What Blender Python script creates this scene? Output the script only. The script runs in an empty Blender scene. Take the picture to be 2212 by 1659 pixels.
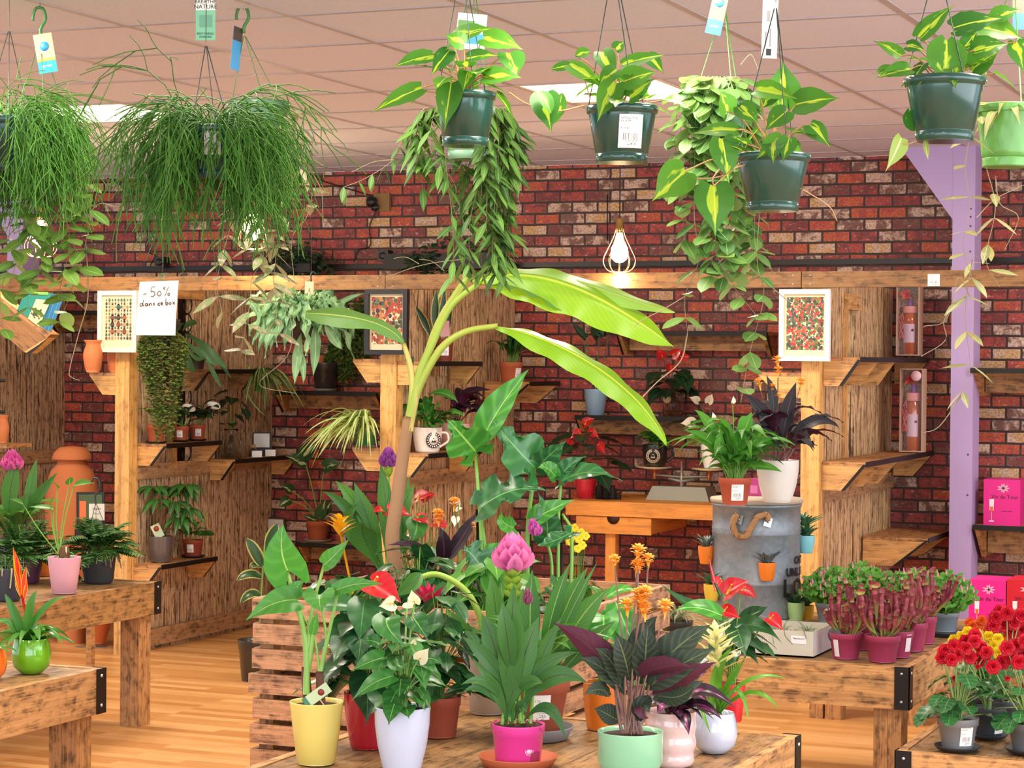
import bpy, math, random
from mathutils import Vector, Matrix, noise
R_ = random.Random(7)
sc = bpy.context.scene
COL = sc.collection
# ---------------------------------------------------------------- camera
FPX, CX, CY = 4640.0, 1106.0, 829.5
EYE = 1.55; TH = math.radians(22.9); PITCH = math.radians(-0.66); ROLL = 0.0087
CEIL = 2.62; YW = 11.0; YB = 9.45; TZ = 0.58
CAMP = Vector((0, 0, EYE))
_h = Vector((math.cos(TH), math.sin(TH), 0)); _f0 = Vector((-math.sin(TH), math.cos(TH), 0)); _z = Vector((0, 0, 1))
FW = (_f0*math.cos(PITCH) + _z*math.sin(PITCH)).normalized()
_u0 = _h.cross(FW).normalized()
RT = (_h*math.cos(ROLL) + _u0*math.sin(ROLL)).normalized(); UP = RT.cross(FW).normalized()
cam = bpy.data.cameras.new('camera'); camo = bpy.data.objects.new('camera', cam); COL.objects.link(camo)
cam.sensor_width = 36; cam.lens = 36*FPX/2212; cam.clip_start = .05
M = Matrix((RT, UP, -FW)).transposed().to_4x4(); M.translation = CAMP; camo.matrix_world = M
sc.camera = camo
sc.view_settings.view_transform = 'Standard'; sc.view_settings.look = 'None'
sc.view_settings.gamma = 1; sc.view_settings.exposure = 0.24
# ---------------------------------------------------------------- light
w = bpy.data.worlds.new('world'); sc.world = w; w.use_nodes = True
w.node_tree.nodes['Background'].inputs[0].default_value = (.76, .88, 1.0, 1); w.node_tree.nodes['Background'].inputs[1].default_value = 1.7
def area(name, loc, rot, sx, sy, e, col=(1, 1, 1)):
    l = bpy.data.lights.new(name, 'AREA'); l.shape = 'RECTANGLE'; l.size = sx; l.size_y = sy; l.energy = e; l.color = col
    o = bpy.data.objects.new(name, l); COL.objects.link(o); o.location = loc; o.rotation_euler = rot; return o
# daylight through the shop windows behind and beside the camera
area('window_daylight', (-.5, -2.2, 1.45), (math.radians(90), 0, math.radians(0)), 7.0, 2.1, 115, (.88, .94, 1.0))
area('side_window_daylight', (2.6, 4.2, 1.5), (math.radians(90), 0, math.radians(70)), 6.5, 2.0, 120, (.94, .97, 1.0))
LIGHTPOS = []
# ---------------------------------------------------------------- pixel -> room
def K(x, y, t):
    return CAMP + t*(FW + RT*((x-CX)/FPX) + UP*((CY-y)/FPX))
def ray(x, y): return FW + RT*((x-CX)/FPX) + UP*((CY-y)/FPX)
def onZ(x, y, z): d = ray(x, y); return CAMP + d*((z-EYE)/d.z)
def onY(x, y, Y): d = ray(x, y); return CAMP + d*(Y/d.y)
def onX(x, y, X): d = ray(x, y); return CAMP + d*(X/d.x)
def dep(p): return (p-CAMP).dot(FW)
V = Vector
# ---------------------------------------------------------------- node materials
MC = {}
class N:
    def __init__(s, name):
        s.m = bpy.data.materials.new(name); s.m.use_nodes = True; s.t = s.m.node_tree; s.n = s.t.nodes; s.l = s.t.links
        s.b = s.n['Principled BSDF']
    def node(s, ty, **kw):
        n = s.n.new(ty)
        for k, v in kw.items(): setattr(n, k, v)
        return n
    def link(s, a, b): s.l.new(a, b); return s
    def setin(s, inp, v):
        if isinstance(v, bpy.types.NodeSocket): s.l.new(v, inp)
        else:
            if isinstance(v, (tuple, list)) and len(v) == 3 and inp.type == 'RGBA': v = (*v, 1)
            inp.default_value = v
    def math(s, op, a, b=None, c=None):
        n = s.n.new('ShaderNodeMath'); n.operation = op; s.setin(n.inputs[0], a)
        if b is not None: s.setin(n.inputs[1], b)
        if c is not None: s.setin(n.inputs[2], c)
        return n.outputs[0]
    def mix(s, f, a, b, bt='MIX'):
        n = s.n.new('ShaderNodeMix'); n.data_type = 'RGBA'; n.blend_type = bt
        s.setin(n.inputs[0], f); s.setin(n.inputs[6], a); s.setin(n.inputs[7], b); return n.outputs[2]
    def ramp(s, f, stops, interp='LINEAR'):
        n = s.n.new('ShaderNodeValToRGB'); n.color_ramp.interpolation = interp; e = n.color_ramp.elements
        while len(e) > 1: e.remove(e[-1])
        e[0].position = stops[0][0]; e[0].color = (*stops[0][1], 1)
        for p, c in stops[1:]: k = e.new(p); k.color = (*c, 1)
        s.setin(n.inputs[0], f); return n.outputs[0]
    def comb(s, x, y, z=0):
        n = s.n.new('ShaderNodeCombineXYZ'); s.setin(n.inputs[0], x); s.setin(n.inputs[1], y); s.setin(n.inputs[2], z); return n.outputs[0]
    def sep(s, v):
        n = s.n.new('ShaderNodeSeparateXYZ'); s.l.new(v, n.inputs[0]); return n.outputs
    def coord(s, k): return s.n.new('ShaderNodeTexCoord').outputs[k]
    def noise(s, vec, scale, det=3, rough=.5, dist=0):
        n = s.n.new('ShaderNodeTexNoise'); s.l.new(vec, n.inputs['Vector']); n.inputs['Scale'].default_value = scale
        n.inputs['Detail'].default_value = det; n.inputs['Roughness'].default_value = rough; n.inputs['Distortion'].default_value = dist
        return n.outputs[0]
    def bump(s, h, st=.3, d=.01):
        n = s.n.new('ShaderNodeBump'); s.l.new(h, n.inputs['Height']); n.inputs['Strength'].default_value = st; n.inputs['Distance'].default_value = d
        s.l.new(n.outputs[0], s.b.inputs['Normal']); return s
    def col(s, c): s.setin(s.b.inputs['Base Color'], c); return s
    def rough(s, r): s.setin(s.b.inputs['Roughness'], r); return s
def hexc(h):
    r, g, b = [int(h[i:i+2], 16)/255 for i in (0, 2, 4)]
    f = lambda c: c/12.92 if c <= .04045 else ((c+.055)/1.055)**2.4
    return (f(r), f(g), f(b))
def C(c): return hexc(c) if isinstance(c, str) else c
def plain(c, r=.5, metal=0, coat=0, trans=0, emis=0, spk=0):
    key = ('p', c, r, metal, coat, trans, emis, spk)
    if key in MC: return MC[key]
    n = N('surface_%d' % len(MC)); cc = C(c)
    tc = n.coord('Object'); f = n.noise(tc, 9, 3)
    n.col(n.mix(n.math('MULTIPLY', f, .25+spk), cc, tuple(x*.78 for x in cc))).rough(r)
    n.b.inputs['Metallic'].default_value = metal; n.b.inputs['Coat Weight'].default_value = coat; n.b.inputs['Coat Roughness'].default_value = .08
    n.b.inputs['Transmission Weight'].default_value = trans
    if emis: n.b.inputs['Emission Color'].default_value = (*cc, 1); n.b.inputs['Emission Strength'].default_value = emis
    MC[key] = n.m; return n.m
def wood(light='c98f4e', dark='4a2c16', burn=.5, grain=1.0, stripe=0):
    key = ('w', light, dark, burn, grain, stripe)
    if key in MC: return MC[key]
    n = N('scorched_wood_%d' % len(MC)); uv = n.coord('UV'); x, y, _ = n.sep(uv)
    L, D = C(light), C(dark)
    g1 = n.noise(n.comb(n.math('MULTIPLY', x, 1.6), n.math('MULTIPLY', y, 34*grain)), 1.3, 4, .6, .6)
    g2 = n.noise(n.comb(n.math('MULTIPLY', x, 5), n.math('MULTIPLY', y, 120*grain)), 1.5, 3, .6)
    c = n.ramp(g1, [(.3, tuple(v*.60 for v in L)), (.47, L), (.7, tuple(min(1, v*1.22) for v in L))])
    c = n.mix(n.math('MULTIPLY', n.ramp(g2, [(.38, (1, 1, 1)), (.55, (0, 0, 0))]), .42), c, tuple(.5*a+.5*b for a, b in zip(D, L)))
    bl = n.noise(n.comb(n.math('MULTIPLY', x, 9), n.math('MULTIPLY', y, 15)), 2.0, 3, .6, .3)
    bm = n.ramp(bl, [(.55-burn*.10, (0, 0, 0)), (.70-burn*.06, (1, 1, 1))])
    st = n.math('MULTIPLY', bm, n.math('ADD', n.math('MULTIPLY', n.ramp(g2, [(.38, (1, 1, 1)), (.58, (0, 0, 0))]), .6), .38))
    kn = n.node('ShaderNodeTexVoronoi'); n.l.new(n.comb(n.math('MULTIPLY', x, 3.2), n.math('MULTIPLY', y, 9)), kn.inputs['Vector']); kn.inputs['Scale'].default_value = 1.0
    st = n.math('MAXIMUM', st, n.math('MULTIPLY', n.ramp(kn.outputs['Distance'], [(.05, (1, 1, 1)), (.13, (0, 0, 0))]), .75))
    c = n.mix(n.math('MULTIPLY', st, min(1, .55+burn*.45)), c, D)
    if stripe:   # narrow vertical scorch lines of the panels
        s2 = n.noise(n.comb(n.math('MULTIPLY', x, 3.0), n.math('MULTIPLY', y, 75)), 1.2, 2, .5)
        c = n.mix(n.math('MULTIPLY', n.ramp(s2, [(.55, (0, 0, 0)), (.62, (1, 1, 1))]), .75*stripe), c, D)
        s3 = n.noise(n.comb(n.math('MULTIPLY', x, 16.0), n.math('MULTIPLY', y, 60)), 1.0, 2, .5)
        c = n.mix(n.math('MULTIPLY', n.ramp(s3, [(.60, (0, 0, 0)), (.66, (1, 1, 1))]), .7*stripe), c, D)
    n.col(c).rough(.55); n.bump(g2, .25, .004); MC[key] = n.m; return n.m
def leafm(c, rib=None, c2=None, back=None, ribw=.05, stripe=None, var=.25, rough=.38, trans=.28, edge=None, vein=0, spot=None, coat=0.15, base=None, vs=.5):
    """one leaf surface: u across, v along; the integer part of u tells leaves apart"""
    key = ('l', c, rib, c2, back, ribw, stripe, var, rough, trans, edge, vein, spot, base, vs)
    if key in MC: return MC[key]
    n = N('leaf_%d' % len(MC)); x, y, _ = n.sep(n.coord('UV')); tc = n.coord('Object')
    idn = n.math('FLOOR', x); u = n.math('FRACT', x); au = n.math('MULTIPLY', n.math('ABSOLUTE', n.math('SUBTRACT', u, .5)), 2)
    wn = n.n.new('ShaderNodeTexWhiteNoise'); wn.noise_dimensions = '1D'; n.setin(wn.inputs['W'], idn)
    rnd = wn.outputs[0]
    c0 = C(c); cb = C(c2) if c2 else tuple(v*.62 for v in c0)
    col = n.mix(n.math('MULTIPLY', rnd, 1.0 if c2 else var*2), c0, cb)
    nz = n.noise(tc, 24, 3); col = n.mix(n.math('MULTIPLY', nz, .28), col, tuple(v*.55 for v in cb))
    if vein:
        ph = n.math('SINE', n.math('MULTIPLY', n.math('SUBTRACT', y, n.math('MULTIPLY', au, .22)), vein*6.283))
        col = n.mix(n.math('MULTIPLY', n.ramp(n.math('MULTIPLY_ADD', ph, .5, .5), [(.55, (0, 0, 0)), (1, (1, 1, 1))]), vs), col, C(stripe) if stripe and vein > 3 else tuple(min(1, v*1.35+.02) for v in c0))
    elif stripe:   # irregular longitudinal variegation
        nn = n.noise(n.comb(n.math('MULTIPLY', x, 2.2), n.math('MULTIPLY', y, 1.1)), 1.6, 2, .5)
        f = n.math('ADD', nn, n.math('MULTIPLY', au, -.42))
        col = n.mix(n.ramp(f, [(.42, (0, 0, 0)), (.47, (1, 1, 1))]), col, C(stripe))
    if base: col = n.mix(n.ramp(n.math('ADD', y, n.math('MULTIPLY', nz, .3)), [(.4, (1, 1, 1)), (.72, (0, 0, 0))]), col, C(base))
    if spot:
        nn = n.noise(tc, 60, 2); col = n.mix(n.ramp(nn, [(.56, (0, 0, 0)), (.62, (1, 1, 1))]), col, C(spot))
    if edge: col = n.mix(n.ramp(au, [(.72, (0, 0, 0)), (.8, (1, 1, 1))]), col, C(edge))
    if rib: col = n.mix(n.ramp(au, [(ribw, (1, 1, 1)), (ribw*2.2, (0, 0, 0))]), col, C(rib))
    if back:
        g = n.n.new('ShaderNodeNewGeometry'); col = n.mix(n.math('MULTIPLY', g.outputs['Backfacing'], .84), col, C(back))
    n.col(col).rough(rough); n.b.inputs['Coat Weight'].default_value = coat; n.b.inputs['Coat Roughness'].default_value = .25
    n.b.inputs['Specular IOR Level'].default_value = .28
    if trans:
        tr = n.n.new('ShaderNodeBsdfTranslucent'); n.l.new(n.mix(.5, col, n.mix(1, col, (1, 1, .35), 'MULTIPLY')), tr.inputs[0])
        mx = n.n.new('ShaderNodeMixShader'); mx.inputs[0].default_value = trans
        n.l.new(n.b.outputs[0], mx.inputs[1]); n.l.new(tr.outputs[0], mx.inputs[2]); n.l.new(mx.outputs[0], n.n['Material Output'].inputs[0])
    MC[key] = n.m; return n.m
# ---------------------------------------------------------------- mesh builder
def lerp(a, b, t): return a+(b-a)*t
def prof(lst, t):
    k = t*(len(lst)-1); i = min(int(k), len(lst)-2); f = k-i; f = f*f*(3-2*f) if False else f
    return lst[i]*(1-f)+lst[i+1]*f
def bez(P, t):
    P = list(P)
    while len(P) > 1: P = [P[i].lerp(P[i+1], t) for i in range(len(P)-1)]
    return P[0]
def bezt(P, t):
    a, b = bez(P, max(0, t-.02)), bez(P, min(1, t+.02)); d = b-a
    return d.normalized() if d.length > 1e-7 else V((0, 0, 1))
def smooth(pts, n=6):   # Catmull-Rom through points
    if len(pts) < 3: return list(pts)
    P = [pts[0]*2-pts[1]]+list(pts)+[pts[-1]*2-pts[-2]]; o = []
    for i in range(1, len(P)-2):
        for k in range(n):
            t = k/n; a, b, c, d = P[i-1:i+3]
            o.append(.5*((2*b)+(c-a)*t+(2*a-5*b+4*c-d)*t*t+(3*b-a-3*c+d)*t**3))
    return o+[P[-2]]
SH = {
 'lance': [.04, .35, .66, .87, .98, 1, .95, .84, .67, .44, .2, 0],
 'lanceb': [.14, .16, .32, .58, .8, .95, 1, .96, .82, .58, .27, 0],
 'oval': [.03, .5, .8, .96, 1, .98, .9, .74, .45, 0],
 'strap': [.75, .85, .95, 1, 1, .97, .9, .78, .6, .35, 0],
 'heart': [.62, .88, 1, .99, .92, .8, .63, .42, .2, .07, 0],
 'arrow': [.72, .86, .95, .97, .9, .78, .62, .45, .28, .12, 0],
 'spoon': [.2, .35, .55, .8, .97, 1, .9, .66, 0],
 'petal': [.25, .6, .88, 1, .98, .82, .5, 0],
 'blade': [1, .95, .88, .78, .66, .5, .3, 0],
 'banana': [.06, .42, .74, .92, 1, 1, .97, .92, .84, .7, .42, 0],
 'spathe': [.5, .95, 1, .95, .82, .62, .35, 0],
 'round': [.3, .75, .95, 1, .98, .85, .6, 0],
 'fat': [.9, 1, .98, .9, .72, .45, 0],
}
class MB:
    def __init__(s): s.v = []; s.f = []; s.uv = []; s.m = []; s.sm = []
    def face(s, idx, uvs=None, mat=0, sm=True):
        s.f.append(idx); s.uv.append(uvs or [(0, 0)]*len(idx)); s.m.append(mat); s.sm.append(sm)
    def grid(s, rows, uvr, mat=0, closed=False, sm=True):
        b = len(s.v); nc = len(rows[0])
        for r in rows: s.v.extend(r)
        for i in range(len(rows)-1):
            for j in range(nc-(0 if closed else 1)):
                k = (j+1) % nc
                s.face((b+i*nc+j, b+i*nc+k, b+(i+1)*nc+k, b+(i+1)*nc+j), [uvr[i][j], uvr[i][k] if k else (uvr[i][j][0]+1/nc, uvr[i][j][1]), uvr[i+1][k] if k else (uvr[i+1][j][0]+1/nc, uvr[i+1][j][1]), uvr[i+1][j]], mat, sm)
    def tube(s, pts, r0, r1=None, n=6, mat=0, cap=True, prof_=None):
        if r1 is None: r1 = r0
        L = len(pts); up = V((.13, .21, .97)); rows = []; uvr = []; ac = 0
        rid = R_.randint(0, 40)
        for i, p in enumerate(pts):
            d = (pts[min(i+1, L-1)]-pts[max(i-1, 0)])
            d = d.normalized() if d.length > 1e-9 else V((0, 0, 1))
            a = d.cross(up); a = a.normalized() if a.length > 1e-3 else V((1, 0, 0)); b = d.cross(a)
            r = lerp(r0, r1, i/(L-1)) if prof_ is None else r0*prof(prof_, i/(L-1))
            rows.append([p+a*(r*math.cos(6.2832*k/n))+b*(r*math.sin(6.2832*k/n)) for k in range(n)])
            uvr.append([(rid+.001+.998*k/n, i/(L-1)) for k in range(n)])
        s.grid(rows, uvr, mat, True)
        if cap:
            b = len(s.v)-n*L; s.face(tuple(range(b, b+n)), None, mat, False); s.face(tuple(reversed(range(b+n*(L-1), b+n*L))), None, mat, False)
    def lathe(s, pr, c, n=32, mat=0, axis=None, wav=None, capb=True):
        ax = (axis or V((0, 0, 1))).normalized(); a = ax.cross(V((0, 1, .01))).normalized() if abs(ax.y) < .9 else ax.cross(V((1, 0, 0))).normalized(); b = ax.cross(a)
        rows = []; uvr = []
        for i, (r, z) in enumerate(pr):
            row = []
            for k in range(n):
                th = 6.2832*k/n; rr = r*(1+(wav(th, z) if wav else 0)); row.append(c+ax*z+a*(rr*math.cos(th))+b*(rr*math.sin(th)))
            rows.append(row); uvr.append([(k/n, i/max(1, len(pr)-1)) for k in range(n)])
        b0 = len(s.v); s.grid(rows, uvr, mat, True)
        if capb: s.face(tuple(range(b0, b0+n)), None, mat, False)
    def disc(s, c, r, n=24, mat=0, nrm=None, jit=0):
        ax = (nrm or V((0, 0, 1))).normalized(); a = ax.orthogonal().normalized(); b = ax.cross(a); i0 = len(s.v)
        s.v.append(c+ax*jit)
        for q in (.5, 1):
            for k in range(n): s.v.append(c+a*(r*q*math.cos(6.2832*k/n))+b*(r*q*math.sin(6.2832*k/n))+ax*(jit*R_.uniform(-.5, 1) if q < 1 else 0))
        for k in range(n):
            k2 = (k+1) % n; s.face((i0, i0+1+k, i0+1+k2), [(.5, .5), (0, 0), (1, 0)], mat); s.face((i0+1+k, i0+1+n+k, i0+1+n+k2, i0+1+k2), [(0, 0), (0, 1), (1, 1), (1, 0)], mat)
    def hexa(s, p, mat=0, uvax=0, sm=False, off=None):
        """p: 8 corners (x,y,z bits: index = x + 2y + 4z); wood grain runs along axis uvax"""
        b = len(s.v); s.v.extend([V(q) for q in p]); F = [(0, 2, 3, 1), (4, 5, 7, 6), (0, 1, 5, 4), (2, 6, 7, 3), (0, 4, 6, 2), (1, 3, 7, 5)]
        ex = [(p[1]-p[0]), (p[2]-p[0]), (p[4]-p[0])]; ln = [e.length for e in ex]
        o = off or (R_.uniform(0, 20), R_.uniform(0, 20))
        for fc in F:
            bits = [[(i >> a) & 1 for a in range(3)] for i in fc]
            vary = [a for a in range(3) if len({q[a] for q in bits}) > 1]
            if uvax in vary: ua = uvax; va = [a for a in vary if a != uvax][0]; k = 0
            else: ua, va = vary; k = 7
            s.face(tuple(b+i for i in fc), [(o[0]+q[ua]*ln[ua], o[1]+k+q[va]*ln[va]+va*3) for q in bits], mat, sm)
    def box(s, lo, hi, mat=0, g=0):
        lo, hi = V([min(a, b) for a, b in zip(lo, hi)]), V([max(a, b) for a, b in zip(lo, hi)])
        s.hexa([V((hi.x if i & 1 else lo.x, hi.y if i & 2 else lo.y, hi.z if i & 4 else lo.z)) for i in range(8)], mat, g)
    def obox(s, c, ax, ay, az, mat=0, g=0):
        """oriented box: centre and three full edge vectors"""
        s.hexa([c+ax*((i & 1)-.5)+ay*(((i >> 1) & 1)-.5)+az*(((i >> 2) & 1)-.5) for i in range(8)], mat, g)
    def quad(s, a, b, c, d, mat=0, uv=None):
        i = len(s.v); s.v += [a, b, c, d]; s.face((i, i+1, i+2, i+3), uv or [(0, 0), (1, 0), (1, 1), (0, 1)], mat, False)
    def leaf(s, sp, w, shape='lance', nh=None, fold=.25, wave=0, wf=5, lobe=0, nv=9, nu=4, mat=0, cup=0, notch=0, twist=0, holes=0):
        """sp: 2-4 control points; nh: hint of the upper side's normal"""
        pr = SH[shape] if isinstance(shape, str) else shape; nh = nh or V((0, 0, 1)); rows = []; uvr = []; rid = R_.randint(0, 60); ph = R_.uniform(0, 6)
        if nu % 2: nu += 1
        for i in range(nv+1):
            t = i/nv; p = bez(sp, t); T = bezt(sp, t); S = T.cross(nh)
            S = S.normalized() if S.length > 1e-3 else T.orthogonal().normalized()
            Nn = S.cross(T).normalized()
            if twist: q = Matrix.Rotation(twist*t, 3, T); S = q @ S; Nn = q @ Nn
            hw = w/2*prof(pr, t); row = []; ur = []
            for j in range(nu+1):
                x = -1+2*j/nu; ax = abs(x); hh = hw
                if notch and ax > .6:
                    k = math.sin(t*notch*3.1416*2 + (0.9 if x > 0 else 0)); hh = hw*(1-.5*max(0, k)**.6) if .1 < t < .93 else hw
                q = p+S*(x*hh*math.cos(fold))+Nn*(ax*hh*math.sin(fold)) - Nn*(cup*hw*(ax**2))
                if wave: q = q+Nn*(wave*w*ax*ax*math.sin(wf*6.28*t+ph+(1.3 if x > 0 else 0)))
                if lobe: q = q-T*(lobe*w*ax**1.3*(1-t)**3*(1.0 if ax < .9 else .55))
                row.append(q); ur.append((rid+.002+.996*(j/nu), t))
            rows.append(row); uvr.append(ur)
        s.grid(rows, uvr, mat)
    def build(s, name, mats, parent=None, org=None):
        me = bpy.data.meshes.new(name); org = org or V((0, 0, 0))
        me.from_pydata([tuple(p-org) for p in s.v], [], s.f)
        ul = me.uv_layers.new(name='UVMap'); flat = [c for f in s.uv for q in f for c in q]; ul.data.foreach_set('uv', flat)
        for m in (mats if isinstance(mats, (list, tuple)) else [mats]): me.materials.append(m)
        me.polygons.foreach_set('material_index', s.m); me.polygons.foreach_set('use_smooth', s.sm); me.update()
        o = bpy.data.objects.new(name, me); COL.objects.link(o)
        if parent: o.parent = parent
        return o
def tag(o, label=None, cat=None, group=None, kind=None):
    if label: o['label'] = label
    if cat: o['category'] = cat
    if group: o['group'] = group
    if kind: o['kind'] = kind
    return o
class Thing:
    def __init__(s, name, label, cat, base, group=None):
        s.o = bpy.data.objects.new(name, None); COL.objects.link(s.o); s.o.location = base; s.o.empty_display_size = .05; s.b = V(base); tag(s.o, label, cat, group)
    def part(s, name, mb, mats, parent=None, label=None):
        o = mb.build(name, mats, parent or s.o, s.b)
        if label: o['label'] = label
        return o
def solo(name, mb, mats, label, cat, base=None, group=None):
    base = V(base) if base is not None else V((sum(p.x for p in mb.v)/len(mb.v), sum(p.y for p in mb.v)/len(mb.v), min(p.z for p in mb.v)))
    o = mb.build(name, mats, None, base); o.location = base; tag(o, label, cat, group); return o
def struct(name, mb, mats):
    o = mb.build(name, mats); o['kind'] = 'structure'; return o
def text(body, size, p, right, up, mat, parent, pb, align='CENTER', ext=.0004, name='lettering', bold=0):
    """raised lettering lying on a surface at p; its reading direction is right"""
    c = bpy.data.curves.new(name, 'FONT'); c.body = body; c.size = size; c.align_x = align; c.align_y = 'CENTER'; c.extrude = ext; c.offset = bold; c.resolution_u = 2
    c.materials.append(mat); o = bpy.data.objects.new(name, c); COL.objects.link(o); r = right.normalized(); nrm = r.cross(up).normalized(); u = nrm.cross(r)
    me = bpy.data.meshes.new_from_object(o); bpy.data.objects.remove(o); bpy.data.curves.remove(c); o = bpy.data.objects.new(name, me); COL.objects.link(o)
    m = Matrix((r, u, nrm)).transposed().to_4x4(); m.translation = p-pb; o.parent = parent; o.matrix_local = m; return o
def rv(a=1): return V((R_.uniform(-a, a), R_.uniform(-a, a), R_.uniform(-a, a)))
TOCAM = -FW
# ================================================================ the room
def brickmat():
    n = N('printed_brick'); x, y, z = n.sep(n.coord('Object'))
    vec = n.comb(x, z, 0)
    wob = n.node('ShaderNodeVectorMath', operation='ADD'); n.l.new(vec, wob.inputs[0])
    nz = n.node('ShaderNodeTexNoise'); n.l.new(vec, nz.inputs[0]); nz.inputs['Scale'].default_value = 9
    sc_ = n.node('ShaderNodeVectorMath', operation='SCALE'); n.l.new(nz.outputs['Color'], sc_.inputs[0]); sc_.inputs['Scale'].default_value = .008
    n.l.new(sc_.outputs[0], wob.inputs[1])
    b = n.node('ShaderNodeTexBrick'); n.l.new(wob.outputs[0], b.inputs['Vector'])
    b.offset = .5; b.squash = 1; b.inputs['Scale'].default_value = 1; b.inputs['Brick Width'].default_value = .148; b.inputs['Row Height'].default_value = .0605
    b.inputs['Mortar Size'].default_value = .0070; b.inputs['Mortar Smooth'].default_value = .35; b.inputs['Bias'].default_value = 0
    b.inputs['Color1'].default_value = (0, 0, 0, 1); b.inputs['Color2'].default_value = (1, 1, 1, 1); b.inputs['Mortar'].default_value = (.5, .5, .5, 1)
    rr = n.sep(b.outputs['Color'])[0]
    red, org, mar, brn, crm, tan = [hexc(h) for h in ('b04840', 'c65c3a', '7d3838', '7f584a', 'd8b8a2', 'd4a872')]
    base = n.ramp(rr, [(0, red), (.2, mar), (.30, org), (.43, brn), (.52, red), (.63, crm), (.76, mar), (.84, org), (.93, tan)], 'CONSTANT')
    alt = n.ramp(rr, [(0, mar), (.2, red), (.30, red), (.43, crm), (.52, mar), (.63, brn), (.76, brn), (.84, red), (.93, crm)], 'CONSTANT')
    bl = n.noise(vec, 17, 4, .6, .4)
    c = n.mix(n.ramp(bl, [(.48, (0, 0, 0)), (.58, (1, 1, 1))]), base, alt)
    sp = n.noise(vec, 95, 3, .6); c = n.mix(n.math('MULTIPLY', n.ramp(sp, [(.40, (1, 1, 1)), (.56, (0, 0, 0))]), .5), c, hexc('4a2620'))
    sp2 = n.noise(n.comb(n.math('MULTIPLY', x, .6), z), 60, 3, .6); c = n.mix(n.math('MULTIPLY', n.ramp(sp2, [(.60, (0, 0, 0)), (.72, (1, 1, 1))]), .6), c, hexc('dcbca6'))
    c = n.mix(b.outputs['Fac'], c, hexc('3a2620')); n.col(c).rough(.6); n.bump(n.math('SUBTRACT', 1, b.outputs['Fac']), .35, .004)
    return n.m
bm = MB(); bm.box((-12, YW, 0), (4, YW+.15, CEIL)); struct('wall_back', bm, brickmat())
# floor
def floormat():
    n = N('laminate_floor'); x, y, z = n.sep(n.coord('Object')); vec = n.comb(x, y, 0)
    b = n.node('ShaderNodeTexBrick'); n.l.new(vec, b.inputs['Vector']); b.offset = .37; b.offset_frequency = 3; b.inputs['Scale'].default_value = 1
    b.inputs['Brick Width'].default_value = .62; b.inputs['Row Height'].default_value = .064; b.inputs['Mortar Size'].default_value = .0006; b.inputs['Mortar Smooth'].default_value = 1
    b.inputs['Color1'].default_value = (0, 0, 0, 1); b.inputs['Color2'].default_value = (1, 1, 1, 1)
    r = n.sep(b.outputs['Color'])[0]
    c = n.ramp(r, [(0, hexc('b97e44')), (.5, hexc('cc9456')), (1, hexc('dfac70'))])
    g = n.noise(n.comb(n.math('MULTIPLY', x, 2.5), n.math('MULTIPLY', y, 60)), 1.5, 4, .6, .3); c = n.mix(n.math('MULTIPLY', n.ramp(g, [(.35, (1, 1, 1)), (.6, (0, 0, 0))]), .35), c, hexc('a8692f'))
    c = n.mix(n.math('MULTIPLY', b.outputs['Fac'], .5), c, hexc('8a5526')); n.col(c).rough(.38); return n.m
bm = MB(); bm.box((-12, -3, -.05), (4, YW, 0)); struct('floor', bm, floormat())
# ceiling tiles
def ceilmat():
    n = N('mineral_ceiling_tile'); tc = n.coord('Object'); sp = n.noise(tc, 130, 2, .7)
    c = n.mix(n.math('MULTIPLY', n.ramp(sp, [(.30, (1, 1, 1)), (.40, (0, 0, 0))]), .5), hexc('dadcf2'), hexc('a4a2b4')); n.col(c).rough(.9); n.bump(sp, .1, .003); return n.m
GX0, GY0 = .33, -.07        # ceiling grid origin
troff = []
for (px, py) in ((1335, 203), (312, 258)):
    p = onZ(px, py, CEIL); i = round((p.x-GX0)/.6-.5); j = round((p.y-GY0)/.6-.5); troff.append((i, j))
extra = [(i, j) for i in (troff[0][0]+4, troff[0][0], troff[0][0]-4) for j in (troff[0][1]-5, troff[0][1]-10)]
over = [(round((x_-GX0)/.6-.5), round((y_-GY0)/.6-.5)) for x_, y_ in ((-7.0, 4.9), (-4.2, 4.9), (-1.7, 4.9), (-.3, 9.3), (-9.3, 8.7))]  # unseen ceiling lights added out of view to brighten the stalls
alltr = troff+[q for q in extra if q not in over]+over
bm = MB(); tm = ceilmat()
for i in range(-20, 7):
    for j in range(-6, 19):
        x0, y0 = GX0+i*.6, GY0+j*.6
        if (i, j) in alltr or y0 > YW-.05: continue
        y1 = min(y0+.6, YW)
        bm.box((x0+.004, y0+.004, CEIL), (x0+.596, y1-.004, CEIL+.02))
struct('ceiling', bm, tm)
bm = MB()
for i in range(-20, 8): bm.box((GX0+i*.6-.012, -3, CEIL-.003), (GX0+i*.6+.012, YW, CEIL+.001))
for j in range(-5, 19): bm.box((-12, GY0+j*.6-.012, CEIL-.0035), (4, GY0+j*.6+.012, CEIL+.0005))
struct('trim_1', bm, plain('b9b2b8', .5))
bm = MB(); bm.box((-12, -3, CEIL+.12), (4, YW, CEIL+.16)); struct('ceiling_deck', bm, plain('555555'))
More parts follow.
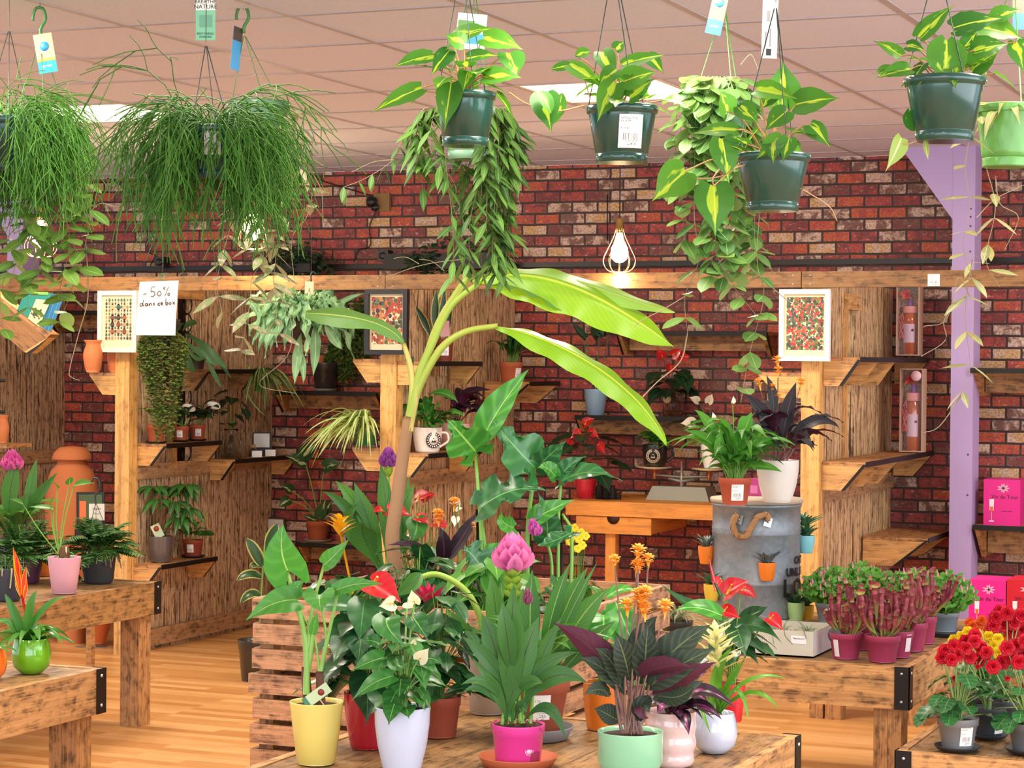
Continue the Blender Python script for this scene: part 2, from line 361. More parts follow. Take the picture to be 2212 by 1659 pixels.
for k, (i, j) in enumerate(alltr):
    x0, y0 = GX0+i*.6, GY0+j*.6; seen = k < 2
    th = Thing('ceiling_light', ['square recessed ceiling light glowing above the second hanging pot', 'louvred recessed ceiling light glowing behind the big rush-like plant'][k] if seen else 'unseen square recessed ceiling light outside the picture', 'ceiling light', (x0+.3, y0+.3, CEIL), None if seen else 'unseen ceiling lights, some added to brighten the stalls')
    a = MB()
    for (xa, ya, xb, yb) in ((0, 0, .6, .02), (0, .58, .6, .6), (0, .02, .02, .58), (.58, .02, .6, .58)): a.box((x0+xa, y0+ya, CEIL-.004), (x0+xb, y0+yb, CEIL+.07))
    th.part('frame', a, plain('f2efe8', .4))
    a = MB(); a.box((x0+.02, y0+.02, CEIL+.07), (x0+.58, y0+.58, CEIL+.08)); th.part('diffuser', a, plain('fff6e8', .5, emis=(9.0, 7.0)[k] if k < 2 else 3.0), label='glowing white tube panel')
    a = MB()
    for q in range(1, 4): a.box((x0+.02, y0+q*.15-.002, CEIL), (x0+.58, y0+q*.15+.002, CEIL+.045))
    for q in range(1, 9): a.box((x0+q*.0667-.001, y0+.02, CEIL+.002), (x0+q*.0667+.001, y0+.58, CEIL+.042))
    th.part('louvre', a, plain('fff8ee', .3))
    L = area('troffer_glow', (x0+.3, y0+.3, CEIL-.01), (0, 0, 0), .55, .55, 24 if (k > 1 and y0 < 6) else 38, (1, .90, .78))
# purple steel columns
pur, pur2 = plain('b9a0cf', .45), plain('5a4a66', .5)
def column(px, name):
    p = onY(px, 900, 10.62); a = MB()
    w = .055
    a.box((p.x-w, 10.62, 0), (p.x+w, 10.788, CEIL))
    h = .42; zz = 2.26
    pts = [V((p.x-w, y_, z_)) for y_ in (10.62, 10.788) for z_ in (zz,)]
    for s_ in (-1,):
        q = [V((p.x+s_*w, 10.622, zz)), V((p.x+s_*w, 10.786, zz)), V((p.x+s_*(w+.3), 10.622, CEIL)), V((p.x+s_*w, 10.622, CEIL))]
        a.hexa([V((p.x+s_*(w+.001), 10.622, zz)), V((p.x+s_*w, 10.622, zz)), V((p.x+s_*(w+.001), 10.786, zz)), V((p.x+s_*w, 10.786, zz)), V((p.x+s_*(w+.26), 10.622, CEIL)), V((p.x+s_*w, 10.622, CEIL)), V((p.x+s_*(w+.26), 10.786, CEIL)), V((p.x+s_*w, 10.786, CEIL))])
    for z_ in (2.31, 2.27, 2.225, 2.1, 1.1, .9): a.lathe([(0.005, 0), (.005, .001), (0, .001)], V((p.x+w*.62, 10.6195, z_)), 10, 1, V((0, -1, 0)))
    o = struct(name, a, [pur, pur2]); return o
column(2077, 'column_right'); column(30, 'column_left')
# ================================================================ wooden stall frame
WL, WM, WD = wood('d6a060', '4e2c16', .5), wood('bc8650', '2e1a0e', .8), wood('a87a48', '26160c', .95)
WP = wood('dcb484', '3e2412', .5, 1, 1.2); WPd = wood('d6b48c', '3a2212', .6, 1, 1.2); WLt = wood('dca860', '70421c', .35)
BLK = plain('1c1814', .45, .3); SCR = plain('c8c8c4', .3, .8)
XP = {0: -7.62, 1: -6.18, 2: -4.65, 3: -2.53}
def ppost(k, xw=.085, label=''):
    x = XP[k]; a = MB(); a.box((x-xw/2, YB, 0), (x+xw/2, YB+.08, 1.885), 0, 2); return a
beamspec = [(-8.6, onY(838, 600, YB).x, 'scorched roof beam, far left length above the egg print'), (None, onY(1735, 600, YB).x, 'scorched roof beam, middle length above the banana leaf'), (None, -1.0, 'scorched roof beam, right length above the flower print')]
xs = beamspec[0][0]; BEAMS = []
for (x0, x1, lab) in beamspec:
    x0 = xs if x0 is None else x0; xs = x1; base = V(((x0+x1)/2, YB, 1.885)); t = Thing('wooden_beam', lab, 'beam', base, 'beams over the stalls')
    a = MB(); a.box((x0+.002, YB-.03, 1.885), (x1-.002, YB+.03, 1.957), 0, 0); t.part('timber', a, wood('94693a', '33200e', .6, .8))
    for xx in (x0+.04, x1-.04): 
        for zz in (1.9, 1.94): a = MB(); a.lathe([(.004, 0), (.004, .002), (0, .0025)], V((xx, YB-.03, zz)), 8, 0, V((0, -1, 0))); t.part('screw', a, SCR)
    BEAMS.append(t)
def panel_partition(k, label, y1=YW, gap=None, xoff=.0, mat=None, plinth=True):
    x = XP[k]; t = Thing('wooden_partition', label, 'partition', (x, (YB+y1)/2, 0), 'scorched plank partitions between the stalls')
    t.part('post', ppost(k), WLt)
    a = MB(); y = YB+.085; zt = 1.93; W_ = .094; first = True
    while y < y1-.02:
        yy = min(y+W_, y1-.005)
        if gap and gap[0] < (y+yy)/2 < gap[1]:
            for (z0, z1) in gap[2]: a.box((x-.02, y+.001, z0), (x+.02-R_.uniform(0, .004), yy-.001, z1), 0, 2)
        else: a.box((x-.02, y+.001, .0), (x+.02-R_.uniform(0, .004), yy-.001, zt), 0, 2)
        y += W_
    t.part('plank_panel', a, mat or WP)
    a = MB(); a.box((x+.021, YB+.09, .905), (x+.034, y1-.01, .985), 0, 1); a.box((x+.021, YB+.09, .02), (x+.04, y1-.01, .11), 0, 1)
    t.part('cross_board', a, wood('c09468', '3a2212', .6, .45)); return t
P0 = panel_partition(0, 'plank partition at far left behind the tilted book box', mat=WPd)
P1 = panel_partition(1, 'plank partition left of the checkout paper sign, under the egg print', gap=(9.95, 10.12, [(0, .95), (1.86, 1.93)]), mat=WPd)
P2 = panel_partition(2, 'plank partition behind the banana stem, under the fruit print', gap=(9.98, 10.14, [(0, 1.46), (1.84, 1.93)]))
P3 = panel_partition(3, 'plank partition with a tall slot beside the flower print', gap=(10.02, 10.16, [(0, .98), (1.80, 1.93)]))
for t, k, (ya, yb, za, zb) in ((P1, 1, (9.93, 10.16, .95, 1.86)), (P2, 2, (9.96, 10.2, 1.46, 1.84)), (P3, 3, (10.0, 10.2, .98, 1.80))):
    a = MB(); x = XP[k]+.021
    a.box((x, ya-.03, zb), (x+.018, yb+.03, zb+.075), 0, 1); a.box((x, ya-.05, za), (x+.014, ya-.0, zb), 0, 2)
    if k == 1:
        for zz in [.97+.1*q for q in range(9)]:
            pts = [V((x+.002, (ya+yb)/2+.045*math.cos(q*.5236), zz+.06+.05*math.sin(q*.5236))) for q in range(13)]; a.tube(pts, .004, n=5, mat=1)
    t.part('slot_frame', a, [WL, BLK])
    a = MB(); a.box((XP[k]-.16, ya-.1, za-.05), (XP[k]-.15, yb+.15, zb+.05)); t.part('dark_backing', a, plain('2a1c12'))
# ---- trapezoid pallet-wood shelves
def shelf(x, y0, y1, z, side, label, w=.17, h=.115, wm=None, trap=None, nb=2, metal=True):
    """hangs on the plane X = x, sticking out towards side; z is its top"""
    wm = wm or WL; t = Thing('pallet_shelf', label, 'shelf', (x+side*w/2, (y0+y1)/2, z-h), 'pallet-wood shelves in the stalls')
    a = MB()
    xs_ = [x, x+side*w]
    n = nb
    for k in range(n):
        a0 = x+side*(w*k/n+.001); a1 = x+side*(w*(k+1)/n-.001); a.box((a0, y0, z-.018), (a1, y1, z), 0, 1)
    t.part('top_board', a, WM)
    a = MB(); wi = w-.004; wb = w*.5; hh = h
    def tr(ya, yb, mat):
        P = []
        for i in range(8):
            xx = (wi if i & 4 else wb) if i & 1 else 0; P.append(V((x+side*xx, yb if i & 2 else ya, z-.018 if i & 4 else z-hh)))
        a.hexa(P, mat, 0)
    for yy in [y0]+(trap or [y1-.018]):
        a = MB(); tr(yy, yy+.018, 0); t.part('end_board', a, wm)
    a = MB(); P = []   # slanted side board
    for i in range(8):
        top = i & 4; xx = (wi if top else wb)-(0 if i & 1 else .012); P.append(V((x+side*xx, (y1-.02) if i & 2 else y0+.02, (z-.02) if top else z-hh)))
    if metal:
        a = MB(); xo = x+side*(w+.001)
        a.box((xo, y0, z-.022), (xo+side*.004, y1, z+.002)); 
        for yy in (y0-.003, y1-.003):
            P = []
            for i in range(8):
                top = i & 4; xx = (w if top else wb)+(.005 if i & 1 else -.012); P.append(V((x+side*xx, yy+.004*(1 if i & 2 else 0), z-.01 if top else z-hh)))
            a.hexa(P)
        t.part('metal_edge', a, BLK)
    return t
def wz(x, y, Y): return onY(x, y, Y).z
shelf(XP[1]+.035, 9.54, 10.1, 1.095, 1, 'pallet shelf on left partition holding three terracotta pots', w=.175)
shelf(XP[1]+.035, 10.27, 10.98, .985, 1, 'pallet shelf on left partition holding the glass vase and small cards', w=.16)
shelf(XP[1]+.04, 9.50, 10.06, .47, 1, 'lowest pallet shelf on left partition, under the schefflera pots', w=.17)
shelf(XP[1]-.045, 9.46, 9.75, 1.462, -1, 'light pallet shelf left of the post, under two clay jars', w=.165, wm=WLt, metal=False)
shelf(XP[1]+.021, 10.0, 10.5, 1.48, 1, 'high pallet shelf beneath the staghorn fern', w=.17, wm=WD)
shelf(XP[2]-.045, 9.46, 9.75, 1.545, -1, 'pallet shelf left of the middle post, below the fruit print', w=.155, wm=WLt, metal=False, nb=3)
shelf(XP[2]+.045, 9.46, 10.1, 1.535, 1, 'high pallet shelf on middle partition under the snake plant', w=.17, wm=WLt)
shelf(XP[2]-.045, 9.46, 9.75, 1.11, -1, 'low pallet shelf left of middle post under the spider plant', w=.155, wm=WLt, metal=False, nb=3)
shelf(XP[2]+.045, 9.46, 10.1, 1.085, 1, 'low pallet shelf on middle partition under the cream mug', w=.17, wm=WLt)
shelf(XP[2]+.035, 10.55, 10.98, 1.43, 1, 'short pallet shelf by the back wall under a peace lily', w=.26, h=.12)
shelf(XP[3]-.045, 9.46, 9.75, 1.50, -1, 'pallet shelf left of right-hand post behind the orange flowers', w=.2, wm=WLt, metal=False)
shelf(XP[3]+.045, 9.50, 10.95, 1.572, 1, 'long stepped pallet shelf under the upper wine gift box', w=.17, wm=WL, trap=[9.85, 10.2, 10.93], h=.13)
shelf(XP[3]+.045, 9.50, 10.95, 1.10, 1, 'long stepped pallet shelf under the lower wine gift box', w=.2, wm=WL, trap=[9.85, 10.15, 10.93], h=.13)
shelf(XP[3]+.03, 10.35, 10.95, .70, 1, 'lowest pallet shelf against the brick beside the purple column', w=.32, wm=WL, trap=[10.93], h=.14)
def wallshelf(xa, xb, y, label, dpt=.22, h=.10, wm=None, ends=True):
    """on the back wall: front edge between picture columns xa, xb at picture row y"""
    Yf = YW-dpt; A = onY(xa, y, Yf); B = onY(xb, y, Yf); z = (A.z+B.z)/2; x0, x1 = A.x, B.x
    t = Thing('wall_shelf', label, 'shelf', ((x0+x1)/2, YW-dpt/2, z-h), 'shelves on the brick wall')
    a = MB(); a.box((x0, Yf, z-.02), (x1, Yf+dpt/2-.001, z), 0, 0); a.box((x0, Yf+dpt/2+.001, z-.02), (x1, YW-.001, z), 0, 0); t.part('top_board', a, WM)
    a = MB(); a.box((x0+.03, Yf+dpt*.55, z-h), (x1-.03, Yf+dpt*.62, z-.021), 0, 0); t.part('front_board', a, wm or WD)
    for xx in (x0+.004, x1-.024):
        a = MB(); P = []
        for i in range(8): P.append(V((xx+(.02 if i & 1 else 0), (Yf+.006 if i & 4 else Yf+dpt*.5) if not i & 2 else YW-.002, z-.021 if i & 4 else z-h-.02)))
        a.hexa(P, 0, 1); t.part('bracket', a, wm or WM)
    a = MB(); a.box((x0-.004, Yf-.005, z-.022), (x1+.004, Yf-.001, z+.003))
    for xx in (x0-.005, x1+.001):
        P = []
        for i in range(8): P.append(V((xx+(.004 if i & 1 else 0), (Yf-.004 if i & 4 else Yf+dpt*.5-.01) + (.02 if i & 2 else 0), z-.005 if i & 4 else z-h-.025)))
        a.hexa(P)
    t.part('metal_edge', a, BLK); return z, Yf
WS = {}
WS['a'] = wallshelf(592, 812, 846, 'wall shelf holding a big dark pot between the left partitions')
WS['b'] = wallshelf(640, 845, 1177, 'low wall shelf holding a terracotta pot and a glass jar')
WS['c'] = wallshelf(1332, 1655, 716, 'empty-looking high wall shelf right of the banana leaf', wm=WD)
WS['d'] = wallshelf(1243, 1506, 900, 'wall shelf holding the light blue pot and glass vase', wm=WD)
WS['e'] = wallshelf(2098, 2330, 797, 'wall shelf right of purple column, upper, nothing on it', dpt=.4, h=.12)
WS['f'] = wallshelf(2103, 2330, 1139, 'wall shelf right of purple column holding one pink wine box', dpt=.4, h=.15)
WS['g'] = wallshelf(100, 215, 672, 'dark wall shelf behind the book box', wm=WD)
# ---- big display tables
def table(x0, x1, y0, y1, z, label, corners, hb=.135, boards='y', legin=.028, back=None, lm=None, legs=None):
    t = Thing('display_table', label, 'table', ((x0+x1)/2, (y0+y1)/2, 0), 'rough pallet-wood display tables')
    a = MB(); n = 8
    for k in range(n):
        if boards == 'y': a.box((lerp(x0+.026, x1-.026, k/n)+.001, y0+.026, z-.022), (lerp(x0+.026, x1-.026, (k+1)/n)-.001, y1-.026, z-.003), 0, 1)
        else: a.box((x0+.026, lerp(y0+.026, y1-.026, k/n)+.001, z-.022), (x1-.026, lerp(y0+.026, y1-.026, (k+1)/n)-.001, z-.003), 0, 0)
    t.part('tabletop', a, wood('a0784a', '2a1a0e', .9, .7))
    a = MB(); a.box((x0, y0, z-hb), (x1, y0+.025, z), 0, 0); a.box((x0, y1-.025, z-hb), (x1, y1, z), 0, 0)
    a.box((x0, y0+.026, z-hb), (x0+.025, y1-.026, z), 0, 1); a.box((x1-.025, y0+.026, z-hb), (x1, y1-.026, z), 0, 1)
    t.part('apron', a, lm or wood('cf9a60', '3a2212', .8, .8))
    lg = legs or [(x0+legin, y0+legin), (x1-legin-.09, y0+legin), (x0+legin, y1-legin-.09), (x1-legin-.09, y1-legin-.09)]
    for (lx, ly) in lg:
        a = MB(); a.box((lx, ly, 0), (lx+.045, ly+.09, z-.023), 0, 2); a.box((lx+.046, ly, 0), (lx+.09, ly+.09, z-.023), 0, 2); t.part('leg', a, wood('bb8a56', '2c180c', .85))
    for (cx, cy) in corners:
        sx = 1 if cx == x1 else -1; sy = 1 if cy == y1 else -1; a = MB()
        a.box((cx+sx*.001, cy-sy*.045, z-hb), (cx+sx*.004, cy+sy*.004, z+.002)); a.box((cx-sx*.045, cy+sy*.001, z-hb), (cx+sx*.004, cy+sy*.004, z+.002))
        b_ = t.part('corner_bracket', a, BLK)
        for zz in (z-.02, z-hb+.025):
            a = MB(); a.lathe([(.005, 0), (.005, .0025), (0, .004)], V((cx+sx*.004, cy-sy*.022, zz)), 8, 0, V((sx, 0, 0))); t.part('screw', a, SCR, b_)
            a = MB(); a.lathe([(.005, 0), (.005, .0025), (0, .004)], V((cx-sx*.022, cy+sy*.004, zz)), 8, 0, V((0, sy, 0))); t.part('screw', a, SCR, b_)
    return t
cM = onZ(1727, 1588, TZ); cR = onZ(1963, 1443, TZ); cA = onZ(346, 1256, .6); cB = onZ(226, 1443, .6); lM = onZ(533, 1657, TZ)
table(lM.x, cM.x, 3.4, cM.y, TZ, 'middle display table in front carrying the yellow, white and pink pots', [(cM.x, cM.y)])
table(cR.x-1.17, cR.x, cR.y, 8.14, TZ, 'right display table carrying the zinc barrel and pitcher plants', [(cR.x, cR.y)], boards='x')
table(cA.x-1.1, cA.x, cA.y-1.2, cA.y, .6, 'far left display table carrying the ferns and pink pot', [(cA.x, cA.y), (cA.x, cA.y-1.2)], lm=wood('ab7f4a', '2e1c0e', .95, .8))
table(cB.x-1.1, cB.x, cB.y-2.3, cB.y, .6, 'near left display table carrying the shiny green ball pot', [(cB.x, cB.y)], lm=wood('c4935e', '3c2414', .9, .8))
LZ = .42; cL = onZ(1936, 1622, LZ)
table(cL.x, cL.x+1.3, cL.y, cL.y+1.4, LZ, 'low display table at right carrying the begonias', [(cL.x, cL.y)], boards='y')
# ---- slatted pallet crate behind the middle table
cK = onZ(541, 1292, .80)
def crate():
    x0, y0, z1 = cK.x, cM.y+.14, .80
    p = onY(541, 1292, y0); x0 = p.x; z1 = p.z; x1 = x0+.99; y1 = y0+.95
    t = Thing('slatted_crate', 'tall slatted pallet crate behind the middle table full of plants', 'crate', ((x0+x1)/2, (y0+y1)/2, 0))
    sm = wood('c39068', '38200f', .95, .8); a = MB(); z = z1; hs = (z1)/11.2
    while z-hs > 0:
        o = R_.uniform(-.006, .012); a.box((x0+o, y0, z-hs*.78), (x1, y0+.02, z), 0, 0); a.box((x0+.001, y0+.021, z-hs*.78), (x0+.021, y1-.021, z), 0, 1)
        a.box((x1-.021, y0+.021, z-hs*.78), (x1, y1-.021, z), 0, 1); a.box((x0, y1-.02, z-hs*.78), (x1, y1, z), 0, 0); z -= hs
    t.part('slat_wall', a, sm)
    for (cx, cy) in ((x0+.022, y0+.021), (x1-.07, y0+.021), (x0+.022, y1-.07), (x1-.07, y1-.07)):
        a = MB(); a.box((cx, cy, 0), (cx+.045, cy+.045, z1-.01), 0, 2); t.part('corner_post', a, WD)
    a = MB(); 
    for k in range(9): a.box((lerp(x0+.025, x1-.025, k/9), y0+.07, z1-.20), (lerp(x0+.025, x1-.025, (k+1)/9)-.003, y1-.025, z1-.185), 0, 1)
    t.part('inner_shelf', a, WM)
    return x0, x1, y0, y1, z1-.185
CRX0, CRX1, CRY0, CRY1, CRZ = crate()
# ================================================================ pots and plant builders
HF = V((FW.x, FW.y, 0)).normalized()
SOIL = plain('3a2418', .95, spk=.5)
class Plant(Thing):
    """x,y: picture position of the pot's front foot; z: height of what it stands on (or t: its distance)"""
    def __init__(s, name, label, x, y, z=None, t=None, r=0.0, cat='potted plant', group=None, pos=None):
        p = pos if pos is not None else (onZ(x, y, z) if z is not None else K(x, y, t))
        if z is not None and pos is None: p = p+HF*r
        s.t = dep(p); s.s = s.t/FPX; Thing.__init__(s, name, label, cat, p, group); s.c = p; s.L = MB(); s.S = MB(); s.top = p
    def k(s, x, y, d=0): return K(x, y, s.t+d)
    def lf(s, pts, w, shape='lance', mb=None, nh=None, **kw):
        P = [s.k(*q) if isinstance(q, tuple) else q for q in pts]
        (mb or s.L).leaf(P, w*s.s, shape, (nh or (TOCAM*.7+V((0, 0, .7)))), **kw)
    def st(s, pts, w, w2=None, mb=None, n=6, mat=0):
        P = [s.k(*q) if isinstance(q, tuple) else q for q in pts]
        (mb or s.S).tube(smooth(P, 5), w*s.s/2, (w2 if w2 is not None else w)*s.s/2, n=n, mat=mat)
    def done(s, lm=None, sm=None, ln='leaves', sn='stems'):
        if s.S.v: s.part(sn, s.S, sm or GST)
        if s.L.v: s.part(ln, s.L, lm)
        s.L = MB(); s.S = MB(); return s
GST = plain('6f9a3c', .45)
def potprof(kind, rt, rb, h):
    if kind == 'nursery': o = [(rb*.96, 0), (rb, .004), (lerp(rb, rt, .78)*.985, h*.76), (rt*.985, h*.775), (rt, h*.99), (rt, h)]
    elif kind == 'tapered': o = [(rb*.9, 0), (rb, h*.03), (lerp(rb, rt, .5), h*.5), (rt, h*.985), (rt, h)]
    elif kind == 'cup': o = [(rb*.92, 0), (rb, h*.02), (rb*1.03, h*.08), (lerp(rb, rt, .62), h*.4), (lerp(rb, rt, .93), h*.72), (rt, h*.985), (rt, h)]
    elif kind == 'ball': o = [(rb*.8, 0), (rb, h*.02), (rt*1.06, h*.2), (rt*1.17, h*.42), (rt*1.17, h*.6), (rt*1.09, h*.82), (rt, h*.99), (rt*.99, h)]
    elif kind == 'cyl': o = [(rb*.95, 0), (rb, h*.03), (rt*.99, h*.3), (rt, h*.98), (rt, h)]
    elif kind == 'hang': o = [(rb*.94, 0), (rb, h*.01), (rb*1.01, h*.145), (rb*.985, h*.155), (rb*1.025, h*.165), (rt*.95, h*.84), (rt*.955, h*.86), (rt*1.0, h*.87), (rt*1.03, h*.93), (rt*1.03, h*.99), (rt, h)]
    elif kind == 'bowl': o = [(rb*.9, 0), (rb, h*.05), (rt*.95, h*.9), (rt, h)]
    return o
def pot(P, rt, rb, h, kind='tapered', c='cccccc', rough=.3, coat=.3, base=None, name='pot', label=None, soil=.88, n=40, wav=None, metal=0, mat=None):
    b = base or P.c; pr = potprof(kind, rt, rb, h); th = min(.006, rt*.09)
    if wav: pr = [(lerp(a[0], c_[0], k/8), lerp(a[1], c_[1], k/8)) for a, c_ in zip(pr, pr[1:]) for k in range(8)]+[pr[-1]]
    inner = [(rt-th*.3, h*1.002), (rt-th, h*.99), (max(.004, lerp(rb, rt, soil)-th*1.2), h*soil-.002)]
    a = MB(); a.lathe(pr+inner, b, n, wav=wav); o = P.part(name, a, mat or plain(c, rough, metal, coat), label=label)
    if soil: a = MB(); a.disc(b+V((0, 0, h*soil)), lerp(rb, rt, soil)-th, 20, jit=.004); P.part('soil', a, SOIL)
    P.top = b+V((0, 0, h*soil)); P.rt = rt; P.rb = rb; P.h = h; return o
def saucer(P, r, h=.014, c='a0522d', z=None):
    b = P.c.copy(); a = MB(); a.lathe([(r*.82, 0), (r*.86, .001), (r, h), (r, h+.002), (r*.97, h+.002), (r*.84, .004), (0, .004)], b, 32); return P.part('saucer', a, plain(c, .6), label=None)
def priceM(seed=0):
    key = ('price', seed)
    if key in MC: return MC[key]
    n = N('price_label_%d' % seed); x, y, _ = n.sep(n.coord('UV'))
    def inr(v, a, b): return n.math('MULTIPLY', n.math('GREATER_THAN', v, a), n.math('LESS_THAN', v, b))
    bars = n.math('GREATER_THAN', n.noise(n.comb(n.math('MULTIPLY', x, 90), seed+.5), 1, 0), .5)
    m = n.math('MULTIPLY', n.math('MULTIPLY', inr(x, .18, .78), inr(y, .24, .44)), bars)
    tx = n.math('GREATER_THAN', n.noise(n.comb(n.math('MULTIPLY', x, 26), n.math('MULTIPLY', y, 20)), 1, 1), .52)
    for (a, b, c_, d) in ((.06, .8, .86, .92), (.06, .5, .78, .83), (.06, .4, .56, .62), (.35, .75, .08, .16), (.2, .78, .19, .22)):
        m = n.math('MAXIMUM', m, n.math('MULTIPLY', n.math('MULTIPLY', inr(x, a, b), inr(y, c_, d)), tx))
    n.col(n.mix(n.math('MULTIPLY', m, .8), hexc('f2f0ee'), hexc('2c2c30'))).rough(.5); MC[key] = n.m; return n.m
def potlabel(P, ang, w, z0, z1, rt=None, rb=None, h=None, base=None, mat=None, name='price_label'):
    """label stuck on the tapering side; ang: degrees from the side facing the camera (+ = to the right)"""
    rt = rt or P.rt; rb = rb or P.rb; h = h or P.h; b = base or P.c; a = MB(); th0 = math.radians(ang); rows = []; uvr = []
    for i in range(2):
        z = (z0, z1)[i]*h; r = lerp(rb, rt, z/h)+.0012; row = []; ur = []
        for k in range(7):
            th = th0+(k/6-.5)*w/r; d = (-HF*math.cos(th)+V((math.cos(TH), math.sin(TH), 0))*math.sin(th)); row.append(b+V((0, 0, z))+d*r); ur.append((k/6, i))
        rows.append(row); uvr.append(ur)
    a.grid(rows, uvr); return P.part(name, a, mat or priceM())
def plantpot(name, label, x, y, z, wt, wb, hp, kind, c, group=None, rough=.3, coat=.3, soil=.88, t=None, cat='potted plant', pos=None, **kw):
    """pot sizes in picture pixels"""
    p0 = pos if pos is not None else (onZ(x, y, z) if t is None else K(x, y, t)); s = dep(p0)/FPX
    P = Plant(name, label, x, y, z=z if t is None else None, t=t, r=wb*s/2, group=group, cat=cat, pos=pos)
    s = P.s; pot(P, wt*s/2, wb*s/2, hp*s*.985, kind, c, rough, coat, soil=soil, **kw); return P
def stick_tag(P, x, y, w, h, x2, y2, c='cfe0c0', rot=0, d=-.02, spot=None, dark=None):
    a = MB(); s = P.s; c0 = P.k(x, y, d); r = (RT*math.cos(rot)+UP*math.sin(rot)); u = (UP*math.cos(rot)-RT*math.sin(rot))
    a.obox(c0, r*w*s, TOCAM*.0006, u*h*s, 0); 
    if spot: a.lathe([(w*s*.3, 0), (w*s*.3, .0006), (0, .0006)], c0+u*h*s*.18+TOCAM*.0004, 16, 1, TOCAM)
    if dark: a.obox(c0-u*h*s*.42+TOCAM*.0002, r*w*s*1.001, TOCAM*.0008, u*h*s*.16, 2)
    o = P.part('plant_tag', a, [plain(c, .5), plain(spot or c), plain(dark or c)]); a = MB(); a.tube([c0+FW*.002, P.k(x2, y2, d+.01)], .0016, n=5); P.part('tag_stick', a, plain('d8c090', .6), o); return o
def az(a): return V((math.cos(a), math.sin(a), 0))
def clump(P, org, n, L, W, shape='lance', el=(35, 80), droop=.4, jit=.01, az_=(0, 6.2832), mb=None, petiole=0, pw=.003, wave=0, nv=8, nu=2, fold=.25, mat=0, twist=0, smat=0, **kw):
    mb = mb or P.L
    for i in range(n):
        a = lerp(az_[0], az_[1], (i+R_.random())/n); e = math.radians(R_.uniform(*el)); l = R_.uniform(*L); w = R_.uniform(*W)
        d = az(a)*math.cos(e)+V((0, 0, math.sin(e))); o = org+az(a)*R_.uniform(0, jit); b = o
        if petiole:
            pl = l*petiole; m = o+d*pl*.6+V((0, 0, pl*.15)); b = o+d*pl*.9+V((0, 0, pl*.2)); P.S.tube([o, m, b], pw, pw*.7, n=5, mat=smat)
        dr = droop*l*R_.uniform(.6, 1.3)
        hd = az(a+R_.uniform(-.25, .25))
        e1 = b+d*l*.5+V((0, 0, dr*.12)); e2 = b+(d*.55+hd*.45)*l-V((0, 0, dr))
        nh = (V((0, 0, 1))-hd*.6+rv(.25))
        mb.leaf([b, e1, e2], w, shape, nh, fold=fold, wave=wave, nv=nv, nu=nu, mat=mat, twist=R_.uniform(-twist, twist), **kw)
def hearts(P, org, n, H, R, size, shape='heart', lobe=.28, el=(20, 80), mat=0, az_=(0, 6.2832), asp=1.25, sw=.0025, tilt=(.3, 1.1), face=.5, mb=None, wave=.03, nv=8, fold=.15, nh=None, edge=0, nu=4):
    """leaves on long stalks, blades hanging outwards"""
    mb = mb or P.L
    for i in range(n):
        a = lerp(az_[0], az_[1], (i+R_.random())/n)+R_.uniform(-.3, .3); h = R_.uniform(*H); r = R_.uniform(*R)*(1.15-.4*(h-H[0])/(H[1]-H[0]+1e-6)); s = R_.uniform(*size)
        b = org+az(a)*r+V((0, 0, h)); m = org+az(a)*r*.35+V((0, 0, h*.65)); P.S.tube(smooth([org+az(a)*.008, m, b], 4), sw, sw*.7, n=5)
        T = R_.uniform(*tilt); hd = (az(a)*(1-face)+(-HF+az(a)*.4)*face*R_.uniform(.3, 1)).normalized()
        tip = b+hd*s*asp*math.cos(T)-V((0, 0, s*asp*math.sin(T))); mid = b.lerp(tip, .5)+V((0, 0, s*.12))+hd*s*.05
        N_ = (hd*math.sin(T)+V((0, 0, math.cos(T)))+rv(.2)); mb.leaf([b, mid, tip], s, shape, N_, fold=fold, wave=wave, lobe=lobe, nv=nv, nu=nu, mat=mat)
def spathe(P, b, d, size, spadix=1, name='flower', cm=None, sm=None, up=None, cup=.15, stem=None, label=None):
    """anthurium / lily flower: b base, d unit direction of the blade"""
    a = MB(); a.leaf([b, b+d*size*.55+(up or V((0, 0, 1)))*size*.1, b+d*size*1.1], size, 'heart', (up or V((0, 0, 1))), fold=.25, lobe=.25, nv=8, nu=6, cup=-cup, wave=.02)
    f = P.part(name, a, cm, label=label)
    if spadix: a = MB(); sd = ((up or V((0, 0, 1)))*.9+d*.35).normalized(); a.tube([b+d*size*.08, b+d*size*.08+sd*size*.25, b+d*size*.08+sd*size*.5], size*.055, size*.035, n=6); P.part('spadix', a, sm, f)
    return f
def calathea_flower(P, p, d, size, cm):
    a = MB()
    for ring, (n, e, l, o) in enumerate(((6, 20, .55, .35), (7, 42, .6, .3), (6, 65, .55, .35), (5, 35, .5, 0), (4, 60, .45, -.2))):
        for i in range(n):
            an = i*6.283/n+ring*.5+R_.uniform(-.2, .2); side = (d.orthogonal().normalized()); q = Matrix.Rotation(an, 3, d) @ side; ee = math.radians(e)
            dd = q*math.cos(ee)+d*math.sin(ee); b = p+d*size*(o-.1); a.leaf([b, b+dd*size*l*.6+d*size*.15, b+dd*size*l+q*size*.12], size*.26, 'petal', d-q*.3, fold=.4, nv=4, nu=2)
    a.tube([p-d*size*.55, p-d*size*.2, p+d*size*.2], size*.05, size*.16, n=8); return P.part('flower', a, cm)
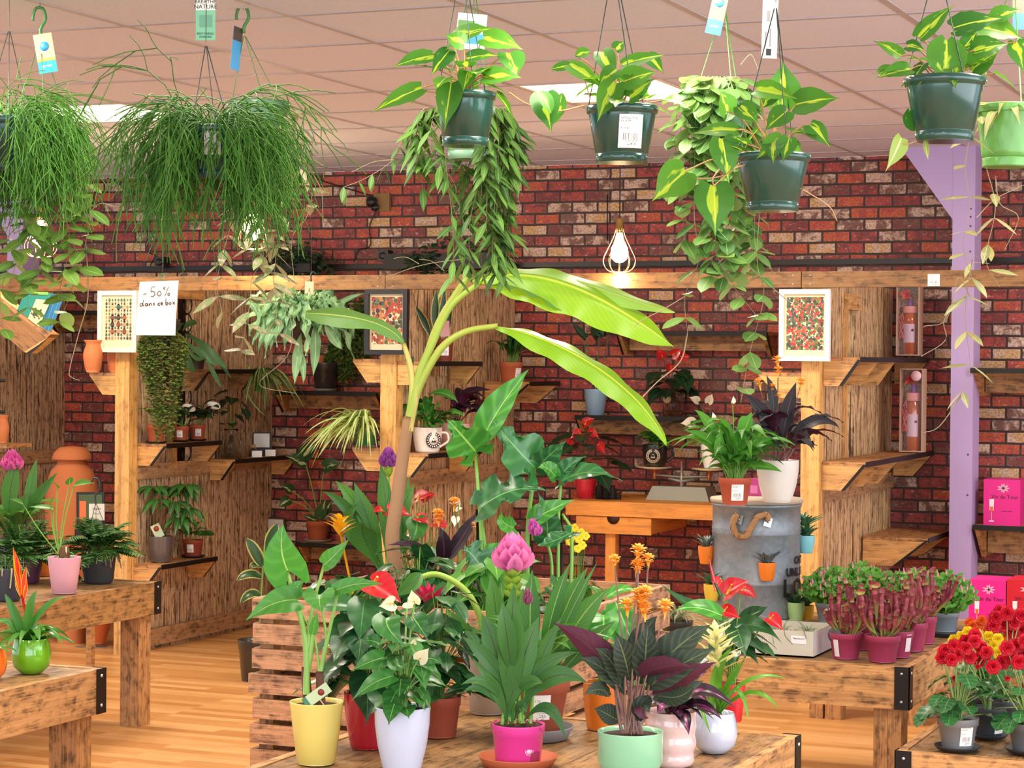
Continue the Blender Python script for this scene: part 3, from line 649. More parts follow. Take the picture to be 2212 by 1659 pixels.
def vine(P, pts, lw, step=.02, shape='oval', L=None, W=None, mat=0, sw=.0012, jit=.4, asp=1.7, hang=.5, dense=1, start=0, taper=.0, S=None, fold=.25, nu=2, cup=.1, nv=5):
    """a trailing stem with pairs of leaves at its nodes; pts in room space"""
    c = smooth(pts, 6); (S or P.S).tube(c, sw, sw*.6, n=4); acc = 0; nx = step*R_.random(); tot = sum((c[i+1]-c[i]).length for i in range(len(c)-1)); an = R_.uniform(0, 6)
    for i in range(len(c)-1):
        d = c[i+1]-c[i]; l = d.length
        while acc+l > nx:
            f = (nx-acc)/max(l, 1e-6); p = c[i]+d*f
            if nx/tot >= start and R_.random() < dense:
                an += 1.57+R_.uniform(-.3, .3)
                for sgn in (0, math.pi):
                    if R_.random() > .93: continue
                    w = lw*R_.uniform(.75, 1.15)*(1-taper*nx/tot); q = az(an+sgn+R_.uniform(-jit, jit)); dd = (q*(1-hang*.5)+V((0, 0, -hang+R_.uniform(-.3, .5)))).normalized(); ll = w*asp
                    P.L.leaf([p, p+dd*ll*.5+q*ll*.06, p+dd*ll], w, shape, (q*.6+V((0, 0, .9))-HF*.5+rv(.3)), fold=fold, nv=nv, nu=nu, mat=mat, cup=cup)
            nx += step*R_.uniform(.75, 1.25)
        acc += l
def hanger(P, hk, rim, r, c='24402c', w=.0013, hook=True, tocam=0):
    """three wires from the rim to a hook point, then a string up to the ceiling"""
    a = MB(); m = plain(c, .4)
    for k in range(3):
        q = rim+az(1.2+k*2.094)*r; a.tube([q, hk.lerp(q, .04)], w, n=5)
    if hook:
        a.tube(smooth([hk, hk+V((0, 0, .02)), hk+RT*.014+V((0, 0, .048)), hk+RT*.006+V((0, 0, .078)), hk-RT*.014+V((0, 0, .08)), hk-RT*.023+V((0, 0, .06)), hk-RT*.024+V((0, 0, .042))], 5), .0055, .0045, n=8)
        hk = hk+V((0, 0, .083))-RT*.003
    o = P.part('hanger', a, m); a = MB(); a.tube([hk, V((hk.x, hk.y, CEIL-.004))], .0009, n=4); P.part('ceiling_string', a, plain('5a4a3a', .7), o); return o
def card(P, x, y, w, h, d=-.03, rot=0, yaw=0, c='e8f0ea', name='hanging_tag', bands=(), writing=(), th=.0008, parent=None, up=None, disc=None):
    """a printed card at picture point x,y; bands: (y0,y1,colour), writing: (text, fx, fy, size px, colour)"""
    s = P.s if hasattr(P, 's') else P[1]; c0 = P.k(x, y, d); r = RT*math.cos(rot)+UP*math.sin(rot); u = UP*math.cos(rot)-RT*math.sin(rot)
    if yaw: q = Matrix.Rotation(yaw, 3, u); r = q @ r
    nn = r.cross(u).normalized(); a = MB(); a.obox(c0, r*w*s, nn*th, u*h*s); ms = [plain(c, .45)]
    for i, b in enumerate(bands):
        xa, xb = (b[3], b[4]) if len(b) > 3 else (0, 1)
        a.obox(c0+u*h*s*((b[0]+b[1])/2-.5)+r*w*s*((xa+xb)/2-.5), r*w*s*(xb-xa)*.999, nn*(th+.0005+.0002*i), u*h*s*(b[1]-b[0])); ms.append(plain(b[2], .45))
        for q in range(-6, 0): a.m[q] = i+1
    if disc: a.lathe([(disc[2]*w*s, 0), (disc[2]*w*s, .0014), (0, .0014)], c0+r*w*s*(disc[0]-.5)+u*h*s*(disc[1]-.5), 24, len(ms), nn); ms.append(plain(disc[3], .45))
    o = P.part(name, a, ms, parent)
    for (tx, fx, fy, sz, cc) in writing: text(tx, sz*s, c0+r*w*s*(fx-.5)+u*h*s*(fy-.5)+nn*(th/2+.0007), r, u, plain(cc), P.o, P.b, ext=.0002)
    return o
# ================================================================ hanging baskets
BRAS = leafm('5c9a30', rib='c4d650', c2='34702c', ribw=.03, stripe='a8c83a', trans=.4, rough=.35, vein=0)
HPC = '17493f'
def rush(label, x, y, t, n, Rl, seed, xo=(-1, 1), grp='rush-like hanging plants', wt=115, wb=84, hp=118, hk=(445, 92)):
    P = Plant('hanging_rhipsalis', label, x, y, t=t, group=None); s = P.s
    pot(P, wt*s/2, wb*s/2, hp*s, 'hang', '2b4f52', .25, .4, n=36)
    o = P.top+V((0, 0, .01)); a = MB(); r_ = random.Random(seed)
    ca = math.atan2(-HF.y, -HF.x)
    for i in range(n):
        an = r_.uniform(0, 6.283); e = r_.uniform(-.6, 1.05); Lh = r_.uniform(*Rl)*(1 if e > .2 else .85); da = abs((an-ca+math.pi) % 6.283-math.pi)
        if da < .42 and e < 1.0 and r_.random() < .85: continue
        d = az(an)*math.cos(e)+V((0, 0, math.sin(e))); p = o+az(an)*r_.uniform(0, P.rt*.9); pts = [p]; v = d*1.0; segs = r_.randint(6, 9); st_ = Lh/segs
        for q in range(segs):
            v = (v+V((0, 0, -.30*(1+.28*q)))+V((r_.uniform(-.34, .34), r_.uniform(-.34, .34), r_.uniform(-.2, .2)))).normalized() if q else v
            p = p+v*st_; pts.append(p)
            if q in (2, 3, 4, 5) or (q > 4 and r_.random() < .8):
                for _ in range(r_.choice((1, 2, 2))):
                    b = p.copy(); w_ = (v+V((r_.uniform(-.9, .9), r_.uniform(-.9, .9), r_.uniform(-.6, .5)))).normalized(); br = [b]
                    for _2 in range(3): w_ = (w_+V((r_.uniform(-.2, .2), r_.uniform(-.2, .2), -.2))).normalized(); b = b+w_*st_*r_.uniform(.45, .85); br.append(b)
                    a.tube(br, .0014, .0011, n=4, cap=False)
        a.tube(pts, .0016, .0012, n=4, cap=False)
    P.part('rush_stems', a, leafm('5a9230', c2='336a22', var=.6, rough=.65, trans=.15, coat=0))
    hanger(P, P.k(hk[0], hk[1]), P.c+V((0, 0, P.h*.93)), P.rt*1.02, '3a4648', hook=False); return P
H1 = rush('bushy rush-like hanging plant cut by the left picture edge', 15, 372, 6.3, 430, (.20, .40), 3, hk=(20, 60))
H2 = rush('full round rush-like hanging plant under the green message card', 458, 385, 5.3, 430, (.14, .38), 5, wt=96, wb=72, hp=112)
potlabel(H2, 8, .042, .42, .95)
card(H2, 444, 43, 42, 88, d=0, c='7fc7a0', bands=((.74, 1.0, 'f2f4ee'), (.32, .62, '6aa98a', .18, .85)), writing=(('BREATHE', .5, .94, 11, '20352c'), ('NATURE', .5, .82, 13, '20352c'), ('BEST FRIEND', .5, .16, 6.5, '2d5a46'), ('FOREVER', .5, .08, 6.5, '2d5a46')))
# --- hoyas with small round leaves
HOY = leafm('7fa64a', c2='557f3a', rib='9dbb62', ribw=.03, back='9fbf70', trans=.3)
HOYP = leafm('8a9a6a', c2='6f7a58', rib='b0a888', ribw=.03, back='b8b08c', trans=.3, spot='b89a8c')
VST = plain('8a7a5c', .6)
def vines(P, starts, lw, step, **kw):
    for (pts) in starts: vine(P, [P.k(*q) for q in pts], lw, step, **kw)
P = Plant('hanging_hoya', 'trailing round-leaved plant on the green hook, behind the left rush plant', 92, 420, t=6.5); s = P.s
pot(P, 150*s/2, 118*s/2, 135*s, 'hang', '3f7a44', .4)
vines(P, [[(120, 300, -.08), (150, 260, -.12), (165, 330, -.12), (168, 430, -.1), (160, 520, -.1), (175, 600, -.1)], [(105, 300, -.1), (150, 300, -.12), (185, 400, -.13), (190, 500, -.12), (150, 640, -.1), (125, 700, -.1)],
    [(60, 310, -.08), (40, 420, -.12), (90, 560, -.12), (60, 640, -.12), (75, 690, -.1)], [(90, 300, -.08), (130, 420, -.14), (150, 520, -.13), (135, 600, -.13), (125, 640, -.1)], [(70, 330, -.1), (20, 500, -.12), (35, 560, -.12), (20, 610, -.1)],
    [(110, 290, 0), (150, 245, .02), (175, 290, .03), (190, 380, .02)], [(80, 320, -.1), (75, 480, -.12), (110, 540, -.12), (60, 620, -.12)],
    [(100, 310, -.1), (60, 500, -.14), (10, 600, -.1), (0, 660, -.1), (10, 720, -.1)]], 32*s, 30*s, asp=1.6, cup=.12)
P.st([(100, 290), (140, 200, .02), (162, 135, .02)], 2, 1); P.st([(185, 470, -.1), (215, 440, -.1), (250, 447, -.1)], 2, 1.5); P.st([(185, 520, -.1), (190, 640, -.1), (170, 720, -.1), (150, 800, -.1), (155, 815, -.1), (172, 822, -.1)], 2.4, 1.6)
P.done(HOY, VST); hk = P.k(66+22, 75); hanger(P, hk, P.c+V((0, 0, P.h*.93)), P.rt, '3f7a3c')
card(P, 98, 115, 40, 85, d=-.02, rot=.17, c='2f9fd8', bands=((.32, 1.0, 'c9b68e'), (.30, .36, 'd8b040')), disc=(.5, .68, .26, '3a9bd4'), writing=(('garden', .5, .18, 8, 'eaf6ff'),))
P = Plant('hanging_hoya', 'mottled trailing plant on the open green hook, behind the round rush plant', 560, 330, t=6.6); s = P.s
pot(P, 130*s/2, 104*s/2, 110*s, 'hang', '355c3c', .4)
vines(P, [[(600, 250, -.05), (630, 240, -.08), (650, 300, -.1), (640, 380, -.1)], [(600, 260, -.1), (640, 330, -.1), (620, 420, -.1), (600, 520, -.1), (590, 620, -.1)], [(560, 260, -.1), (560, 420, -.12), (590, 520, -.1), (545, 600, -.1), (540, 660, -.1), (520, 760, -.1)],
    [(560, 300, -.1), (520, 440, -.12), (560, 540, -.1), (590, 600, -.1), (600, 720, -.1)], [(540, 300, -.1), (500, 480, -.1), (470, 600, -.1), (480, 680, -.1)], [(610, 270, -.1), (660, 400, -.1), (670, 470, -.1)]], 22*s, 34*s, shape='lance', asp=2.7)
P.st([(640, 330, -.1), (690, 400, -.1), (698, 470, -.1)], 1.8, 1); P.st([(640, 380, -.1), (672, 420, -.1), (662, 470, -.1), (630, 520, -.1), (640, 640, -.1)], 1.8, 1); P.st([(600, 620, -.1), (630, 700, -.1), (620, 770, -.1), (560, 830, -.1), (640, 850, -.1)], 1.8, 1)
P.done(HOYP, VST); hanger(P, P.k(527, 72), P.c+V((0, 0, P.h*.93)), P.rt, '3f7a3c')
card(P, 511, 105, 40, 92, d=-.02, rot=-.09, yaw=1.2, c='3a9bd4', bands=((.68, 1, '4a4038'),))
# --- philodendrons with lime stripes
def philo(label, x, y, t, wt, wb, hp, leaves, extra=10, lsz=50, col=HPC, hk=(0, -60), seed=0, spread=1.0, hook=False):
    P = Plant('hanging_philodendron', label, x, y, t=t); s = P.s
    pot(P, wt*s/2, wb*s/2, hp*s, 'hang', col, .22, .5, n=48); top = P.top
    for lf in leaves:
        (x0, y0, d0), (x1, y1, d1), w = lf[:3]; sh = lf[3] if len(lf) > 3 else 'heart'; nh = lf[4] if len(lf) > 4 else (TOCAM*.8+V((0, 0, .5))+rv(.15))
        b, e = P.k(x0, y0, d0), P.k(x1, y1, d1); P.S.tube(smooth([top+rv(.02), top.lerp(b, .6)+V((0, 0, .02)), b], 4), .0022, .0016, n=5)
        m = b.lerp(e, .5)+(nh.normalized())*(e-b).length*.10; P.L.leaf([b, m, e], w*s, sh, nh, fold=R_.uniform(.05, .3), lobe=.22, nv=12, nu=6, wave=.02)
    hearts(P, top, extra, (.015, .075), (.03*spread, .10*spread), (lsz*s*.7, lsz*s), sw=.002, tilt=(-.2, 1.0), face=.35, asp=1.45)
    P.done(BRAS, plain('b98a4c', .5), 'leaves', 'vine_stems'); hanger(P, P.k(x+hk[0], hk[1]), P.c+V((0, 0, P.h*.93)), P.rt, '1d3a30', hook=hook)
    return P
P = philo('striped philodendron hanging in a dark green pot, leftmost of such pots', 1005, 316, 5.5, 128, 100, 116,
  [((975, 90, .03), (1068, 60, -.05), 62), ((1045, 82, 0), (1132, 108, -.03), 60), ((1100, 115, .02), (1118, 170, -.05), 62), ((935, 120, .02), (845, 148, -.03), 52), ((1045, 165, -.04), (1130, 168, -.06), 54), ((975, 180, -.07), (960, 285, -.08), 60),
   ((910, 190, -.02), (800, 245, -.04), 46), ((1010, 155, -.07), (1000, 200, -.09), 42), ((975, 118, .06), (920, 130, .06), 40), ((1010, 125, -.02), (1080, 120, -.05), 38), ((970, 110, -.05), (930, 165, -.07), 44), ((1000, 95, -.05), (960, 75, -.05), 50)], 14, hk=(-5, -90))
P.st([(1100, 200, -.02), (1140, 225, -.04), (1200, 240, -.04), (1262, 228, -.04)], 3, 3); pl = P
P.lf([(1175, 205, -.05), (1180, 240, -.08), (1192, 290, -.08)], 68, 'heart', nh=TOCAM, lobe=.2, nv=10, nu=6); P.lf([(1165, 195, -.08), (1180, 215, -.09), (1190, 245, -.09)], 36, 'oval', nh=TOCAM+RT*.6); P.lf([(1215, 200, -.02), (1208, 240, -.02), (1180, 275, -.04)], 40, 'oval', nh=TOCAM-RT*.4)
P.done(BRAS, plain('c98a4c', .5), 'runner_leaves', 'runner'); card(P, 1018, 68, 66, 80, d=.25, rot=-.09, c='eef2f2', bands=((.15, .45, '3f8fc8'), (.35, .8, '5a8a4a', .03, .6)))
P = philo('striped philodendron in a dark green pot with a white price label', 1343, 352, 5.0, 152, 112, 122,
  [((1300, 112, .02), (1330, 175, -.03), 48), ((1345, 140, -.02), (1440, 118, -.04), 40), ((1330, 150, -.05), (1290, 190, -.06), 46), ((1240, 140, .02), (1190, 150, .02), 26, 'oval'), ((1245, 120, .02), (1275, 110, .02), 30, 'oval'), ((1230, 140, 0), (1310, 195, -.03), 42),
   ((1330, 180, -.07), (1290, 265, -.08), 60), ((1350, 175, -.08), (1420, 155, -.08), 66), ((1360, 210, -.08), (1415, 170, -.09), 60), ((1400, 120, .02), (1435, 160, 0), 36), ((1330, 105, .04), (1350, 90, .04), 36)], 12, hk=(-18, -80))
potlabel(P, 14, .058, .22, .80)
P.st([(1275, 215, 0), (1262, 170, 0), (1245, 135, 0)], 3, 2); P.done(None, plain('b98a5c'), 'l', 'bent_stem')
P = philo('striped philodendron in the lowest-hanging dark green pot', 1668, 457, 4.9, 160, 112, 124,
  [((1690, 228, .04), (1692, 130, .02), 84), ((1635, 195, 0), (1725, 215, -.02), 58), ((1720, 225, 0), (1815, 212, -.03), 70), ((1750, 270, -.02), (1795, 320, -.04), 48), ((1700, 240, -.05), (1650, 285, -.06), 54), ((1690, 300, -.07), (1632, 345, -.09), 50),
   ((1705, 298, -.08), (1690, 352, -.10), 42), ((1570, 240, -.02), (1555, 195, -.04), 62), ((1590, 280, -.03), (1490, 290, -.03), 46), ((1560, 300, -.05), (1575, 400, -.05), 66), ((1600, 230, -.02), (1640, 270, -.04), 50), ((1670, 200, .02), (1640, 240, .02), 44),
   ((1480, 370, -.05), (1408, 435, -.06), 84, 'heart', TOCAM+V((0, 0, .2))), ((1542, 402, -.08), (1545, 512, -.09), 88, 'heart', TOCAM+V((0, 0, .2)))], 10, hk=(8, 5))
P.st([(1610, 345, -.02), (1560, 380, -.04), (1500, 385, -.05), (1478, 372, -.05)], 3.5, 2.5); P.st([(1560, 360, -.04), (1540, 385, -.07), (1542, 402, -.08)], 3.5, 2.5); P.st([(1735, 410, 0), (1790, 445, 0), (1808, 477, 0)], 3, 2)
P.done(None, plain('b98a5c'), 'l', 'runner'); card(P, 1663, 62, 34, 130, d=.06, rot=-.03, c='f1f1ee', bands=((.05, .16, '3a3a3a', .3, .62), (.2, .45, 'b0b0b0', .2, .3), (.2, .5, 'a8a8a8', .5, .58), (.62, .8, 'bcbcbc', .3, .5)))
P = philo('striped philodendron in a dark green pot near the purple column', 2040, 306, 4.7, 172, 124, 138,
  [((1985, 80, 0), (2062, 10, .02), 48), ((2060, 60, -.02), (2165, 40, -.03), 76), ((2045, 88, -.06), (2040, 168, -.07), 92, 'round'), ((1945, 120, 0), (1885, 88, .02), 40), ((1960, 100, -.02), (2000, 110, -.03), 44), ((1965, 150, -.03), (1890, 170, -.05), 46), ((2105, 110, -.04), (2180, 95, -.04), 66),
   ((2120, 60, .02), (2212, 85, 0), 80), ((2100, 150, -.03), (2160, 110, -.04), 70), ((2150, 40, .03), (2205, 20, .03), 54), ((2195, 90, 0), (2212, 160, 0), 50), ((1970, 240, .02), (1985, 285, .02), 60, 'round'), ((2085, 100, -.03), (2110, 70, -.04), 40), ((1900, 160, 0), (1935, 140, -.02), 30)], 12, hk=(-15, -85))
P.st([(1990, 300, 0), (1960, 312, -.02), (1948, 310, -.02)], 3, 2); P.lf([(1947, 298, -.02), (1935, 330, -.03), (1912, 372, -.03)], 46, 'heart', nh=TOCAM*.7+RT*.4, lobe=.15, nv=10); P.lf([(1998, 300, 0), (2000, 318, -.02), (2005, 345, -.02)], 14, 'lance')
P.done(leafm('b8c878', rib='e8ecc0', c2='93b25a', back='d8e6cc', trans=.45), plain('b98a5c'), 'pale_leaf', 'runner')
# --- long-leaved hoya behind the first philodendron
P = Plant('hanging_hoya', 'long narrow-leaved trailing plant hanging behind the leftmost striped philodendron', 1015, 345, t=6.1); s = P.s
pot(P, 122*s/2, 95*s/2, 112*s, 'hang', '8fbfa0', .4)
LONG = leafm('5f8a38', c2='284a22', rib='8aa658', ribw=.03, var=.7, back='6c8a48', trans=.2, rough=.55, coat=0)
for i in range(34):
    a0 = R_.uniform(0, 6.28); x0 = 1005+95*math.cos(a0); d0 = .09*math.sin(a0)-.02; yl = R_.choice([430, 500, 560, 585, 600]) if abs(x0-1010) < 95 else R_.uniform(300, 430)
    sx = R_.uniform(-25, 25); vine(P, [P.k(1005+50*math.cos(a0), 232, .05*math.sin(a0)), P.k(x0, 240, d0), P.k(x0+12*math.cos(a0), 320, d0), P.k(lerp(x0, 1005, .25)+sx, (320+yl)/2+20, d0), P.k(lerp(x0, 1005, .3)+sx, yl, d0)], 15*s, 25*s, shape='lance', asp=4.2, hang=.8, sw=.001, jit=.6, dense=.9, cup=.15)
vine(P, [P.k(920, 240, 0), P.k(870, 300, 0), P.k(850, 345, 0), P.k(790, 385, 0), P.k(740, 405, 0)], 13*s, 34*s, shape='lance', asp=3, hang=1)
for (xa, ya, xb, yb) in ((850, 345, 760, 372), (1000, 560, 830, 600), (960, 585, 905, 560), (905, 570, 850, 558)): P.st([(xa, ya), ((xa+xb)/2, (ya+yb)/2-8), (xb, yb)], 1.8, 1)
P.done(LONG, VST); hanger(P, P.k(1022, -60), P.c+V((0, 0, P.h*.93)), P.rt, '4a8a3c')
# --- green pot with thick trailing leaves, behind the lowest philodendron
P = Plant('hanging_hoya', 'green pot with long round-leaved trails, hanging left of the lowest philodendron', 1558, 335, t=5.6); s = P.s
pot(P, 122*s/2, 96*s/2, 132*s, 'hang', '3f7f43', .4); o = P.top
for i in range(20):
    a0 = R_.uniform(0, 6.28); x0 = 1545+78*math.cos(a0); d0 = .09*math.sin(a0)-.01; yl = R_.choice([300, 420, 520, 600])
    vine(P, [o+az(a0)*.03, P.k(1545+45*math.cos(a0), 165, .05*math.sin(a0)), P.k(x0, 205, d0), P.k(x0+10*math.cos(a0), 290, d0), P.k(x0+R_.uniform(-20, 12), yl, d0)], 34*s, 36*s, asp=1.5, cup=.12, hang=.6)
vines(P, [[(1600, 300, -.06), (1640, 400, -.08), (1635, 560, -.08), (1650, 640, -.08), (1620, 760, -.07), (1600, 870, -.07)], [(1500, 300, -.06), (1500, 470, -.08), (1510, 560, -.08), (1480, 640, -.08), (1485, 720, -.08)], [(1560, 330, -.08), (1545, 480, -.1), (1560, 580, -.1), (1640, 690, -.1)]], 34*s, 46*s, asp=1.5)
P.st([(1485, 720, -.08), (1470, 780, -.08), (1420, 825, -.08), (1388, 858, -.08)], 3, 2.5); P.st([(1480, 640, -.08), (1430, 670, -.08), (1390, 690, -.08), (1370, 705, -.08)], 2, 1.4); P.st([(1600, 560, -.06), (1690, 640, -.06), (1760, 690, -.06)], 2.4, 1.4); P.st([(1600, 140, 0), (1622, 118, 0), (1638, 150, 0)], 2, 1)
P.done(leafm('74994a', c2='3f6a38', rib='8fb060', ribw=.03, back='93b878', trans=.3), VST); hanger(P, P.k(1565, 10), P.c+V((0, 0, P.h*.93)), P.rt, '4a8a3c', hook=False)
card(P, 1549, 30, 34, 90, d=-.02, rot=-.22, c='7a6a52', bands=((0, .36, '2f6a9c'),), disc=(.5, .78, .3, '3f86b4'), writing=(('garden', .5, .2, 7, 'dfefff'),))
# --- pale green faceted pot with withering trails
P = Plant('hanging_hoya', 'withering trailing plant in a light green faceted pot, at right edge', 2172, 362, t=5.0); s = P.s
dw = lambda th, z: .022*(abs(((th*9/math.pi+z*26) % 2)-1)+abs(((th*9/math.pi-z*26) % 2)-1)-1)
pot(P, 130*s/2, 98*s/2, 135*s, 'hang', '5c9a44', .4, n=108, wav=dw); o = P.top
clump(P, o, 34, (70*s, 120*s), (16*s, 24*s), 'lance', el=(-5, 50), droop=.5, jit=.05, nv=5)
vines(P, [[(2120, 250, -.05), (2095, 300, -.06), (2085, 370, -.06), (2095, 450, -.06), (2080, 530, -.06), (2100, 600, -.06)], [(2130, 360, -.06), (2150, 450, -.06), (2130, 560, -.06), (2160, 620, -.06)], [(2100, 560, -.06), (2085, 680, -.06), (2095, 800, -.06), (2060, 880, -.06)]], 20*s, 62*s, shape='lance', asp=3.2)
for q in ([(2085, 640), (2040, 690), (2042, 735), (1990, 770)], [(2150, 380), (2160, 440), (2200, 470), (2170, 540)], [(2095, 640), (2070, 600), (2045, 690), (1995, 705)], [(2080, 850), (2030, 920), (1995, 935)], [(2110, 470), (2150, 430), (2212, 400)]): P.st([(a_, b_, -.06) for a_, b_ in q], 2.4, 1.5)
P.done(leafm('98a46a', c2='7a7a48', rib='b8b890', back='b8bc94', trans=.35, spot='9a8868'), VST); hanger(P, P.k(2190, -60), P.c+V((0, 0, P.h*.93)), P.rt, '4a8a3c')
card(P, 2200, 20, 26, 90, d=.05, c='6a6252', bands=((0, .4, '3a6a8c'),))
# ================================================================ things in the stalls and on the brick wall
def sx(x, X, z, y=850): p = onX(x, y, X); return V((X, p.y, z))
def sy(x, Y, z, y=850): p = onY(x, y, Y); return V((p.x, Y, z))
DKG = leafm('3f7a34', c2='27552a', rib='7fa858', ribw=.03, trans=.25)
MIDG = leafm('5a9a3a', c2='3a7a30', rib='9cc46a', ribw=.03, trans=.3)
VDK = leafm('24482a', c2='1a3820', rib='4a6a40', ribw=.03, trans=.12)
TER, TERD = 'b4573a', '9a4630'
def small(name, label, pos, wt, wb, hp, c=TER, kind='nursery', group=None, **kw):
    return plantpot(name, label, 0, 0, None, wt, wb, hp, kind, c, group=group, pos=pos, **kw)
TG = 'terracotta pots on the left partition shelf'
X1, X2, X3 = XP[1]+.12, XP[2]+.13, XP[3]+.13
for i, (x, w, lab) in enumerate(((338, 42, 'small variegated plant in terracotta pot, nearest the post on left shelf'), (392, 34, 'small plant in terracotta pot with oval white name tag, middle of shelf trio'), (427, 36, 'small plant in terracotta pot farthest back of the left shelf trio'))):
    P = small('potted_plant', lab, sx(x, X1-.0, 1.097), w, w*.76, w*.98, rough=.7, coat=0); s = P.s
    saucer(P, w*s*.56, .008, '1c1c1e')
    clump(P, P.top, 16, (40*s, 75*s), (14*s, 20*s), 'oval', el=(35, 80), az_=(-1.8, 1.8), droop=.3, jit=.02, petiole=.4, pw=.0012)
    P.done([leafm('3c6a3a', c2='24502e', rib='a8c080', ribw=.05, edge='6f9a58'), VDK, VDK][i])
    if i: potlabel(P, -5 if i == 1 else 15, .032, .3, .75)
    if i:
        xx, yy = ((408, 881), (462, 876))[i-1]; a = MB(); c0 = P.k(xx, yy, -.03); a.lathe([(.034, 0), (.034, .001), (0, .001)], V((0, 0, 0)), 20, 0, TOCAM)
        for q in range(len(a.v)): p = a.v[q]; a.v[q] = c0+p-UP*p.dot(UP)*.36-RT*p.dot(UP)*.35
        o = P.part('oval_name_tag', a, plain('eeeae4', .5)); a = MB(); a.tube([c0, P.k(xx-8, yy+38, 0)], .0016, n=5); P.part('tag_stick', a, plain('e8e4dc'), o)
# glass vase with water plant
def glassm():
    if 'glass' in MC: return MC['glass']
    n = N('clear_glass'); n.b.inputs['Transmission Weight'].default_value = 1; n.b.inputs['Roughness'].default_value = .03; n.b.inputs['IOR'].default_value = 1.2; n.col((.95, .97, .96)); MC['glass'] = n.m; return n.m
def vase(P, wt, h, neck=.5, w=None):
    w = w or wt; pr = [(w*.9, 0), (w, .004), (w, h*.55), (wt*neck, h*.82), (wt*neck, h*.9), (wt*neck*1.15, h)]; a = MB(); a.lathe(pr+[(r-.002, z+(.003 if i == len(pr)-1 else 0)) for i, (r, z) in enumerate(reversed(pr))], P.c, 28, capb=False); P.part('glass', a, glassm())
P = Plant('vase_plant', 'plant rooted in a glass vase on the left partition shelf', 0, 0, pos=sx(500, X1, .987)); s = P.s; vase(P, 22*s, 64*s, .62); P.top = P.c+V((0, 0, 58*s))
a = MB()
for i in range(60): q = P.c+V((R_.uniform(-.03, .03), R_.uniform(-.03, .03), .004)); a.tube(smooth([q, q+rv(.025)+V((0, 0, .03)), P.c+rv(.01)+V((0, 0, 50*s))], 3), .0008, n=3)
P.part('roots', a, plain('5a4a2c', .8)); hearts(P, P.top, 12, (10*s, 90*s), (8*s, 36*s), (20*s, 34*s), sw=.0012)
P.done(VDK)
for (x, y, lab) in ((522, 886, 0), (533, 888, 1)): spathe(P, P.k(x, y, 0), (RT*.5+UP).normalized(), 8*s, 0, cm=plain('c8a090'))
# small cork jar and display cards
t = Thing('cork_jar', 'small corked glass jar on the shelf under the checkout sign', 'jar', sx(548, X1+.0, .987)); b = t.b; s = dep(b)/FPX
a = MB(); a.lathe([(.022, 0), (.025, .004), (.025, .035), (.014, .048), (.014, .055), (.012, .055), (.012, .048), (.023, .035), (.023, .004), (0, .003)], b, 20); t.part('glass', a, glassm())
a = MB(); a.lathe([(.0125, .05), (.014, .068), (0, .068)], b, 14); t.part('cork', a, plain('b48a5c', .8)); a = MB(); a.lathe([(.021, .004), (.021, .03), (0, .03)], b, 16); t.part('dried_petals', a, plain('7a3a4a', .9))
for i, (x, w, h, zc, c, lab) in enumerate(((556, 22, 14, 0, 'f0ece8', 'small white card standing before the corked jar'), (585, 22, 14, 0, 'f0ece8', 'small white card standing right of the corked jar'), (566, 34, 30, 45, 'f4f4f2', 'white price board standing at the back of the left shelf'))):
    a = MB(); p = sx(x, X1+.05 if i < 2 else X1-.05, .9875); s = dep(p)/FPX; a.obox(p+V((0, 0, (h/2+zc*.0)*s+(.045 if i == 2 else 0))), RT*w*s, HF*.003, V((0, 0, h*s)), 0)
    if i == 2: a.obox(p+V((0, 0, .022)), RT*46*s, HF*.05, V((0, 0, .043)), 1); a.obox(p+V((0, 0, .085))+HF*.004, RT*40*s, HF*.004, V((0, 0, .09)), 1)
    solo('display_card', a, [plain(c, .5), plain('1e1a1a', .5)], lab, 'card', p)
# lower shelf pots
P = small('potted_schefflera', 'umbrella plant in a glossy grey pot on the lowest left shelf', sx(350, X1, .473), 53, 42, 57, '5e5654', 'tapered', rough=.25, coat=.6); s = P.s
def scheff(P, crowns, n=8, L=30, W=13):
    for (x, y, d) in crowns:
        c = P.k(x, y, d); P.S.tube(smooth([P.top, P.top.lerp(c, .5)+rv(.015), c], 4), .003, .002, n=5)
        for i in range(n):
            a_ = i*6.283/n+R_.uniform(-.2, .2); d_ = az(a_); P.L.leaf([c+d_*.008, c+d_*L*P.s*.6+V((0, 0, .005)), c+d_*L*P.s-V((0, 0, L*P.s*R_.uniform(.3, .9)))], W*P.s, 'lance', V((0, 0, 1))-d_*.3-HF*.4, fold=.2, nv=6, nu=2)
scheff(P, [(330, 1052, 0), (395, 1060, .03), (345, 1080, -.04), (380, 1085, -.05), (405, 1100, 0), (366, 1052, .05), (390, 1120, -.03), (402, 1048, 0)], 9, 40, 14); P.done(DKG, plain('6a5a3a')); stick_tag(P, 340, 1147, 20, 30, 345, 1165, 'c8dcb4', .45, spot='a8483a')
P = small('potted_plant', 'leafy sprout in a small terracotta pot with black saucer on the lowest left shelf', sx(419, X1, .473), 45, 35, 38, TERD, rough=.7, coat=0); s = P.s; saucer(P, 26*s, .008, '1c1c1e'); potlabel(P, -8, .036, .3, .8)
P.lf([(410, 1155), (395, 1130, -.03), (392, 1108, -.04)], 20, 'oval'); clump(P, P.top, 10, (30*s, 60*s), (12*s, 18*s), 'oval', petiole=.4, pw=.001, droop=.3); P.lf([(424, 1155), (445, 1150), (462, 1156)], 16, 'oval'); P.st([(430, 1160), (442, 1120), (446, 1098)], 3, 2)
P.done(DKG); stick_tag(P, 386, 1128, 16, 26, 408, 1160, 'f0ece0', -.3)
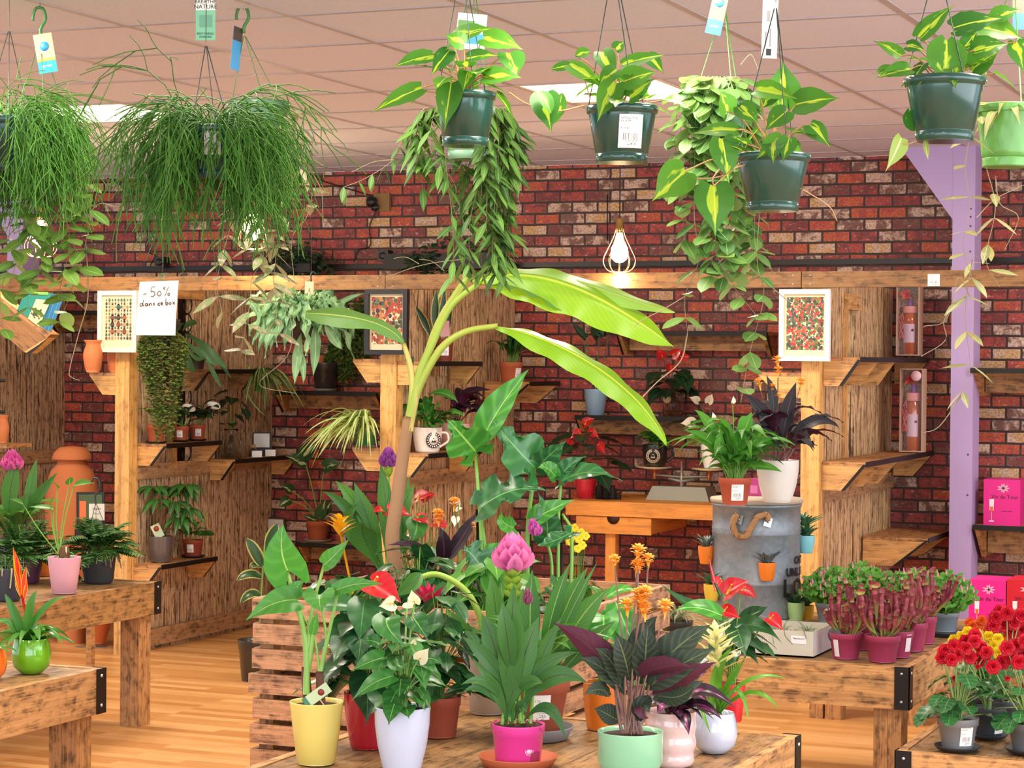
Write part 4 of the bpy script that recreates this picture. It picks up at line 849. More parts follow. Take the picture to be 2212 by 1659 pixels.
# staghorn fern, trailing mat plant and the sale sign hanging from the beam
P = Plant('staghorn_fern', 'staghorn fern with antler leaves right of the sale sign', 0, 0, pos=sx(420, X1+.02, 1.482), cat='potted plant'); s = P.s; pot(P, 24*s, 19*s, 36*s, 'nursery', '2a2a2c', .5)
for pts, w in (([(395, 715, -.05), (410, 690), (425, 700, -.04)], 16), ([(400, 720, 0), (440, 740, -.05), (492, 800, -.05)], 18), ([(395, 735, -.04), (430, 760, -.1), (470, 790, -.1)], 16), ([(395, 745, -.05), (402, 780, -.1), (420, 805, -.1)], 18), ([(400, 725, 0), (455, 745), (500, 818)], 12), ([(400, 740, -.05), (420, 790, -.1), (445, 770, -.12)], 10), ([(400, 700), (385, 695, -.03), (388, 715, -.05)], 12), ([(440, 770, -.1), (460, 800, -.1), (478, 838, -.1)], 10)):
    P.lf(pts, w, 'spoon', fold=.1, nv=10, twist=.6)
P.done(leafm('4f8045', c2='2f5c34', rough=.5))
P = Plant('hanging_trailer', 'dense mat of tiny leaves trailing beneath the paper sale sign', 345, 745, t=10.85); s = P.s; pot(P, 44*s, 34*s, 56*s, 'nursery', '3a3a3a', .5)
gt = P.top
a_ = MB()
for i in range(140):
    an = R_.uniform(0, 6.28); x0 = 350+46*math.cos(an); d0 = .1*math.sin(an)-.03; yl = R_.uniform(770, 960) if 318 < x0 < 392 else R_.uniform(750, 860)
    vine(P, [P.k(350+25*math.cos(an), 716, d0*.5), P.k(x0, 738, d0), P.k(x0+R_.uniform(-8, 8), (738+yl)/2, d0), P.k(lerp(x0, 362, .5)+R_.uniform(-8, 8), yl, d0)], 7.5*s, 9*s, shape='round', asp=1.1, hang=.2, sw=.0007, nv=3, cup=0)
P.done(leafm('557c34', c2='6a6a34', var=.6, trans=.2), plain('6a5f3a', .7), 'tiny_leaves', 'runners'); hanger(P, P.k(350, 640), P.c+V((0, 0, P.h*.93)), P.rt, '2a2a2a', hook=False)
t = Thing('paper_sign', 'white paper sale sign hung from the beam by a green hook', 'sign', K(340, 720, 10.68)); t.s = 10.68/FPX; k_ = lambda x, y: K(x, y, 10.68)
a = MB(); n_ = 8; rows = []; uvr = []
for i in range(n_+1):
    f = i/n_; L0, R0 = k_(302, 609).lerp(k_(293, 724), f), k_(386, 606).lerp(k_(379, 724.5), f); bow = TOCAM*(.012*math.sin(f*3.1))
    rows.append([L0.lerp(R0, j/6)+bow+TOCAM*(.006*math.sin(j/6*3.1)) for j in range(7)]); uvr.append([(j/6, f) for j in range(7)])
a.grid(rows, uvr); t.part('paper', a, plain('dcd4d4', .7)); INK = plain('1c1420', .6)
def pen(strokes, par, x0, y0, sc_, off=.022):
    a = MB()
    for st_ in strokes: a.tube(smooth([k_(x0+px*sc_, y0-py*sc_+px*sc_*-.06)+TOCAM*off for px, py in st_], 4), .0019, n=4)
    par.part('handwriting', a, INK)
pen([[(-4.6, 2.2), (-3, 2.4)], [(1.2, 5.4), (-.6, 5.2), (-.9, 3.2), (.3, 3.3), (.9, 2), (-.1, .9), (-1.1, 1.2)], [(2.9, 3.3), (2, 2.2), (2.8, 1), (3.8, 1.8), (3.5, 3), (2.9, 3.3)], [(7.4, 5.2), (5.6, .8)], [(5.2, 5), (4.9, 4.3), (5.4, 3.9), (5.7, 4.6), (5.2, 5)], [(7.4, 2.2), (6.9, 1.5), (7.4, .9), (7.9, 1.6), (7.4, 2.2)]], t, 332, 645, 4.6)
pen([[(1.5, 1.5), (.5, 1.5), (.2, .6), (1, .2), (1.6, 1.2), (1.9, 3.4)], [(1.6, 1.2), (2.1, .2)], [(4, 1.4), (3, 1.4), (2.8, .5), (3.6, .3), (4.1, 1.4), (4.2, .2)], [(4.8, 1.4), (4.9, .2), (5.2, 1.3), (5.9, 1.3), (6, .2)], [(7.6, 1.5), (6.9, 1.2), (7.5, .7), (6.9, .2)], [(10.2, 1.4), (9.2, 1), (9.4, .2), (10.3, .3)], [(10.8, .8), (11.6, 1), (11.1, 1.6), (10.7, .8), (11.5, .2)], [(13.2, 3.4), (13.2, .2), (14, .4), (14, 1.3), (13.2, 1.2)], [(15.2, 1.5), (14.7, .8), (15.3, .2), (15.9, .9), (15.2, 1.5)], [(16.5, 1.6), (17.7, .2)], [(17.7, 1.6), (16.5, .2)]], t, 303, 663, 4.3)
a = MB(); a.tube(smooth([k_(346, 609), k_(346, 596), k_(351, 592), k_(356, 596)], 5), .004, n=6); t.part('hook', a, plain('3f6a4a'))
# clay jars on the light shelf and elsewhere
CLAY = 'cf7a48'
def jar(name, label, pos, prof_, c=CLAY, group=None, lid=None, n=36):
    t = Thing(name, label, 'clay jar', pos, group); a = MB(); a.lathe(prof_, V(pos), n); t.part('body', a, plain(c, .75))
    if lid: a = MB(); a.lathe(lid, V(pos), n); t.part('lid', a, plain(c, .75))
    return t
def jp(w, h, s): return [(w*.62*s, 0), (w*.8*s, h*.1*s), (w*s, h*.45*s), (w*.98*s, h*.62*s), (w*.72*s, h*.86*s), (w*.74*s, h*.9*s), (w*.92*s, h*.97*s), (w*.94*s, h*s), (w*.8*s, h*s), (w*.6*s, h*.88*s), (0, h*.86*s)]
b = sx(201, XP[1]-.125, 1.463, 760); s = dep(b)/FPX; jar('clay_vase', 'larger clay vase on the light shelf under the egg print', b, jp(21, 70, s))
b = sx(229, XP[1]-.07, 1.463, 760); b.y += .09; jar('clay_vase', 'clay vase beside the post, partly behind the egg print', b, jp(19, 70, s))
p = onZ(158, 1380, 0); b = V((-6.55, 9.75, 0)); s = dep(b)/FPX; bx = onY(155, 1100, 9.75); b = V((bx.x, 9.75, 0)); s = dep(b)/FPX
H_ = 424*s; W_ = 58*s
jar('clay_urn', 'tall lidded clay urn standing behind the fern table', b, [(W_*.5, 0), (W_*.62, H_*.2), (W_*.9, H_*.5), (W_*1.0, H_*.7), (W_*.96, H_*.8), (W_*.78, H_*.875), (W_*.54, H_*.91), (W_*.56, H_*.94), (0, H_*.94)], 'c06f3e', lid=[(W_*.5, H_*.93), (W_*.73, H_*.932), (W_*.74, H_*.94), (W_*.68, H_*.965), (W_*.5, H_*.99), (W_*.42, H_*.995), (W_*.1, H_*1.0), (0, H_*1.0)])
b = onZ(212, 1398, 0); s = dep(b)/FPX; t = jar('clay_cone_pot', 'pointed clay pot in a wire stand under the far left table', b+V((0, 0, .02)), [(12*s, 0), (16*s, .01), (40*s, 90*s), (42*s, 92*s), (38*s, 92*s), (0, 80*s)], 'd0703a')
a = MB()
for q in (((-52, 0), (-12, 6), (20, 2)), ((-52, 0), (-15, -6), (20, -6)),): a.tube([b+RT*x_*s+HF*y_*s*3+V((0, 0, .003)) for x_, y_ in q], .002, n=5)
a.tube([b-RT*.01+V((0, 0, .003))-HF*.03, b-RT*.01+V((0, 0, .24))-HF*.06], .002, n=5); t.part('wire_stand', a, plain('8a8a88', .4, .8))
b = sx(2, XP[0]+.16, 0, 930); b = K(4, 957, 11.4); s = dep(b)/FPX; jar('clay_vase', 'clay vase cut by the left picture edge, on a small shelf', b, jp(16, 60, s))
a = MB(); a.box((b.x-.4, b.y-.12, b.z-.02), (b.x+.12, b.y+.1, b.z-.001), 0, 0); solo('small_shelf', a, WM, 'narrow wooden shelf at the left picture edge under a clay vase', 'shelf')
for (x, y, w) in ((2, 822, 16), (3, 890, 14)): a = MB(); c0 = K(x, y, 11.3); a.tube([c0-RT*.06, c0+RT*w*.5*s], .009, n=8); solo('black_peg', a, BLK, 'black round peg %s the clay vase at the left edge' % ('high above' if y < 850 else 'just above'), 'peg')
# tilted wooden crate of books hanging top left
c0 = K(62, 690, 10.4); s = 10.4/FPX; r = (RT*math.cos(.62)-UP*math.sin(.62)); u = (UP*math.cos(.62)+RT*math.sin(.62))
kk = lambda x, y, d=0: K(x, y, 10.4+d)
t = Thing('tilted_wooden_tray', 'tilted scorched wooden tray hanging with books in it, top left', 'tray', kk(60, 750))
def slab(pts, th, mat, name, g=0, par=None, d=0, lab=None):
    """pts: four picture points (order bl br tl tr); th: depth away from the viewer"""
    a = MB(); q = [kk(x, y, d) for x, y in pts]; a.hexa([q[0], q[1], q[0]+HF*th, q[1]+HF*th, q[2], q[3], q[2]+HF*th, q[3]+HF*th], 0, g); return t.part(name, a, mat, par, lab)
slab([(-80, 590), (102, 729), (-80, 583), (110, 722)], .2, WM, 'floor_board')
slab([(-20, 698), (52, 760), (-80, 590), (102, 729)], .02, wood('9a6a3c', '2c1a0e', .75), 'front_board'); slab([(52, 760), (62, 763), (102, 729), (110, 722)], .2, WLt, 'end_board'); slab([(54, 764), (64, 766), (104, 731), (112, 724)], .006, BLK, 'metal_edge', d=-.012)
def book(label, pts, th, c, spine=None, grp=None, d=.02, extra=None):
    p = [kk(x, y, d) for x, y in pts]; b = Thing('book', label, 'book', p[0], grp); a = MB(); a.hexa([p[0], p[1], p[0]+HF*th, p[1]+HF*th, p[2], p[3], p[2]+HF*th, p[3]+HF*th]); b.part('cover', a, plain(c, .4)); return b
b = book('teal book with a tree picture, front of the tilted tray', [(36, 672), (86, 704), (55, 629), (112, 634)], .012, '1f8472', d=.0)
a = MB(); p = [kk(x, y, -.004) for x, y in ((60, 688), (84, 706), (78, 646), (110, 649))]; a.quad(p[0], p[1], p[3], p[2]); b.part('picture_label', a, plain('e6cf9a', .5)); a = MB()
for i in range(40): a.obox(kk(84+R_.gauss(0, 6)-3, 676+R_.gauss(0, 5), -.006), RT*.008, UP*.007, HF*.001)
b.part('tree_picture', a, plain('4a5a3a')); a = MB(); p = [kk(x, y, -.004) for x, y in ((67, 636), (104, 637), (67, 630), (104, 631))]; a.quad(p[0], p[1], p[3], p[2]); b.part('title_strip', a, plain('7fc84a', .5))
for i in range(6): book('thin blue book standing behind the teal one in the tilted tray', [(86+i*4, 705+i*2.0), (89.5+i*4, 707+i*2.0), (112+i*4.4, 634+i*.8), (116+i*4.4, 635+i*.8)], .014, '2a6a9a' if i % 2 else '2f7f9c', grp='blue books in the tilted tray', d=.018)
# ---- framed prints
def printm(seed, bg, cols, scale, dens=.42):
    n = N('botanical_print_%d' % seed); x, y, _ = n.sep(n.coord('UV')); v = n.node('ShaderNodeTexVoronoi'); v.inputs['Scale'].default_value = scale; v.inputs['Randomness'].default_value = .75
    n.l.new(n.comb(n.math('ADD', x, seed), n.math('MULTIPLY', y, 1.35)), v.inputs['Vector']); r = n.sep(v.outputs['Color'])
    m = n.math('LESS_THAN', n.math('ADD', v.outputs['Distance'], n.math('MULTIPLY', r[1], .14)), dens)
    c = n.ramp(r[0], [(i/len(cols), C(k)) for i, k in enumerate(cols)], 'CONSTANT'); c = n.mix(n.math('MULTIPLY', n.noise(n.coord('UV'), 70, 2), .5), c, hexc('3a3a2c'))
    b_ = n.math('MULTIPLY', n.math('MULTIPLY', n.math('GREATER_THAN', x, .05), n.math('LESS_THAN', x, .95)), n.math('MULTIPLY', n.math('GREATER_THAN', y, .1), n.math('LESS_THAN', y, .95)))
    n.col(n.mix(n.math('MULTIPLY', m, b_), C(bg), c)).rough(.6); return n.m
def frame(label, x0, y0, x1, y1, fc, m, bw=10, eggs=None, bot=True, Y=YB-.05):
    A, B = onY(x0, (y0+y1)/2, Y), onY(x1, (y0+y1)/2, Y); zt = onY((x0+x1)/2, y0, Y).z; zb = onY((x0+x1)/2, y1, Y).z; xa, xb = A.x, B.x; s = dep(A)/FPX; w = bw*s
    t = Thing('framed_print', label, 'picture', ((xa+xb)/2, Y, zb)); a = MB()
    a.box((xa, Y-.012, zb), (xb, Y+.015, zb+w)); a.box((xa, Y-.012, zt-w), (xb, Y+.015, zt)); a.box((xa, Y-.012, zb+w), (xa+w, Y+.015, zt-w)); a.box((xb-w, Y-.012, zb+w), (xb, Y+.015, zt-w)); t.part('frame', a, plain(fc, .4))
    a = MB(); a.quad(V((xa+w, Y+.005, zb+w)), V((xb-w, Y+.005, zb+w)), V((xb-w, Y+.005, zt-w)), V((xa+w, Y+.005, zt-w))); t.part('print', a, m)
    t.r = (xa+w, xb-w, zb+w, zt-w, Y); return t
F1 = frame('white framed print of many eggs, left of the paper sign', 213, 628, 297, 761, 'ece4d8', plain('ddd2b4', .6)); xa, xb, za, zb, Y = F1.r
ec = ['7a4a34', '5a6a5c', 'b08a6a', '2f5a5a', '9a5a3a', '8a8a6c', '4a3a30', 'c0a888']
for k, cc in enumerate(ec):
    a = MB()
    for i in range(9):
        for j in range(12):
            if (i*5+j*3+i*j) % 8 != k: continue
            big = (i in (2, 4, 6) and j in (2, 4, 6, 9)); rr = .0165 if big else R_.uniform(.006, .0095); cx = lerp(xa+.012, xb-.012, (i+.5)/9); cz = lerp(za+.04, zb-.015, (j+.5)/12)
            P_ = [V((cx+rr*.75*math.cos(q*.524)*(1-.18*math.sin(q*.524)), Y+.0035, cz+rr*math.sin(q*.524))) for q in range(12)]; b0 = len(a.v); a.v += P_; a.face(tuple(reversed(range(b0, b0+12))), None, 0, False)
    if a.v: F1.part('printed_eggs', a, plain(cc, .6))
F2 = frame('black framed print of fruit beside the middle post', 789, 625, 881, 766, '1e1a1a', printm(3, 'd8c4a0', ['a8482a', 'c0683a', '4a5a3a', 'b83a2a', '6a7a4a', '3a2a3a', 'c88a4a', '8a3a2a'], 11, .75))
F3 = frame('white framed print of red wildflowers on the right-hand post', 1684, 625, 1793, 780, 'f4efea', printm(9, 'e6deae', ['4a5a4a', 'b83a2a', '6a7a4a', '3a4a3c', 'd8684a', '5a5a6a', '7a8a4a', 'c84a3a'], 17, .8))
# label on the beam
a = MB(); p = sy(2017, YB-.031, 1.914, 603); s = dep(p)/FPX; a.obox(p, V((26*s, 0, 0)), V((0, .001, 0)), V((0, 0, 26*s))); a.quad(p+V((-13*s, -.0008, -13*s)), p+V((13*s, -.0008, -13*s)), p+V((13*s, -.0008, 13*s)), p+V((-13*s, -.0008, 13*s)), 1); BEAMS[2].part('price_label', a, [plain('eeeae6'), priceM()])
# ---- blue-green fern etc. around the second stall
P = Plant('hanging_blue_fern', 'blue-green wavy-leaved fern hanging from the beam left of the fruit print', 650, 735, t=10.6); s = P.s; pot(P, 48*s, 38*s, 58*s, 'nursery', '25282a', .5); o = P.top
for i in range(210):
    a0 = R_.uniform(0, 6.28); e = R_.uniform(-.3, 1.3); L_ = R_.uniform(80, 165)*s; d = az(a0)*math.cos(e)+V((0, 0, math.sin(e))); b = o+az(a0)*R_.uniform(.02, .12)+V((0, 0, R_.uniform(0, .06))); P.S.tube([o, b], .0012, n=4)
    P.L.leaf([b, b+d*L_*.45, b+d*L_*.55-V((0, 0, L_*R_.uniform(.2, .7)))], R_.uniform(14, 23)*s, 'lance', V((0, 0, 1))-HF*.9+rv(.4), wave=.35, wf=2.5, nv=12, nu=2, notch=0, twist=R_.uniform(-1, 1), fold=.1)
for pts, w in (([(650, 720, -.1), (640, 780, -.12), (636, 832, -.12)], 22), ([(680, 700, -.1), (685, 750, -.13), (676, 815, -.12)], 24), ([(640, 740, -.1), (660, 790, -.12), (655, 830, -.12)], 16), ([(700, 700, -.1), (725, 740, -.12), (740, 755, -.12)], 20), ([(690, 690, -.08), (740, 640, -.05), (795, 632, -.05)], 12), ([(560, 690, -.08), (545, 640, -.08), (530, 660, -.08)], 16)): P.lf(pts, w, 'lance', wave=.18, wf=3, nv=14, nu=4, nh=TOCAM)
P.done(leafm('93bd86', c2='6c9c6c', rib='aacf98', back='a0c498', rough=.6, trans=.2), plain('7a7a4a')); hanger(P, P.k(672, 600), P.c+V((0, 0, P.h*.93)), P.rt, '203a3a', hook=False)
card(P, 668, 622, 19, 28, d=-.03, rot=-.05, c='cdc6a0'); a = MB(); a.tube(smooth([P.k(672, 610), P.k(672, 592), P.k(677, 587), P.k(682, 592)], 4), .004, n=6); P.part('beam_hook', a, plain('203a3a'))
SPI = leafm('9dbb58', c2='86a848', rib='e4e6b4', ribw=.25, trans=.35)
P = small('potted_spider_plant', 'cream-striped spider plant in a green pot, low shelf by the middle post', sx(789, XP[2]-.12, 1.112), 50, 40, 36, '2f6a3c', 'nursery'); s = P.s; saucer(P, 30*s, .010, '55504c')
clump(P, P.top, 110, (80*s, 190*s), (6*s, 10*s), 'strap', el=(25, 89), droop=.6, jit=.02, az_=(1.7, 5.4), nv=9, fold=.4); P.done(SPI)
P = small('potted_spider_plant', 'spider plant in a bright green pot behind the blue-green fern', sy(562, 10.62, WS['a'][0]+.0), 34, 28, 30, '3a8a3c', 'nursery'); s = P.s
clump(P, P.top, 60, (60*s, 120*s), (5*s, 8*s), 'strap', el=(20, 88), droop=.8, jit=.02, az_=(-1.6, 1.6), nv=8, fold=.4)
for q in ([(560, 790), (575, 840, -.1), (572, 885, -.1)], [(540, 790), (510, 850, -.1), (575, 900, -.15)]): P.lf(q, 8, 'strap')
P.done(leafm('7a9a48', c2='5a7a38', rib='b8c890', ribw=.2, trans=.25)); Pq = P
P = small('potted_plant', 'big dark pot with a grey saucer on the wall shelf beneath the blue-green fern', sy(702, 10.88, WS['a'][0]+.002), 58, 44, 62, '2a282a', 'nursery'); s = P.s; saucer(P, 27*s, .012, '8a8a88')
for i in range(60): a0 = R_.uniform(0, 6.28); x0 = 760+28*math.cos(a0); y0 = R_.uniform(640, 740); vine(P, [P.top, P.k(x0, y0, .05*math.sin(a0)), P.k(x0+R_.uniform(-15, 15), y0+70, .05*math.sin(a0)), P.k(x0+R_.uniform(-15, 20), R_.uniform(760, 835), .05*math.sin(a0))], 6*s, 12*s, shape='lance', asp=2.2, sw=.0007, nv=3)
P.done(leafm('5f7a34', c2='46602c'))
P = small('potted_variegated_plant', 'white-marbled climbing plant in a terracotta pot on the low wall shelf', sy(689, 10.88, WS['b'][0]+.002), 50, 38, 46, 'a4502f', 'nursery', rough=.75, coat=0); s = P.s; saucer(P, 30*s, .012, '8a8478')
for (x, y, x2, y2, w) in ((660, 1000, 615, 985, 34), (655, 985, 690, 955, 40), (700, 1010, 740, 1000, 34), (630, 1060, 605, 1050, 26), (625, 1080, 600, 1098, 28), (690, 1120, 705, 1075, 28), (700, 1110, 720, 1080, 20), (680, 1125, 648, 1112, 16)):
    P.st([(689, 1122), ((x+689)/2, (y+1122)/2-8, -.02), (x, y, -.03)], 2.6, 2); P.lf([(x, y, -.03), ((x+x2)/2, (y+y2)/2-4, -.05), (x2, y2, -.05)], w, 'heart', nh=TOCAM+V((0, 0, .5)), lobe=.2)
P.done(leafm('3a5a2c', c2='2a4a28', stripe='b8c088', vein=0))
t = Thing('glass_jar', 'empty round glass jar right of the marbled plant on the low wall shelf', 'jar', sy(772, 10.88, WS['b'][0]+.002)); s = dep(t.b)/FPX
a = MB(); a.lathe([(16*s, 0), (22*s, 8*s), (25*s, 24*s), (19*s, 44*s), (14*s, 50*s), (14*s, 58*s), (12.6*s, 58*s), (12.6*s, 50*s), (17*s, 43*s), (23*s, 24*s), (20*s, 8*s), (0, 3*s)], t.b, 24); t.part('glass', a, glassm())
a = MB(); p = sy(598, YW-.02, .6, 1135); p = onY(598, 1135, YW-.03); s = dep(p)/FPX; a.obox(p, V((42*s, 0, 0)), V((0, .02, 0)), V((0, 0, 34*s))); a.obox(p+V((0, -.012, 0)), V((36*s, 0, 0)), V((0, .004, 0)), V((0, 0, 27*s)), 1); solo('small_canvas', a, [plain('4a3a2a'), plain('cfc8c4', .5)], 'small pale board on the brick wall behind the big-leaved plant', 'board')
# ---- snake plant and mugs on the middle partition
P = small('potted_snake_plant', 'snake plant in a brown pot on the high shelf of the middle partition', sx(957, X2, 1.537), 44, 36, 50, '7a3424', 'nursery', rough=.6, coat=0); s = P.s; potlabel(P, 12, .04, .25, .75)
for q, w in (([(945, 735, 0), (935, 690), (945, 618)], 22), ([(950, 735, 0), (955, 690), (962, 615)], 20), ([(930, 735, 0), (925, 700), (893, 655, -.05)], 18), ([(965, 735, .02), (970, 690, .02), (975, 620, .02)], 16)): P.lf(q, w, 'lanceb', nh=TOCAM, fold=.4, nv=10)
P.done(leafm('3c5c38', c2='2c4a30', edge='c0bc6a', trans=.1)); stick_tag(P, 961, 710, 20, 34, 960, 740, 'd8a0a0')
COF = leafm('4a9438', c2='2c6e2c', rib='7fb850', trans=.25, rough=.2, coat=.4)
def logo(P, ang, zf, r, ink, pap, words=False):
    rr = lerp(P.rb, P.rt, .7)+.0015; th = math.radians(ang); d = -HF*math.cos(th)+V((math.cos(TH), math.sin(TH), 0))*math.sin(th); c = P.c+V((0, 0, P.h*zf))+d*rr; a = MB()
    a.lathe([(r, -.004), (r, .001), (0, .001)], c, 28, 0, d); a.lathe([(r*.62, .001), (r*.62, .0016), (0, .0016)], c, 24, 1, d); a.lathe([(r*.42, .0016), (r*.42, .0022), (0, .0022)], c+V((0, 0, -r*.1)), 3, 0, d); a.lathe([(r*.16, .0022), (r*.16, .0026), (0, .0026)], c, 10, 1, d)
    for k in range(18):
        an = k*.349; side = d.cross(V((0, 0, 1))).normalized(); q = side*math.cos(an)+V((0, 0, 1))*math.sin(an); tg = -side*math.sin(an)+V((0, 0, 1))*math.cos(an); a.obox(c+q*r*.81+d*.0014, q*r*.2, tg*r*.12, d*.0006, 1)
    return P.part('round_emblem', a, [plain(ink), plain(pap)])
def mug(name, label, pos, w, h, c, ink, pap, leaves, ang=0, handle=1):
    P = small(name, label, pos, w, w*.8, h, c, 'cup', rough=.25, coat=.5); s = P.s; logo(P, ang, .5, w*s*.27, ink, pap)
    if handle: r_ = V((math.cos(TH), math.sin(TH), 0)); a = MB(); a.tube(smooth([P.c+r_*w*s*.45+V((0, 0, h*s*.78)), P.c+r_*w*s*.66+V((0, 0, h*s*.75)), P.c+r_*w*s*.7+V((0, 0, h*s*.45)), P.c+r_*w*s*.42+V((0, 0, h*s*.2))], 5), .006, n=8); P.part('handle', a, plain(c, .25, 0, .5))
    return P
P = mug('coffee_mug_plant', 'glossy young plant in a cream mug with a round black emblem', sx(924, X2-.01, 1.087), 64, 54, 'efe6da', '2a2626', 'efe6da', None, 28); s = P.s
clump(P, P.top, 34, (28*s, 85*s), (18*s, 26*s), 'oval', el=(25, 88), droop=.3, jit=.03, petiole=.45, pw=.0014, wave=.1, nv=8); P.lf([(930, 850), (965, 842, -.03), (990, 870, -.04)], 24, 'lance', wave=.1); P.done(COF)
a = MB(); a.tube([P.k(905, 905, -.02), P.k(904, 925, -.02)], .006, n=8); a.tube([P.k(913, 905, -.02), P.k(913, 925, -.02)], .003, n=5); P.part('wooden_spoon', a, plain('c89a6a', .6))
CALD = leafm('3a2230', c2='2a1a26', rib='5a3a4a', back='5c2440', rough=.45, trans=.12, vein=0)
P = small('potted_calathea', 'dark-leaved calathea in a ribbed pink pot beside the cream mug', sx(985, X2+.0, 1.087), 60, 46, 58, 'e0b0a4', 'ball', rough=.4, wav=lambda th, z: .012*math.sin(z*900)); s = P.s
clump(P, P.top, 16, (60*s, 105*s), (26*s, 36*s), 'lance', el=(40, 80), az_=(-1.7, 1.7), droop=.35, petiole=.4, pw=.002); P.lf([(985, 870), (1010, 838), (1060, 842, -.05)], 26, 'lance', wave=.05); P.done(CALD, plain('5a3040'))
P = small('potted_peace_lily', 'peace lily in a terracotta pot on the short shelf by the brick wall', sx(1103, XP[2]+.2, 1.432), 52, 42, 42, 'b4603c', 'nursery', rough=.7, coat=0); s = P.s
clump(P, P.top, 60, (50*s, 105*s), (11*s, 17*s), 'lance', el=(40, 88), az_=(-1.9, 1.9), droop=.3, petiole=.35, pw=.0012, jit=.03, nv=6); spathe(P, P.k(1132, 728, -.03), (UP+RT*.1).normalized(), 9*s, 0, cm=plain('d8d4b8')); potlabel(P, 45, .04, .2, .7); P.done(DKG)
# ---- wall shelf with blue pot, vase
zz, Yf = WS['d']
P = small('potted_alocasia', 'arrow-leaved plant in a light blue pot on the brick wall shelf', sy(1287, YW-.13, zz+.002), 51, 38, 57, '93b7d2', 'tapered', rough=.25, coat=.4); s = P.s
for q, w in (([(1295, 725, 0), (1288, 700, -.03), (1304, 672, -.03)], 36), ([(1265, 730, 0), (1245, 710, -.02), (1232, 690, -.03)], 18), ([(1318, 712, 0), (1328, 708, -.02), (1335, 698, -.02)], 18), ([(1250, 660, 0), (1242, 655, 0), (1235, 650, 0)], 18)):
    P.st([(1287, 842), ((q[0][0]+1287)/2, 780), q[0]], 2.6, 2); P.lf(q, w, 'arrow', nh=TOCAM+V((0, 0, .4)), lobe=.3, wave=.03)
P.lf([(1290, 725, -.01), (1295, 700, -.03), (1305, 728, -.03)], 38, 'heart', nh=TOCAM); P.done(VDK, plain('4a6a38')); stick_tag(P, 1287, 817, 17, 27, 1286, 842, 'c8d8a8', 0, spot='5a2a24')
P = Plant('vase_anthurium', 'red anthurium rooted in a tall glass vase on the brick wall shelf', 0, 0, pos=sy(1454, YW-.13, zz+.002)); s = P.s; vase(P, 22*s, 56*s, .8); P.top = P.c+V((0, 0, 54*s)); a = MB()
for i in range(50): q = P.c+V((R_.uniform(-.035, .035), R_.uniform(-.035, .035), .004)); a.tube(smooth([q, q+rv(.03)+V((0, 0, .04)), P.c+rv(.01)+V((0, 0, 48*s))], 3), .0008, n=3)
P.part('roots', a, plain('6a4a2c', .8)); hearts(P, P.top, 11, (0, 70*s), (14*s, 45*s), (34*s, 52*s), tilt=(0, .9), sw=.0015, az_=(3.0, 6.4))
REDM = plain('c01c24', .25, 0, .6); YEL = plain('e8b93c', .5)
for (x, y, x2, y2) in ((1432, 772, 1418, 750), (1452, 768, 1475, 752), (1450, 790, 1445, 810), (1468, 770, 1482, 770)): b, e = P.k(x, y, -.04), P.k(x2, y2, -.06); P.S.tube([P.top, b], .0016, n=5); spathe(P, b, (e-b).normalized(), 24*s, 1, cm=REDM, sm=YEL, up=TOCAM)
P.done(VDK, plain('3a5a30'))
a = MB(); a.lathe([(.022, 0), (.022, .002), (0, .002)], K(1441, 862, P.t-.05), 18, 0, TOCAM); P.part('round_tag', a, plain('cdb48a'))
# ---- hanging cage bulbs, wires, rail, boxes on the wall
def bulb(x, y, t, label, rz=1.0):
    p = K(x, y, t); T = Thing('cage_pendant', label, 'pendant lamp', p, None); s = t/FPX
    a = MB(); a.tube([p+V((0, 0, .16)), V((p.x, p.y, CEIL-.004))], .003, n=6); T.part('cord', a, BLK)
    a = MB(); a.lathe([(.017, .10), (.017, .15), (.008, .16), (0, .16)], p, 18); T.part('socket', a, plain('a88a4a', .3, .8))
    a = MB()
    for k in range(10):
        pts = [p+az(k*.6283)*r+V((0, 0, z)) for r, z in ((.017, .11), (.03, .07), (.062, .005), (.078, -.03), (.075, -.06), (.055, -.085), (.03, -.092))]; a.tube(smooth(pts, 3), .0018, n=4)
    a.tube([p+az(k*.3)*.03+V((0, 0, -.092)) for k in range(22)], .002, n=4); T.part('wire_cage', a, plain('d8c8a0', .3, .6))
    a = MB(); a.lathe([(.012, .09), (.02, .06), (.038, .02), (.042, -.005), (.036, -.03), (.018, -.046), (0, -.05)], p, 20, capb=False); T.part('glass_bulb', a, plain('ffd9a0', .3, emis=22), label='glowing filament bulb')
    l = bpy.data.lights.new('bulb_glow', 'POINT'); l.energy = 9; l.color = (1, .72, .42); l.shadow_soft_size = .04; o = bpy.data.objects.new('bulb_glow', l); COL.objects.link(o); o.location = p+V((0, 0, -.13))
bulb(1338, 545, 10.0, 'caged bulb glowing before the bare brick, right of the banana leaf'); bulb(88, 515, 10.6, 'caged bulb glowing behind the left round-leaved trails'); bulb(545, 498, 10.6, 'caged bulb glowing under the round rush-like plant')
A = onY(-60, 585, YW-.03); B = onY(2300, 560, YW-.03); zc = 2.055; zl = onY(300, 580, YW-.03).z
a = MB(); a.box((A.x, YW-.03, zl-.014), (B.x, YW-.001, zl+.014)); solo('light_rail', a, plain('15110f', .4), 'long black track rail running along the brick wall', 'rail', (A.x, YW-.015, zl-.014))
def wire(pts, label, Y=YW-.012): a = MB(); a.tube(smooth([onY(x, y, Y) for x, y in pts], 6), .0035, n=5); solo('black_cable', a, plain('14110f', .5), label, 'cable')
wire([(205, 372), (270, 405), (310, 440), (318, 470)], 'black cable sagging from the ceiling between the two rush plants'); wire([(318, 470), (320, 540), (335, 552), (325, 575), (350, 580)], 'black cable looping down to the black box above the paper sign')
